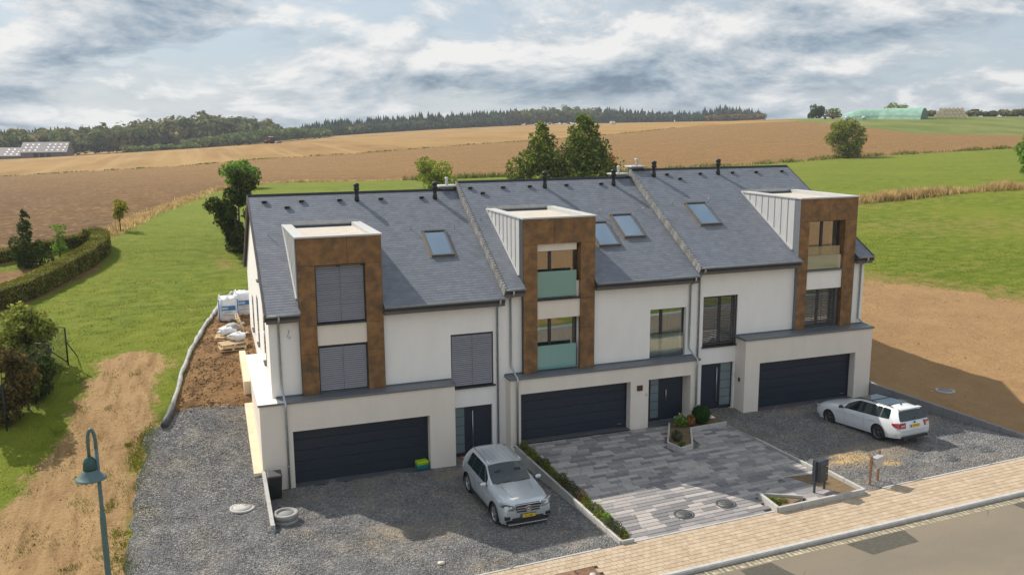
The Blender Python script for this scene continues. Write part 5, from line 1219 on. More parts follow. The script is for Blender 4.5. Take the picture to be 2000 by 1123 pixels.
MB().add([(27.29,-.1,.2),(27.42,-.1,.2),(27.46,2.6,.2),(27.29,2.6,.2),(27.29,-.1,1.3),(27.42,-.1,1.3),(27.46,2.6,1.95),(27.29,2.6,1.95)], [(0,3,2,1),(4,5,6,7),(0,1,5,4),(1,2,6,5),(2,3,7,6),(3,0,4,7)]).build('wall_element', M_concd, rw)
lw = empty('retaining_wall', (-.5,-2,.3)); tag(lw, 'short sloping concrete wall with dustbin behind it at the left corner', 'wall')
MB().add([(-.58,.02,-.3),(-.47,.02,-.3),(-.47,-3.7,-.3),(-.58,-3.7,-.3),(-.58,.02,.86),(-.47,.02,.86),(-.47,-3.7,.34),(-.58,-3.7,.34)], [(0,3,2,1)[::-1],(7,6,5,4),(0,1,5,4),(1,2,6,5),(2,3,7,6),(3,0,4,7)]).build('wall_slab', M_conc, lw, bevel=.012)
MB().add([(-.60,-3.68,-.3),(-.45,-3.68,-.3),(-.45,-3.78,-.3),(-.60,-3.78,-.3),(-.60,-3.68,.37),(-.45,-3.68,.37),(-.45,-3.78,.36),(-.60,-3.78,.36)], [(7,6,5,4),(0,1,5,4),(1,2,6,5),(2,3,7,6),(3,0,4,7)]).build('end_post', M_conc, lw)

def cover(x, y, z, r, m, label, group=None, ribs=True):
    e = empty('manhole_cover', (x, y, z)); tag(e, label, 'manhole cover', group)
    MB().lathe([(r*.80,-.03),(r*.80,.012),(r,.012),(r,-.05)], 28).build('ring', m[0], e, local=True)
    mb = MB(); mb.lathe([(.0,.010),(r*.78,.010),(r*.78,-.02)], 28)
    if ribs:
        for k in range(6):
            a = k*math.pi/3; mb.obox((math.cos(a)*r*.42, math.sin(a)*r*.42, .013), (math.cos(a)*r*.24, math.sin(a)*r*.24, 0), (-math.sin(a)*.018, math.cos(a)*.018, 0), (0,0,.004))
        mb.lathe([(r*.12,.011),(r*.12,.018),(.0,.018)], 12)
    mb.build('lid', m[1], e, local=True)
iron = [mat('cast_iron', (.075,.08,.082), .6, .3, var=.2, vs=12), mat('cast_iron_lid', (.11,.115,.115), .55, .3, var=.25, vs=14)]
cover(12.58,-8.05, float(yard2(12.58,-8.05)), .36, iron, 'round iron manhole cover on the driveway, the one nearer the lavender bed')
cover(14.30,-7.92, float(yard2(14.3,-7.92)), .36, iron, 'round iron manhole cover on the driveway, the one nearer the mailbox')
cover(24.15,-8.0, float(yard3(24.15,-8.0)), .38, iron, 'round iron manhole cover in gravel nearer the grey mailbox')
cover(25.95,-7.85, float(yard3(25.95,-7.85)), .38, iron, 'round iron manhole cover in gravel nearer the right image edge')
cc = [M_conc, M_conc]
cover(-1.40,-1.95, float(H(-1.4,-1.95))+.01, .43, cc, 'flat round concrete cover in the left gravel drive', ribs=False)
cover(30.0,-2.0, float(H(30.0,-2.0))+.01, .42, [M_conc, M_concd], 'round concrete cover on the bare dirt above the retaining wall', ribs=False)
rc = empty('pavement_hatch', (7.7,-10.28,float(street(7.7)))); tag(rc, 'rusty rectangular iron hatch set in the beige pavement', 'manhole cover')
M_rust = mat('rusty_iron', (.19,.10,.06), .8, .2, var=.4, vs=6, dirt=((.36,.25,.17), 3, .5))
for sx in (-1, 1): MB().box(sx*.32-.30, sx*.32+.30, -.31, .31, -.04, .006).build('hatch_plate', M_rust, rc, local=True, bevel=.006)
MB().lathe([(.0,.014),(.1,.014),(.1,.0)], 14, (.42,-.1,0)).build('hatch_cap', M_conc, rc, local=True)
rg = empty('concrete_rings', (-.02,-2.85,0)); tag(rg, 'stack of two round concrete shaft rings beside the dustbin', 'concrete ring')
for k in range(2): MB().lathe([(.42,k*.2-.05+.0),(.42,k*.2+.14),(.40,k*.2+.15),(.30,k*.2+.15),(.30,k*.2-.05)], 28).build('ring', mat('ring_concrete', (.30,.295,.275), .9, var=.2, vs=5, bump=.3, bs=40), rg, local=True)
MB().lathe([(.0,.30),(.30,.30),(.30,.25)], 24).build('inner_fill', M_concd, rg, local=True)
bn = empty('dustbin', (-.18,-.72,0)); tag(bn, 'dark grey dustbin at the left corner of the left house', 'dustbin')
mb = MB(); V = []
for z, a, b in ((.06,.20,.19),(.9,.25,.26)): V += [(-a,-b,z),(a,-b,z),(a,b,z),(-a,b,z)]
mb.add(V, [(0,3,2,1),(0,1,5,4),(1,2,6,5),(2,3,7,6),(3,0,4,7),(4,5,6,7)]); mb.build('bin_body', M_black, bn, local=True, bevel=.02)
MB().add([(-.27,-.29,.9),(.27,-.29,.9),(.27,.29,.9),(-.27,.29,.9),(-.25,-.27,.96),(.25,-.27,.96),(.25,.25,1.0),(-.25,.25,1.0)], [(0,3,2,1),(4,5,6,7),(0,1,5,4),(1,2,6,5),(2,3,7,6),(3,0,4,7)]).build('bin_lid', mat('bin_lid', (.05,.052,.055), .5), bn, local=True, bevel=.015)
MB().tube([(-.2,.32,.93),(.2,.32,.93)], .018, 6).build('bin_handle', M_black, bn, local=True)
for sx in (-1, 1): MB().lathe([(.09,sx*.20-.02),(.09,sx*.20+.02)], 14, (0,.2,.09), axis='x').build('bin_wheel', M_tyre, bn, local=True)
for k, (nm, c, lb) in enumerate((('teal', (.0,.19,.24), 'teal folded cushion under the lime one by the garage door'), ('lime', (.36,.56,.01), 'lime green cushion lying on top of the teal one'))):
    e = empty('cushion', (5.55,.16,.016+k*.17), .12); tag(e, lb, 'cushion'); mb = MB()
    mb.box(-.24,.24,-.17,.17,.002,.16); mb.build('cushion_body', mat('cloth_'+nm, c, .8, var=.12, vs=8, bump=.3, bs=20), e, local=True, bevel=.035)
    MB().tube([(-.235,-.175,.08),(.235,-.175,.08),(.235,.175,.08),(-.235,.175,.08),(-.235,-.175,.08)], .008, 5).build('piping', mat('cloth_dark_'+nm, tuple(v*.6 for v in c), .8), e, local=True)
e = empty('mailbox', (17.72,-8.5,.68), math.radians(14)); tag(e, 'tall anthracite parcel mailbox on two posts in the street bed', 'mailbox')
M_mb = mat('mailbox_anthracite', (.055,.065,.08), .45, .2, var=.08)
for sx in (-1, 1): MB().box(sx*.27-.035, sx*.27+.035, -.03, .03, -.1, 1.16).build('post', M_mb, e, local=True, bevel=.006)
bd = MB().box(-.235,.235,-.16,.16,.42,1.2).build('box_body', M_mb, e, local=True, bevel=.012)
MB().box(-.21,.21,-.172,-.161,.44,1.02).build('box_door', mat('mailbox_door', (.05,.058,.06), .4, .2), bd, local=True, bevel=.004)
MB().box(-.21,.21,-.174,-.161,1.04,1.16).build('letter_flap', mat('mailbox_flap', (.06,.085,.14), .35, .2), bd, local=True, bevel=.004)
MB().box(.08,.18,-.180,-.173,.97,.995).build('name_plate', M_zcap, bd, local=True); MB().box(.1,.17,-.181,-.173,.70,.715).build('lock', M_zcap, bd, local=True)
e = empty('mailbox', (20.0,-8.62,.68), math.radians(20)); tag(e, 'small grey mailbox on two rough wooden posts beside the gravel yard', 'mailbox')
M_wood = mat('weathered_wood', (.30,.155,.07), .85, var=.3, vs=9, stretch=(4,4,.6), bump=.3, bs=30); M_wood2 = mat('pale_wood', (.62,.46,.28), .85, var=.2, vs=9, bump=.3, bs=30)
MB().box(-.31,-.25,-.03,.03,-.15,1.12).build('post', M_wood, e, local=True); MB().box(.25,.31,-.03,.03,-.15,1.2).build('post', M_wood, e, local=True)
MB().box(-.3,.3,.032,.055,.82,.95).build('back_board', M_wood, e, local=True)
mb = MB(); mb.prism([(-.16,.62),(.03,.62),(.03,1.02),(-.13,1.02),(-.16,.98)], -.2, .26, 'x'); bd = mb.build('box_body', mat('mailbox_grey', (.52,.50,.47), .5, .2), e, local=True, bevel=.01)
MB().box(-.21,.27,-.175,.04,1.021,1.04).build('box_lid', mat('mailbox_lid', (.45,.47,.52), .4, .2), bd, local=True, bevel=.006); MB().box(.0,.06,-.166,-.161,.72,.74).build('lock', M_steel, bd, local=True)

# street lamp in the foreground
e = empty('street_lamp', (-4.81,-10.55,float(street(-4.86)))); tag(e, 'blue green street lamp with swan neck and bell shade at lower left', 'street lamp')
M_lampg = mat('lamp_green_paint', (.10,.165,.17), .42, .2, var=.1, vs=6)
M_lampdk = mat('lamp_dark_green', (.03,.085,.082), .38, .2, var=.1, vs=6)
mb = MB(); mb.lathe([(.12,0),(.12,.9),(.09,.95),(.075,1.0),(.068,4.45),(.065,4.5)], 16); mb.lathe([(.065,4.5),(.056,4.52),(.048,4.56),(.042,6.15)], 14); mb.build('pole', M_lampg, e, local=True)
ph = [(0,0,6.1)]
for k in range(0, 13):
    a = math.pi*k/12; ph.append((-.08+.08*math.cos(a), -.02*k/12, 6.3+.33*math.sin(a)))
ph.append((-.16,-.02,5.92)); MB().tube(ph, .04, 10).build('swan_neck', M_lampg, e, local=True)
mb = MB(); mb.lathe([(.03,6.0),(.05,5.98),(.11,5.93),(.145,5.84),(.155,5.74),(.16,5.66)], 20, (-.16,-.02,0)); sh = mb.build('lamp_housing', M_lampdk, e, local=True)
mb = MB(); mb.lathe([(.16,5.66),(.185,5.60),(.24,5.53),(.30,5.475),(.345,5.45),(.345,5.435),(.30,5.455),(.23,5.51),(.16,5.60)], 28, (-.16,-.02,0)); mb.build('lamp_shade', M_lampg, sh, local=True)
MB().lathe([(.0,5.46),(.2,5.47),(.22,5.53)], 20, (-.16,-.02,0)).build('diffuser', mat('lamp_diffuser', (.7,.7,.66), .4), sh, local=True)
MB().box(-.05,.05,-.13,-.10,.4,.75).build('access_door', M_lampdk, e, local=True)

# drainage pipe wrapped in fleece along the soil
tp = [(-4.0,4.2),(-3.8,4.9),(-3.5,6.7),(-3.3,8.2),(-2.9,10.7),(-2.2,14.5),(-1.3,19.0),(-.4,23.1)]
path = []
for (a, b), (c, d) in zip(tp, tp[1:]):
    nseg = max(2, int(math.hypot(c-a, d-b)/.5))
    for k in range(nseg):
        t = k/nseg; path.append((a+(c-a)*t+random.uniform(-.04,.04), b+(d-b)*t, float(H(a+(c-a)*t, b+(d-b)*t))+.10+random.uniform(-.02,.05)))
e = empty('drain_pipe', path[0]); tag(e, 'fleece wrapped drain pipe lying along the edge of the bare soil', 'drain pipe')
MB().tube(path[3:], [.09+random.uniform(-.015,.03) for _ in path[3:]], 9).build('fleece_wrap', mat('fleece', (.40,.40,.39), .95, var=.25, vs=3, bump=.5, bs=9), e)
MB().tube(path[:4], [.14,.15,.15,.14], 9).build('pipe_end', mat('pipe_dark', (.07,.07,.075), .7, var=.4, vs=5), e)
# pallets and big bags behind the corner
def pallet(x, y, z, rz, label, tilt=0):
    e = empty('pallet', (x, y, z), rz); e.rotation_euler = (tilt, 0, rz); tag(e, label, 'pallet', 'timber pallets by the left gable')
    for k in range(5): MB().box(-.6,.6,-.4+k*.175,-.4+k*.175+.10,.122,.144).build('deck_board', M_wood2, e, local=True)
    for k in range(3): MB().box(-.6+k*.55,-.6+k*.55+.10,-.4,.4,.10,.121).build('stringer', M_wood2, e, local=True)
    for k in range(3):
        for j in range(3): MB().box(-.6+k*.55,-.6+k*.55+.10,-.4+j*.35,-.4+j*.35+.10,.022,.0995).build('block', M_wood2, e, local=True)
        MB().box(-.6,.6,-.4+k*.35,-.4+k*.35+.10,0,.021).build('base_board', M_wood2, e, local=True)
hz = lambda x, y: float(H(x, y))
pallet(-1.05,10.3,hz(-1.0,10.3)+.02,.1,'timber pallet lying at the bottom of the stack by the gable'); pallet(-1.0,10.45,hz(-1.0,10.3)+.17,.25,'timber pallet lying on top of another by the gable')
pallet(-1.15,11.9,hz(-1,11.9)+.04,-.15,'timber pallet under the torn white sacks')
pallet(-.62,12.6,hz(-.6,12.6)+.5,1.55,'pale timber pallet leaning upright on the gable wall', tilt=1.25)
def lumpy(mb, c, rx, ry, rz, n, r, mi=0, box=.0, jit=.09):
    V = []; F = []; m = n//2
    for i in range(m+1):
        th = math.pi*i/m
        for k in range(n):
            ph = 2*math.pi*k/n; x, y, z = math.sin(th)*math.cos(ph), math.sin(th)*math.sin(ph), math.cos(th)
            if box:
                q = max(abs(x), abs(y), abs(z)); x, y, z = [v*(1-box)+v/q*box for v in (x, y, z)]
            j = 1+r.uniform(-jit,jit); V.append((c[0]+x*rx*j, c[1]+y*ry*j, c[2]+z*rz*j))
    for i in range(m):
        for k in range(n): F.append((i*n+k, i*n+(k+1) % n, (i+1)*n+(k+1) % n, (i+1)*n+k))
    mb.add(V, F, mi, True)
M_bag = mat('woven_white_bag', (.78,.79,.82), .7, var=.12, vs=6, bump=.6, bs=10); M_bagb = mat('bag_print_blue', (.035,.16,.42), .7, var=.15); M_baggrey = mat('bag_print_grey', (.42,.45,.52), .7)
for k, (x, y, lb) in enumerate(((-.98,15.6,'white big bag with blue print standing by the pallets'),(-.15,16.6,'white big bag half hidden behind the left gable'))):
    e = empty('big_bag', (x, y, hz(x, y)), .12*k); tag(e, lb, 'bag'); mb = MB(); lumpy(mb, (0,0,.62), .5, .5, .66, 20, random.Random(k), box=.72); mb.build('sack', M_bag, e, local=True)
    MB().box(-.34,.36,-.545,-.53,.62,.86).build('print_band', M_bagb, e, local=True); MB().box(-.34,.0,-.552,-.5455,.68,.80).build('print_panel', mat('bag_print_pale', (.35,.5,.68), .7), e, local=True)
    for z, w in ((.50,.2),(.36,.3)): MB().box(-w,w,-.546,-.53,z,z+.05).build('print_line', M_baggrey, e, local=True)
    for sx in (-1, 1):
        MB().tube([(sx*.45,-.45,1.15),(sx*.40,-.2,1.42),(sx*.45,.3,1.18)], .03, 6).build('lifting_loop', M_bag, e, local=True)
        MB().box(sx*.47-.025,sx*.47+.025,-.55,-.535,.05,1.2).build('strap', M_bagb, e, local=True)
for k, (x, y, z, lb) in enumerate(((-1.2,12.0,.42,'torn white plastic sack heaped on a pallet'),(-.85,12.25,.5,'grey plastic sack slumped on the pallet'),(-.75,10.75,.45,'white sack lying on the stacked pallets'),(-.6,18.6,.25,'white sack lying far behind the big bags'))):
    e = empty('sack', (x, y, hz(x, y)+z-.15)); tag(e, lb, 'bag'); mb = MB(); lumpy(mb, (0,0,.13), .42, .34, .19, 14, random.Random(k+9), jit=.26); mb.build('sack_body', M_bag if k != 1 else mat('sack_grey', (.36,.36,.35), .8, var=.4, vs=4), e, local=True)
    MB().tube([(.3,0,.2),(.45,.05,.3),(.5,.02,.25)], .04, 6).build('sack_neck', M_bag, e, local=True)
# white chair behind the glass of the right house
e = empty('chair', (24.35, F_+.55, 6.8), .5); tag(e, 'white chair behind the upper window of the right house', 'chair')
M_wch = mat('white_chair', (.85,.85,.83), .5)
for sx in (-1, 1):
    for sy in (-1, 1): MB().box(sx*.2-.018,sx*.2+.018,sy*.2-.018,sy*.2+.018,0,.46 if sy < 0 else .95).build('leg', M_wch, e, local=True)
MB().box(-.22,.22,-.22,.22,.462,.49).build('seat', M_wch, e, local=True)
for z in (.62,.75,.88): MB().box(-.18,.18,.185,.21,z,z+.06).build('back_rail', M_wch, e, local=True)

# ---------------------------------------------------------------- vegetation
M_bark = mat('bark', (.12,.09,.065), .95, var=.3, vs=6, bump=.6, bs=18, stretch=(3,3,.6))
LF = {'green': leaf_mat('leaf_green', (0.095,0.189,0.033), (0.229,0.378,0.060), (0.432,0.513,0.095)),
      'dark': leaf_mat('leaf_dark', (0.040,0.063,0.020), (0.097,0.135,0.032), (0.195,0.197,0.051)),
      'olive': leaf_mat('leaf_olive', (0.135,0.168,0.038), (0.297,0.324,0.071), (0.513,0.473,0.121)),
      'yellow': leaf_mat('leaf_yellow', (.16,.17,.025), (.32,.29,.04), (.45,.36,.05)),
      'lime': leaf_mat('leaf_lime', (0.162,0.234,0.040), (0.360,0.396,0.064), (0.612,0.540,0.090)),
      'rust': leaf_mat('leaf_rust', (0.207,0.113,0.044), (0.414,0.216,0.069), (0.586,0.345,0.121)),
      'conifer': leaf_mat('leaf_conifer', (0.078,0.124,0.037), (0.232,0.279,0.056), (0.527,0.480,0.093), .25),
      'ball': leaf_mat('leaf_ball', (0.018,0.060,0.012), (0.045,0.128,0.021), (0.083,0.195,0.033), .2),
      'hedge': leaf_mat('leaf_hedge', (0.112,0.131,0.022), (0.281,0.263,0.041), (0.562,0.459,0.066), .3),
      'brownish': leaf_mat('leaf_brownish', (0.075,0.068,0.027), (0.180,0.143,0.053), (0.330,0.195,0.075)),
      'heath': leaf_mat('leaf_heath', (.10,.075,.04), (.19,.13,.075), (.26,.17,.09)),
      'straw': leaf_mat('leaf_straw', (.42,.29,.12), (.62,.46,.22), (.74,.6,.34), .45),
      'weed': leaf_mat('leaf_weed', (0.098,0.140,0.028), (0.210,0.238,0.049), (0.364,0.308,0.084)),
      'lav': leaf_mat('leaf_lavender', (0.091,0.119,0.063), (0.168,0.196,0.105), (0.308,0.196,0.098)),
      'white': leaf_mat('petal_white', (.6,.6,.55), (.85,.84,.8), None, .3),
      'grass': leaf_mat('leaf_grass', (.115,.15,.012), (.195,.23,.02), (.29,.265,.05), .3, .35)}
def rvec(rng, n):
    v = rng.normal(size=(n, 3)); return v/np.linalg.norm(v, axis=1)[:, None]
def leaves(rng, C_, size, flat=.0, aspect=.6, out=None):
    """one small bent quad per point; out = direction the leaves tend to face"""
    n = len(C_); nrm = rvec(rng, n)
    if out is not None: nrm = nrm*.8 + out; nrm /= np.linalg.norm(nrm, axis=1)[:, None]+1e-9
    if flat: nrm[:,2] += flat; nrm /= np.linalg.norm(nrm, axis=1)[:, None]
    u = np.cross(nrm, rvec(rng, n)); u /= np.linalg.norm(u, axis=1)[:, None]+1e-9; v = np.cross(nrm, u)
    s = (size*rng.uniform(.6, 1.35, n))[:, None]
    V = np.stack([C_-u*s, C_-v*s*aspect+nrm*s*.12, C_+u*s, C_+v*s*aspect+nrm*s*.12], 1).reshape(-1, 3)
    return V, np.arange(4*n).reshape(-1, 4)
def blob_points(rng, blobs, n, shell=.55):
    """points in a set of ellipsoids (cx,cy,cz,rx,ry,rz), thicker near their surface"""
    B = np.array(blobs, float); vol = (B[:,3]*B[:,4]*B[:,5])**(2/3); k = rng.choice(len(B), n, p=vol/vol.sum())
    d = rvec(rng, n); r = shell+(1-shell)*rng.random(n)**.6; r *= rng.uniform(.86, 1.1, n)
    return B[k,:3] + d*B[k,3:]*r[:, None], d
def limbs(mb, r, h, trunk_r, tips, fork):
    mb.tube([(0,0,-.2), (trunk_r*.3,0,fork*.5), (0,trunk_r*.3,fork), (trunk_r*.4,0,h*.8)], [trunk_r*1.25, trunk_r, trunk_r*.8, trunk_r*.2], 8)
    for t in tips:
        s = fork*r.uniform(.7, 1.15); m = ((t[0])*.45, (t[1])*.45, s+(t[2]-s)*.6); mb.tube([(0,0,s), m, t], [trunk_r*.5, trunk_r*.3, trunk_r*.08], 6)
def tree(name, label, x, y, h, w, leaf, seed, n=5000, size=.16, base=.22, nb=14, group=None, cat='tree', shape='round', z=None, trunk=None):
    rng = np.random.default_rng(seed); r = random.Random(seed); e = empty(name, (x, y, hz(x, y) if z is None else z)); tag(e, label, cat, group)
    blobs = []
    for i in range(nb):
        if shape == 'round':
            t = r.uniform(base, .93); ww = w/2*math.sqrt(max(.08, 1-((t-.55)/.5)**2)); a = r.uniform(0, 6.28); q = r.uniform(.2, .72)*ww
            rr = w*r.uniform(.14, .24); blobs.append((q*math.cos(a), q*math.sin(a), t*h, rr, rr, rr*r.uniform(.7, 1)))
        elif shape == 'cone':
            t = base+(1-base)*((i+.5)/nb); ww = w/2*(1.03-t)**.75; a = i*2.4; q = ww*r.uniform(.15,.95)
            rr = max(w*.05, ww*r.uniform(.2,.48)); blobs.append((q*math.cos(a), q*math.sin(a), t*h*.97+r.uniform(-.04,.04)*h, rr, rr, rr*r.uniform(.9,1.5)))
        elif shape == 'tall':
            t = r.uniform(base, .97); ww = w/2*(1.05-.55*abs(t-.45)/.55); a = r.uniform(0, 6.28); q = r.uniform(.1,.7)*ww
            rr = w*r.uniform(.13,.22)*(1.15-.5*t); blobs.append((q*math.cos(a), q*math.sin(a), t*h, rr, rr, rr*1.15))
    P, d = blob_points(rng, blobs, n); P[:,2] = np.maximum(P[:,2], .05)
    V, F = leaves(rng, P, size, out=d*.6); link('crown', np_mesh('crown', V, F, LF[leaf]), e, local=True)
    mb = MB(); limbs(mb, r, h*.9, trunk or max(.05, h*.022), [b[:3] for b in blobs[:8]], h*max(.12, base)); mb.build('trunk', M_bark, e, local=True)
    return e
bg_ = 'trees behind the houses'
tree('tree', 'loose green tree at the field edge left of the roof', 3.3, 87.8, 4.4, 5.2, 'green', 11, 3600, .20, .18, 16)
tb = tree('tree', 'dark drooping tree right behind the left gable', .75, 36.5, 6.0, 3.9, 'dark', 12, 5200, .13, .10, 18, shape='tall')
rng = np.random.default_rng(31); P, d = blob_points(rng, [(-1.7,-.2,3.55,.75,.6,.6),(-1.0,0,3.2,.7,.6,.75),(.6,.6,5.1,1.0,.8,.8),(.2,.3,4.2,.9,.8,.9)], 2200); V, F = leaves(rng, P, .13, out=d*.5); link('side_branch', np_mesh('side_branch', V, F, LF['dark']), tb, local=True)
tree('tree', 'yellowing round bush rising behind the left roof ridge', 24.2, 67.9, 4.2, 5.6, 'lime', 13, 3800, .16, .05, 16)
tree('conifer', 'left narrower conifer of the pair behind the middle roof', 35.0, 61.5, 8.7, 9.0, 'conifer', 14, 12000, .19, .02, 60, shape='cone')
tree('conifer', 'right broader conifer of the pair behind the middle roof', 39.8, 60.5, 9.6, 11.0, 'conifer', 15, 17000, .19, .02, 70, shape='cone')
tree('tree', 'rusty autumn tree at the right foot of the conifers', 43.0, 62.0, 5.6, 5.0, 'rust', 16, 2600, .17, .12, 14)
tree('tree', 'lone round tree standing on the far field edge at right', 136.5, 131.0, 7.8, 9.2, 'olive', 17, 8000, .22, .10, 26)
tree('tree', 'dark green tree cut by the right image edge', 102.2, 54.9, 6.0, 5.0, 'green', 18, 3600, .19, .04, 16)
tree('sapling', 'yellow leaved sapling on the field edge by the lawn', -8.15, 46.3, 2.4, 2.2, 'yellow', 19, 700, .10, .25, 9, cat='tree')
tree('sapling', 'young green conifer standing inside the garden hedge', -13.35, 35.6, 4.0, 2.7, 'dark', 20, 3200, .10, .02, 44, cat='tree', shape='cone')
tree('sapling', 'thin airy sapling inside the garden hedge', -11.6, 37.4, 2.6, 1.9, 'green', 21, 500, .09, .15, 9, cat='tree')
tree('shrub', 'large brown tinged shrub behind the wire fence corner', -9.9, 11.6, 2.7, 3.2, 'olive', 22, 5200, .11, .03, 16, cat='shrub')
tree('shrub', 'rusty shrub at the left image edge before the fence', -10.1, 7.0, 2.9, 2.8, 'brownish', 23, 4200, .10, .02, 16, cat='shrub')
tree('shrub', 'low dark shrub between the fence posts', -9.0, 8.6, 1.6, 1.7, 'dark', 24, 2400, .09, .02, 12, cat='shrub')
tree('shrub', 'pale leaved shrub growing through the wire fence', -9.35, 7.6, 2.1, 1.2, 'weed', 25, 1400, .08, .1, 10, cat='shrub')
# clipped garden hedge in two runs
def hedge(label, pts, w, h, seed):
    rng = np.random.default_rng(seed); e = empty('hedge', (pts[0][0], pts[0][1], hz(*pts[0]))); tag(e, label, 'hedge')
    core = MB(); P = []; O = []
    for (ax, ay), (bx, by) in zip(pts, pts[1:]):
        L = math.hypot(bx-ax, by-ay); ux, uy = (bx-ax)/L, (by-ay)/L; nx, ny = -uy, ux; za, zb_ = hz(ax, ay), hz(bx, by); q = w/2-.08
        core.add([(ax+nx*q,ay+ny*q,za-.2),(ax-nx*q,ay-ny*q,za-.2),(bx-nx*q,by-ny*q,zb_-.2),(bx+nx*q,by+ny*q,zb_-.2),(ax+nx*q,ay+ny*q,za+h-.08),(ax-nx*q,ay-ny*q,za+h-.08),(bx-nx*q,by-ny*q,zb_+h-.08),(bx+nx*q,by+ny*q,zb_+h-.08)], [(4,5,6,7),(0,1,5,4),(1,2,6,5),(2,3,7,6),(3,0,4,7)])
        n = int(L*(2*h+w)*260); t = rng.random(n); s = rng.random(n)*(2*h+w)
        side = np.where(s < h, -1, np.where(s > h+w, 1, 0)); off = np.where(side == 0, s-h-w/2, side*w/2); zz = np.where(side < 0, s, np.where(side > 0, s-h-w, h))
        j = rng.normal(0, .025, n); off = off + np.where(side != 0, j, 0); zz = zz + np.where(side == 0, j, 0)
        x = ax+ux*L*t+nx*off; y = ay+uy*L*t+ny*off; z = za+(zb_-za)*t+zz
        P.append(np.c_[x, y, z]); o = np.zeros((n, 3)); o[:,0] = side*nx; o[:,1] = side*ny; o[:,2] = (side == 0); O.append(o)
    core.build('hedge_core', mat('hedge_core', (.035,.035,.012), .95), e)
    V, F = leaves(rng, np.concatenate(P), .05, out=np.concatenate(O)*.9); link('foliage', np_mesh('foliage', V, F, LF['hedge']), e)
hedge('clipped yellow green hedge along the lawn on the left', [(-17,14.2),(-13.6,23.6),(-12.2,26.4),(-10.9,30.7),(-9.6,34.3),(-8.9,37.0),(-9.0,39.4),(-9.9,41.0)], 1.2, 1.2, 3)
hedge('lower hedge closing the garden towards the ploughed field', [(-9.9,41.0),(-12.4,39.2),(-16.0,37.2),(-22,34.5)], .9, .85, 4)
# wire fence corner
e = empty('wire_fence', (-8.6,9.1,hz(-8.6,9.1))); tag(e, 'dark green wire fence corner with bent tops at left', 'fence')
M_fence = mat('fence_green', (.018,.03,.026), .5, .2)
fp = [(-8.25,11.7,1.75),(-8.6,9.2,2.0),(-9.1,8.0,2.05),(-9.9,6.0,1.9)]
for k, (x, y, hh) in enumerate(fp):
    z = hz(x, y); MB().tube([(x,y,z-.2),(x,y,z+hh)], .035, 6).build('post', M_fence, e)
    MB().tube([(x,y,z+hh),(x-.55,y+.18,z+hh+.06)], .022, 5).build('post_arm', M_fence, e)
MB().tube([(-8.25,11.7,hz(-8.25,11.7)+.1),(-8.8,10.6,hz(-8.8,10.6)+1.2)], .025, 5).build('strut', M_fence, e); MB().tube([(-8.25,11.7,hz(-8.25,11.7)+1.1),(-7.95,12.6,hz(-8,12.6))], .025, 5).build('strut', M_fence, e)
for (a, b) in zip(fp, fp[1:]):
    mb = MB(); za, zb_ = hz(a[0], a[1]), hz(b[0], b[1])
    for k in range(9): mb.tube([(a[0],a[1],za+.1+k*(a[2]-.1)/8),(b[0],b[1],zb_+.1+k*(b[2]-.1)/8)], .006, 4)
    n = 18
    for k in range(1, n):
        t = k/n; mb.tube([(a[0]+(b[0]-a[0])*t,a[1]+(b[1]-a[1])*t,za+(zb_-za)*t+.1),(a[0]+(b[0]-a[0])*t,a[1]+(b[1]-a[1])*t,za+(zb_-za)*t+a[2]+(b[2]-a[2])*t)], .005, 4)
    for q in (.18,.36,.55): mb.tube([(a[0]-q,a[1]+q*.33,za+a[2]+.06*q/.55),(b[0]-q,b[1]+q*.33,zb_+b[2]+.06*q/.55)], .008, 4)
    mb.build('wire_mesh', M_fence, e)
# planting beds
def clump(name, label, x, y, z, blobs, n, size, leaf, seed, cat='plant', group=None, out=.5, extra=None):
    rng = np.random.default_rng(seed); e = empty(name, (x, y, z)); tag(e, label, cat, group)
    P, d = blob_points(rng, blobs, n); P[:,2] = np.maximum(P[:,2], .01); V, F = leaves(rng, P, size, out=d*out); link('foliage', np_mesh('foliage', V, F, LF[leaf]), e, local=True)
    mb = MB()
    for k in range(5): a = k*1.3; mb.tube([(0,0,-.05),(.1*math.cos(a)*blobs[0][3],.1*math.sin(a)*blobs[0][3],blobs[0][2])], [.012,.005], 5)
    mb.build('stem', M_bark, e, local=True)
    if extra:
        P, d = blob_points(rng, extra[0], extra[1]); V, F = leaves(rng, P, extra[2], out=d); link('blossom', np_mesh('blossom', V, F, LF[extra[3]]), e, local=True)
    return e
zb2 = lambda x, y: float(yard2(x, y))+.13
eb = clump('ball_shrub', 'clipped green ball shrub in the bed by the middle entrance', 17.75,-.72,zb2(17.7,-.7), [(0,0,.40,.42,.42,.42)], 6000, .028, 'ball', 41, 'shrub', out=1.4)
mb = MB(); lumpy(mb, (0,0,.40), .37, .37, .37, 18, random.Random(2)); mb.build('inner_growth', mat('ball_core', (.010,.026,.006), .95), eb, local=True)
clump('rose_bush', 'rose bush with white blossoms in the angled bed', 16.75,-.75,zb2(16.7,-.7), [(0,0,.25,.32,.28,.26),(-.15,-.1,.35,.2,.2,.2)], 900, .04, 'green', 42, 'plant', extra=([(0,0,.42,.3,.26,.15)], 26, .05, 'white'))
clump('rust_shrub', 'reddish brown low shrub between roses and ball shrub', 17.15,-.78,zb2(17.1,-.7), [(0,0,.2,.3,.26,.24),(.1,.05,.32,.2,.2,.14)], 800, .04, 'rust', 43, 'plant')
clump('lavender', 'grey green lavender at the tip of the angled bed', 15.7,-2.2,zb2(15.7,-2.2), [(0,0,.2,.22,.3,.22)], 600, .035, 'lav', 44, 'plant', out=.2)
clump('herb', 'small green herb at the narrow end of the angled bed', 15.55,-2.85,zb2(15.5,-2.85), [(0,0,.08,.16,.14,.1)], 220, .035, 'weed', 45, 'plant')
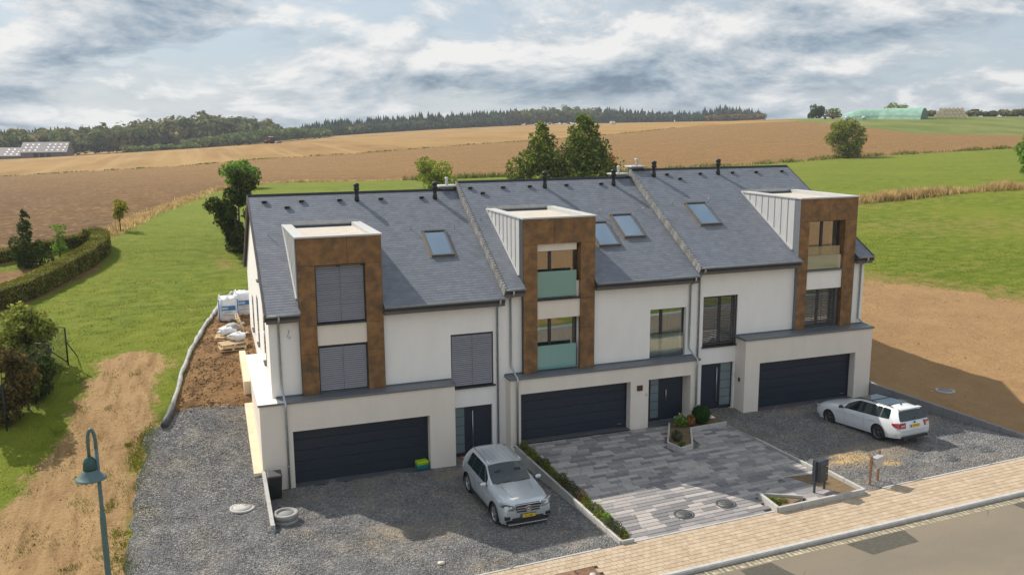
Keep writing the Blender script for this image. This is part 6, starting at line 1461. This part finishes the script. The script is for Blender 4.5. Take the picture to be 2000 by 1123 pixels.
clump('herb', 'green ground cover in the triangular bed corner by the street', 15.75,-8.6,float(street(15.7))+.07, [(0,0,.06,.2,.28,.1),(.3,-.1,.05,.2,.15,.08)], 420, .035, 'weed', 46, 'plant')
r_ = random.Random(77)
for i in range(22):
    t = (i+.5)/22; x = 9.60+.36*t; y = -.45-8.5*t; s = r_.uniform(.75, 1.25); lf = r_.choice(('lav','lav','weed','green' if i % 3 == 0 else 'lav','heath' if i % 3 == 1 else 'weed'))
    clump('lavender', 'small grey green plant in the long bed beside the silver car', x+r_.uniform(-.05,.05), y, zb2(x, y)-.10, [(0,0,.12*s,.19*s,.3*s,.15*s),(.04,.1,.18*s,.12*s,.14*s,.12*s)], 420, .03, lf, 100+i, 'plant', 'lavender plants in the long bed', .2)

# ---------------------------------------------------------------- grass, stones and straw lying about
def blades(rng, x, y, z, h, w, lean=.5):
    n = len(x); a = rng.uniform(0, 6.28, n); hh = h*rng.uniform(.5, 1.4, n); l = lean*hh*rng.uniform(.2, 1, n); b = rng.uniform(0, 6.28, n)
    B = np.c_[x, y, z]; u = np.c_[np.cos(a), np.sin(a), np.zeros(n)]*w; tip = B + np.c_[np.cos(b)*l, np.sin(b)*l, hh]
    V = np.stack([B-u, B+u, tip], 1).reshape(-1, 3); return V, np.arange(3*n).reshape(-1, 3)
def scatter(rng, n, x0, x1, y0, y1, cond):
    x = rng.uniform(x0, x1, n); y = rng.uniform(y0, y1, n); k = cond(x, y); return x[k], y[k]
rng = np.random.default_rng(5)
def lawn_ok(x, y):
    k = poly_dist(P_TRACK, x, y) < rng.normal(-.5, .8, len(x)); k &= poly_dist(P_SOIL, x, y) < -.1; k &= ~in_poly(P_LEFT, x, y); k &= ~in_poly(P_HOUSE, x, y); k &= ~((x > -.8) & (y < 14)); k &= ~in_poly(P_NEAR, x, y); k &= poly_dist(P_HBED, x, y) < 0; k &= rng.random(len(x)) > (y-14)/30.; return k
x, y = scatter(rng, 150000, -16, 3, -9, 44, lawn_ok)
V, F = blades(rng, x, y, H(x, y)-.01, .045, .016); o = link('lawn_grass', np_mesh('lawn_grass', V, F, LF['grass'])); tag(o, 'short green lawn grass left of the houses', 'grass', kind='stuff')
x, y = scatter(rng, 70000, 27.5, 75, 6, 46, lambda x, y: (poly_dist(P_RDIRT, x, y) < rng.normal(-1.2, 1.4, len(x))) & (rng.random(len(x)) > (x-36)/36.) & (rng.random(len(x)) > (y-18)/26.))
V, F = blades(rng, x, y, H(x, y)-.01, .06, .024); o = link('meadow_grass', np_mesh('meadow_grass', V, F, LF['grass'])); tag(o, 'patchy meadow grass right of the houses', 'grass', kind='stuff')
def strip(name, label, pts, n, w, h, bw, leaf, seed, lean=.6):
    rng = np.random.default_rng(seed); P = np.array(pts, float); L = np.hypot(*np.diff(P, axis=0).T); c = np.r_[0, np.cumsum(L)]; t = rng.random(n)*c[-1]
    x = np.interp(t, c, P[:,0]); y = np.interp(t, c, P[:,1]); gap = .5+.5*np.sin(t*.55+np.sin(t*.21)*2); k = rng.random(n) < .25+.75*gap
    x = (x+rng.normal(0, w, n))[k]; y = (y+rng.normal(0, w, n))[k]
    V, F = blades(rng, x, y, H(x, y)-.02, h*(.6+.5*gap[k]), bw, lean); o = link(name, np_mesh(name, V, F, LF[leaf])); tag(o, label, 'grass', kind='stuff')
strip('dry_grass', 'strip of tall straw coloured grass across the right meadow', [(58,42.5),(66,44.6),(71,44.8),(78,45.2),(88,44),(100,43)], 12000, .55, .85, .05, 'straw', 1)
strip('dry_grass', 'straw coloured weeds along the ploughed field edge', L1[3:9], 14000, .5, .36, .05, 'straw', 2)
strip('dry_grass', 'dark weeds and dry grass on the far field edge', L1[8:], 14000, .7, .75, .09, 'weed', 3)
strip('dry_grass', 'dry fringe along the far field edge at right', L1[10:], 7000, .9, .6, .09, 'straw', 4)
strip('green_weeds', 'green weeds between dirt track and gravel drive', [(-4.5,4.6),(-4.95,2.6),(-5.1,.4),(-5.15,-2.5),(-5.2,-6)], 5200, .22, .10, .014, 'grass', 6, .9)
strip('green_weeds', 'green weeds along the second field boundary', [(-48.4,223.4),(-5.5,214.3),(14.6,227.1),(44.3,232.1),(81.8,251.7),(113.1,261.7),(175.5,303.3),(195.4,308.1)], 2600, .7, .35, .2, 'weed', 7)
_cx = rng.uniform(-10.5,-4.4,70); _cy = rng.uniform(-6,11,70); _ok = poly_dist(P_TRACK, _cx, _cy) > -.6; _cx, _cy = _cx[_ok], _cy[_ok]; _k = rng.integers(0, len(_cx), 5200); _r = rng.normal(0, 1, (5200, 2))*rng.uniform(.08,.38,len(_cx))[_k][:, None]
V, F = blades(rng, _cx[_k]+_r[:,0], _cy[_k]+_r[:,1]*1.3, H(_cx[_k]+_r[:,0], _cy[_k]+_r[:,1]*1.3)-.01, .07, .013, .9); o = link('track_weeds', np_mesh('track_weeds', V, F, LF['grass'])); tag(o, 'scattered tufts of grass growing on the dirt track', 'grass', kind='stuff')
def stones(name, label, x, y, zf, s0, s1, mats, seed):
    rng = np.random.default_rng(seed); n = len(x); s = rng.uniform(s0, s1, n)*rng.choice([1,1,1,1.6], n); z = zf(x, y)
    base = np.array([(1,0,0),(0,1,0),(-1,0,0),(0,-1,0),(0,0,.7),(0,0,-.5)]); a = rng.uniform(0, 6.28, n); ca, sa = np.cos(a), np.sin(a)
    j = base[None]*rng.uniform(.6, 1.3, (n, 6, 1))*s[:, None, None]; X = j[...,0]*ca[:, None]-j[...,1]*sa[:, None]; Y = j[...,0]*sa[:, None]+j[...,1]*ca[:, None]
    V = np.stack([X+x[:, None], Y+y[:, None], j[...,2]+z[:, None]+s[:, None]*.25], 2).reshape(-1, 3)
    f = np.array([(0,1,4),(1,2,4),(2,3,4),(3,0,4)]); F = (np.arange(n)[:, None, None]*6+f).reshape(-1, 3); mi = np.repeat(rng.choice(len(mats), n, p=(lambda q: q/q.sum())(np.array([.45,.3,.17,.08])[:len(mats)])), 4)
    o = link(name, np_mesh(name, V, F, mats, mi=mi)); tag(o, label, 'gravel', kind='stuff')
GS = [mat('stone_dark', (.15,.15,.154), .9), mat('stone_mid', (.20,.198,.193), .9), mat('stone_light', (.30,.29,.275), .9), mat('stone_pale', (.44,.42,.385), .9)]
x, y = scatter(rng, 26000, -5.2, -.6, -9, 5, lambda x, y: in_poly(P_LEFT, x, y)); stones('gravel_stones', 'loose grey stones of the left side drive', x, y, H, .007, .02, GS, 1)
x, y = scatter(rng, 40000, -.4, 9.3, -9, -.1, lambda x, y: in_poly(P_FORE, x, y)); stones('gravel_stones', 'loose grey stones of the left forecourt', x, y, yard1, .007, .021, GS, 2)
x, y = scatter(rng, 30000, 19.2, 28, -9, -.2, lambda x, y: in_poly(P_YARD, x, y)); stones('gravel_stones', 'loose stones of the right gravel yard', x, y, yard3, .008, .022, GS, 3)
x, y = scatter(rng, 1500, -11, -3, -8, 12, lambda x, y: poly_dist(P_TRACK, x, y) > .2); stones('clods', 'stones and clods on the dirt track', x, y, H, .010, .03, [mat('clod', (.34,.21,.10), .95), mat('clod_d', (.24,.15,.075), .95), mat('clod_l', (.5,.36,.22), .95)], 4)
x, y = scatter(rng, 6000, -4, 0, 4.8, 23, lambda x, y: in_poly(P_SOIL, x, y)); stones('clods', 'clods of the bare soil by the left gable', x, y, H, .014, .05, [mat('clod_s', (.27,.155,.068), .95), mat('clod_sd', (.13,.075,.036), .95), mat('clod_sl', (.36,.22,.11), .95)], 5)
x, y = scatter(rng, 1600, 27.6, 50, -9, 15, lambda x, y: poly_dist(P_RDIRT, x, y) > .5); stones('clods', 'clods on the bare dirt right of the houses', x, y, H, .012, .04, [mat('clod_r', (.36,.23,.12), .95), mat('clod_rd', (.22,.14,.07), .95), mat('clod_rl', (.5,.36,.22), .95)], 6)
bs = MB(); lumpy(bs, (0,0,.02), .13, .10, .05, 10, random.Random(4)); o = bs.build('stone', mat('pale_stone', (.6,.55,.47), .9)); o.location = (4.15,-7.9,float(yard1(4.15,-7.9))); tag(o, 'single pale stone on the front edge of the left gravel', 'stone')

# ---------------------------------------------------------------- far wood
FOREST = [(-119.2,515.3,15.1),(-105.3,518.1,14.7),(-91.0,520.6,14.9),(-76.1,522.8,14.8),(-60.9,526.2,14.6),(-45.7,537.2,15.2),(-29.5,547.8,17.7),(-12.3,558.0,19.0),(5.8,567.6,19.5),(25.8,594.3,17.5),(47.9,620.3,13.9),(71.9,645.4,9.3),(98.0,669.4,13.1),(125.9,692.0,13.0),(155.7,713.3,14.3),(186.8,731.6,15.2),(218.5,744.9,15.1),(251.4,756.9,15.5),(285.4,767.5,16.2),(320.0,775.8,17.6),(355.4,782.6,18.7),(391.6,788.0,16.7),(428.3,792.0,14.7),(455.6,777.1,12.2),(482.1,761.6,12.7),(507.7,745.4,17.1),(532.4,728.6,11.5)]
def wood():
    r = random.Random(12); rng = np.random.default_rng(12)
    acc = {k: [[], [], 0] for k in ('conif', 'dec', 'brown', 'shrub', 'autumn')}
    def put(k, V, F):
        a = acc[k]; a[0].append(V); a[1].append(F+a[2]); a[2] += len(V)
    def conifer(x, y, z, h):
        n = 8; V = []; F = []
        for t in range(6):
            z0 = z+h*(.03+.15*t); rr = h*.25*(1-t/7.2)*r.uniform(.85, 1.15); a0 = r.random()*6; c = len(V)
            V.append((x, y, z0+h*.26))
            for k in range(n): a = a0+6.283*k/n; q = rr*(1 if k % 2 else .62); V.append((x+q*math.cos(a), y+q*math.sin(a), z0-(.03*h if k % 2 else 0)))
            F += [(c, c+1+k, c+1+(k+1) % n) for k in range(n)]
        put('conif', np.array(V), np.array(F))
    def broad(x, y, z, h, k, w):
        bl = [(x+r.uniform(-.3,.3)*w, y+r.uniform(-.3,.3)*w, z+h*r.uniform(.35,.8), w*r.uniform(.22,.34), w*r.uniform(.22,.34), h*r.uniform(.14,.22)) for _ in range(6)] + [(x, y, z+h*.5, w*.34, w*.34, h*.42)]
        P, d = blob_points(rng, bl, 110, .9); V, F = leaves(rng, P, w*.12, out=d*2.2, aspect=.95)
        put(k, V, np.concatenate([F[:,[0,1,2]], F[:,[0,2,3]]]))
    FP = np.array(FOREST); L = np.hypot(*np.diff(FP[:,:2], axis=0).T); c = np.r_[0, np.cumsum(L)]; tot = c[-1]; s = 0
    while s < tot:
        x, y, h = [float(np.interp(s, c, FP[:,i])) for i in range(3)]; px = -80+60*np.interp(s, c, np.arange(len(FP)))
        for row in range(5):
            dx, dy = x*.0+r.uniform(-3,3), row*6+r.uniform(-3,3); k = h*(.74+.05*row)*r.uniform(.8, 1.1)
            xx, yy = x+dx+(x+2)/(y+32)*dy, y+dy; zz = hz(xx, yy)
            if px < 540:
                broad(xx, yy, zz, k*1.22, 'brown' if r.random() < .4 else 'dec', r.uniform(10, 15))
            elif px < 1010:
                if row < 2 and r.random() < .45: broad(xx, yy, zz, k*.72, r.choice(('dec','brown','dec')), r.uniform(6, 9))
                elif px > 590:
                    broad(xx, yy-1, zz, k*.86, 'conif', 7); conifer(xx, yy, zz, k*1.04); conifer(xx+2.2, yy+2, zz, k*r.uniform(.85,1.05))
                else: broad(xx, yy, zz, k*.8, 'dec', 8)
            elif px < 1160: broad(xx, yy, zz, k*1.02, 'dec' if r.random() < .8 else 'brown', r.uniform(9, 14))
            elif px < 1490:
                broad(xx, yy-1, zz, k*.86, 'conif', 7); conifer(xx, yy, zz, k*1.05); conifer(xx+2.2, yy+3, zz, k*r.uniform(.85,1.05))
                if row == 0 and px > 1370: broad(xx, yy-8, hz(xx, yy-8), 7, r.choice(('autumn','autumn','brown')), 9)
            else: broad(xx, yy-4, zz, 6.5, r.choice(('autumn','dec','brown')), 9)
        s += r.uniform(3.2, 5.0)
    # conifers on the ridge further left, shrubs along the wood's foot
    for i in range(90): x = -140+i*1.0; y = 640+r.uniform(0,20); conifer(x, y, hz(x, y)+1, 14+r.uniform(-3,3))
    for i in range(110):
        t = i/109; x = -6+t*100; y = 520+t*118+r.uniform(-6,6)
        if r.random() < .85: broad(x, y, hz(x, y), 5.5+3*math.sin(t*3.1)+r.uniform(-1,1), 'shrub', 8)
    for i in range(24): t = i/23; x = -34+t*34; y = 470+t*20+r.uniform(-4,4); broad(x, y, hz(x, y), r.uniform(2.5,4.5), 'shrub', 5)
    for i in range(26): x = 330+i*4.2+r.uniform(-1,1); y = 320-i*1.1+r.uniform(-3,3); broad(x, y, hz(x, y)-.5, 3.2+i*.08+r.uniform(-.8,.8), 'brown', 7)
    MW = {'conif': leaf_mat('wood_conifer', (.07,.105,.075), (.105,.145,.092), (.145,.18,.1), .4, .06), 'dec': leaf_mat('wood_green', (.11,.145,.06), (.175,.205,.075), (.25,.265,.1), .45, .07),
          'brown': leaf_mat('wood_brown', (.15,.145,.065), (.225,.2,.085), (.3,.245,.105), .45, .07), 'shrub': leaf_mat('wood_shrub', (.14,.19,.06), (.21,.26,.08), (.3,.32,.11), .4, .1), 'autumn': leaf_mat('wood_autumn', (.19,.135,.045), (.3,.19,.06), (.36,.27,.08), .4, .1)}
    nm = {'conif': ('conifer_wood', 'dark spruce wood along the horizon'), 'dec': ('broadleaf_wood', 'green broadleaf wood along the horizon'), 'brown': ('broadleaf_wood', 'browning broadleaf wood on the left horizon'), 'shrub': ('shrub_belt', 'pale green shrubs at the foot of the wood'), 'autumn': ('autumn_trees', 'orange autumn trees before the spruce wood')}
    for k, (a, b, _) in acc.items():
        if a: o = link(nm[k][0], np_mesh(nm[k][0], np.concatenate(a), np.concatenate(b), MW[k])); tag(o, nm[k][1], 'wood', kind='stuff')
wood()
tree('hill_tree', 'dark round tree left of the green silage heap', 295.8, 344.0, 6.0, 11, 'dark', 51, 1500, .5, .05, 12)
tree('hill_tree', 'low bush beside the red trailer on the hill', 303.4, 337.8, 3.6, 9, 'olive', 52, 900, .45, .05, 10)
tree('hill_tree', 'tree crown showing above the green silage heap', 297.4, 289.8, 5.4, 12, 'olive', 53, 1300, .5, .05, 12)

# ---------------------------------------------------------------- farm things far away
M_tarp = mat('green_tarp', (.25,.43,.33), .8, var=.2, vs=.5, bump=.6, bs=.7); M_tarpd = mat('green_tarp_end', (.05,.16,.12), .6, var=.2, vs=.6, bump=.7, bs=1.2)
def silage(label, a, b, w, h, seed, endm, ta=0., tb=0.):
    r = random.Random(seed); A, B = Vector((*a, 0)), Vector((*b, 0)); d = (B-A); L = d.length; d.normalize(); nx = Vector((-d.y, d.x, 0)); n = 16; prof = [(-1,0),(-.86,.3),(-.6,.78),(-.3,.97),(0,1),(.3,.96),(.6,.76),(.86,.3),(1,0)]; V = []; F = []; k = len(prof)
    for i in range(n+1):
        t = i/n; s = min(1, .5+t*ta if ta and t < .5/ta else 1, .45+(1-t)*tb if tb and (1-t) < .55/tb else 1)
        for (u, v) in prof:
            p = A+d*(L*t)+nx*(u*w/2*(1+r.uniform(-.03,.03))); z = hz(p.x, p.y)+v*h*s*(1+r.uniform(-.04,.04)); V.append((p.x, p.y, z-.1))
    F = [(i*k+j, i*k+j+1, (i+1)*k+j+1, (i+1)*k+j) for i in range(n) for j in range(k-1)]
    e = empty('silage_heap', (A.x, A.y, hz(A.x, A.y))); tag(e, label, 'silage heap'); mb = MB(); mb.add(V, F, 0, True); mb.build('tarpaulin', M_tarp, e)
    mb = MB(); mb.add(V[-k:], [tuple(range(k))]); mb.add(V[:k], [tuple(range(k))[::-1]]); mb.build('heap_end', endm, e)
    mb = MB(); mb.tube([V[i*k+1] for i in range(n+1)], .07, 5); mb.build('weight_tubes', mat('sand_tubes', (.3,.27,.22), .9), e)
silage('left pale green tarpaulin silage heap on the hill crest', (254.5,273.5), (265.0,264.5), 11, 3.9, 1, M_tarp, 1.1, 0); silage('right pale green tarpaulin silage heap with dark end', (265.6,263.6), (274.2,249.6), 11, 4.3, 2, M_tarpd)
# round straw bales, three layers
M_bale = mat('straw_bale', (.74,.56,.37), .95, var=.15, vs=3, bump=.5, bs=6); M_baled = mat('straw_bale_side', (.42,.28,.15), .95, var=.25, vs=4)
mb = MB(); mb.lathe([(.70,-.6),(.74,-.55),(.74,.55),(.70,.6)], 16, axis='y'); bm_ = mb.mesh('bale_roll', M_bale)
mb = MB(); mb.lathe([(.0,-.605),(.66,-.607)], 16, axis='y'); mb.lathe([(.0,.605),(.66,.607)], 16, axis='y'); bf_ = mb.mesh('bale_face', mat('bale_face', (.82,.68,.5), .95, var=.2, vs=3))
dirb = Vector((.72,-.69,0)); back = Vector((.69,.72,0))
for lay, cnt in enumerate((8, 7, 6)):
    for rw_ in range(2):
        for i in range(cnt):
            p = Vector((280.6,249.9,0)) + dirb*((i+lay*.5)*1.5) + back*(rw_*1.3+.4*lay*0)
            e = empty('straw_bale', (p.x, p.y, hz(279.5+5, 249)+.7+lay*1.28), math.atan2(back.y, back.x)-math.pi/2)
            tag(e, 'round straw bale in the stack right of the green heaps', 'straw bale', 'stacked straw bales'); link('bale_roll', bm_, e, local=True); link('bale_face', bf_, e, local=True)
for k, (x, y) in enumerate(((252.3,268.5),(255.6,262.4))):
    e = empty('wrapped_bale', (x, y, hz(x, y)+.6), .7); tag(e, ('left' if k == 0 else 'right')+' pale blue wrapped bale before the green heap', 'bale'); mb = MB(); lumpy(mb, (0,0,0), .95, .8, .75, 14, random.Random(k), box=.4); mb.build('wrapped_roll', mat('bale_wrap', (.45,.55,.62), .4), e, local=True)
    MB().lathe([(.5,-.81),(.3,-.84),(0,-.85)], 12, axis='y').build('wrap_fold', mat('bale_wrap_d', (.3,.38,.45), .4), e, local=True)
e = empty('trailer', (250.8,277.6,hz(250.8,277.6)), -.76); tag(e, 'dark red flat farm trailer left of the green heap', 'trailer')
MB().box(-2.6,2.6,-1.1,1.1,.9,1.3).build('load_bed', mat('trailer_red', (.20,.03,.03), .6), e, local=True, bevel=.03); MB().box(-2.6,2.6,-1.1,1.1,1.31,1.7).build('load', mat('trailer_load', (.22,.16,.13), .9), e, local=True)
for sx in (-1.6, 1.6):
    for sy in (-1, 1): MB().lathe([(.45,-.15),(.45,.15)], 12, (sx,sy*.85,.45), axis='y').build('wheel', M_tyre, e, local=True)
MB().tube([(2.6,0,1.0),(4.0,0,.6)], .07, 6).build('drawbar', M_black, e, local=True)
e = empty('tractor', (29.8,366.4,hz(29.8,366.4)), math.radians(200)); tag(e, 'small tractor with roller working the far field', 'tractor')
MB().box(-.2,1.9,-.45,.45,.9,1.7).build('bonnet', mat('tractor_paint', (.30,.05,.04), .5), e, local=True, bevel=.08); c_ = MB().box(-1.5,.0,-.8,.8,1.0,2.0).build('cab_base', mat('tractor_paint', (.30,.05,.04), .5), e, local=True, bevel=.05)
MB().box(-1.45,-.05,-.75,.75,2.0,2.75).build('cab_glass', M_carglass, e, local=True); MB().box(-1.6,.1,-.85,.85,2.76,2.95).build('cab_roof', mat('tractor_roof', (.75,.75,.72), .5), e, local=True, bevel=.04)
for x, rr in ((-.95,.9),(1.5,.6)):
    for sy in (-1, 1): MB().lathe([(rr,-.25),(rr,.25)], 16, (x,sy*1.0,rr), axis='y').build('wheel', M_tyre, e, local=True)
e = empty('roller', (33.5,367.6,hz(33.5,367.6)), math.radians(200)); tag(e, 'wide field roller drawn behind the far tractor', 'farm implement'); MB().lathe([(.45,-2.6),(.45,2.6)], 14, (0,0,.45), axis='y').build('roller_drum', M_concd, e, local=True); MB().box(-.3,.3,-2.7,2.7,.95,1.15).build('roller_frame', mat('tractor_paint', (.30,.05,.04), .5), e, local=True); MB().tube([(.3,0,1.0),(2.6,0,.8)], .08, 6).build('drawbar', M_black, e, local=True)
e = empty('van', (306.8,595.8,hz(306.8,595.8)), .35); tag(e, 'tiny white van at the edge of the far wood', 'van'); mb = MB(); mb.prism([(-2.6,.5),(2.5,.5),(2.6,1.2),(1.9,1.4),(1.4,2.4),(-2.6,2.4)], -1, 1, 'y'); mb.build('van_body', mat('van_white', (.8,.78,.74), .4), e, local=True, bevel=.08)
MB().box(1.2,2.0,-1.01,1.01,1.5,2.1).build('van_window', M_carglass, e, local=True)
for x in (-1.6,1.7):
    for sy in (-1, 1): MB().lathe([(.36,-.12),(.36,.12)], 12, (x,sy*.92,.36), axis='y').build('wheel', M_tyre, e, local=True)
# barns
def barn(label, x, y, L, wd, hw, hr, rz, seed, cat='barn'):
    e = empty('barn', (x, y, hz(x, y)-1.6), rz); tag(e, label, cat); ov = .5
    mb = MB(); P = [(-wd/2,0),(wd/2,0),(wd/2,hw),(0,hr),(-wd/2,hw)]; mb.prism(P, -L/2, L/2, 'x'); mb.build('wall', mat('barn_wall', (.16,.135,.13), .9, var=.2, vs=.8), e, local=True)
    for s in (-1, 1):
        ya, yb2 = s*(wd/2+ov), 0; za = hw-ov*(hr-hw)/(wd/2); V = [(-L/2-.4,ya,za+.08),(L/2+.4,ya,za+.08),(L/2+.4,0,hr+.08),(-L/2-.4,0,hr+.08),(-L/2-.4,ya,za+.26),(L/2+.4,ya,za+.26),(L/2+.4,0,hr+.26),(-L/2-.4,0,hr+.26)]
        rf = MB().add(V, [(0,3,2,1),(4,5,6,7),(0,1,5,4),(1,2,6,5),(2,3,7,6),(3,0,4,7)]).build('roof', mat('barn_roof', (.30,.265,.265), .8, var=.15, vs=.7), e, local=True)
        if s < 0:
            n = int(L/2.6); r = random.Random(seed)
            for j in range(3):
                t = .2+.28*j
                for i in range(n):
                    if (i+seed) % 5 == 4: continue
                    cx = -L/2+1.5+i*(L-3)/max(1, n-1)+.4*j; cy = ya*(1-t); cz = za+.27+(hr-za)*t; sl = Vector((0, -ya, hr-za)).normalized()
                    MB().obox((cx, cy, cz+.02), (.45,0,0), sl*.5, Vector((0,-sl.z,sl.y))*.03).build('roof_light', mat('roof_light', (.85,.84,.82), .5), rf, local=True)
    for k in range(3): MB().box(-L*.22+k*L*.14,-L*.12+k*L*.14,-wd/2-.06,-wd/2-.005,.4,hw-.5).build('barn_door', M_black, e, local=True)
barn('nearer gabled barn with rows of pale roof lights', -71.5, 476.0, 21, 15, 4.4, 9.0, math.radians(-6), 1); barn('longer low barn with roof lights cut by the left edge', -98, 483.0, 30, 14, 3.6, 7.4, math.radians(-6), 2)

# ---------------------------------------------------------------- air
hzm = bpy.data.materials.new('haze_air'); hzm.use_nodes = True; _nt = hzm.node_tree
for n_ in list(_nt.nodes): _nt.nodes.remove(n_)
_o = _nt.nodes.new('ShaderNodeOutputMaterial'); _v = _nt.nodes.new('ShaderNodeVolumePrincipled'); _v.inputs['Color'].default_value = (.80,.87,.95,1); _v.inputs['Density'].default_value = .0002; _v.inputs['Anisotropy'].default_value = .2
_nt.links.new(_v.outputs[0], _o.inputs['Volume'])
hb_ = MB().box(-1000, 1600, -400, 1800, -60, 48).build('haze', hzm); tag(hb_, 'thin blue air between the houses and the far wood', 'haze', kind='stuff')
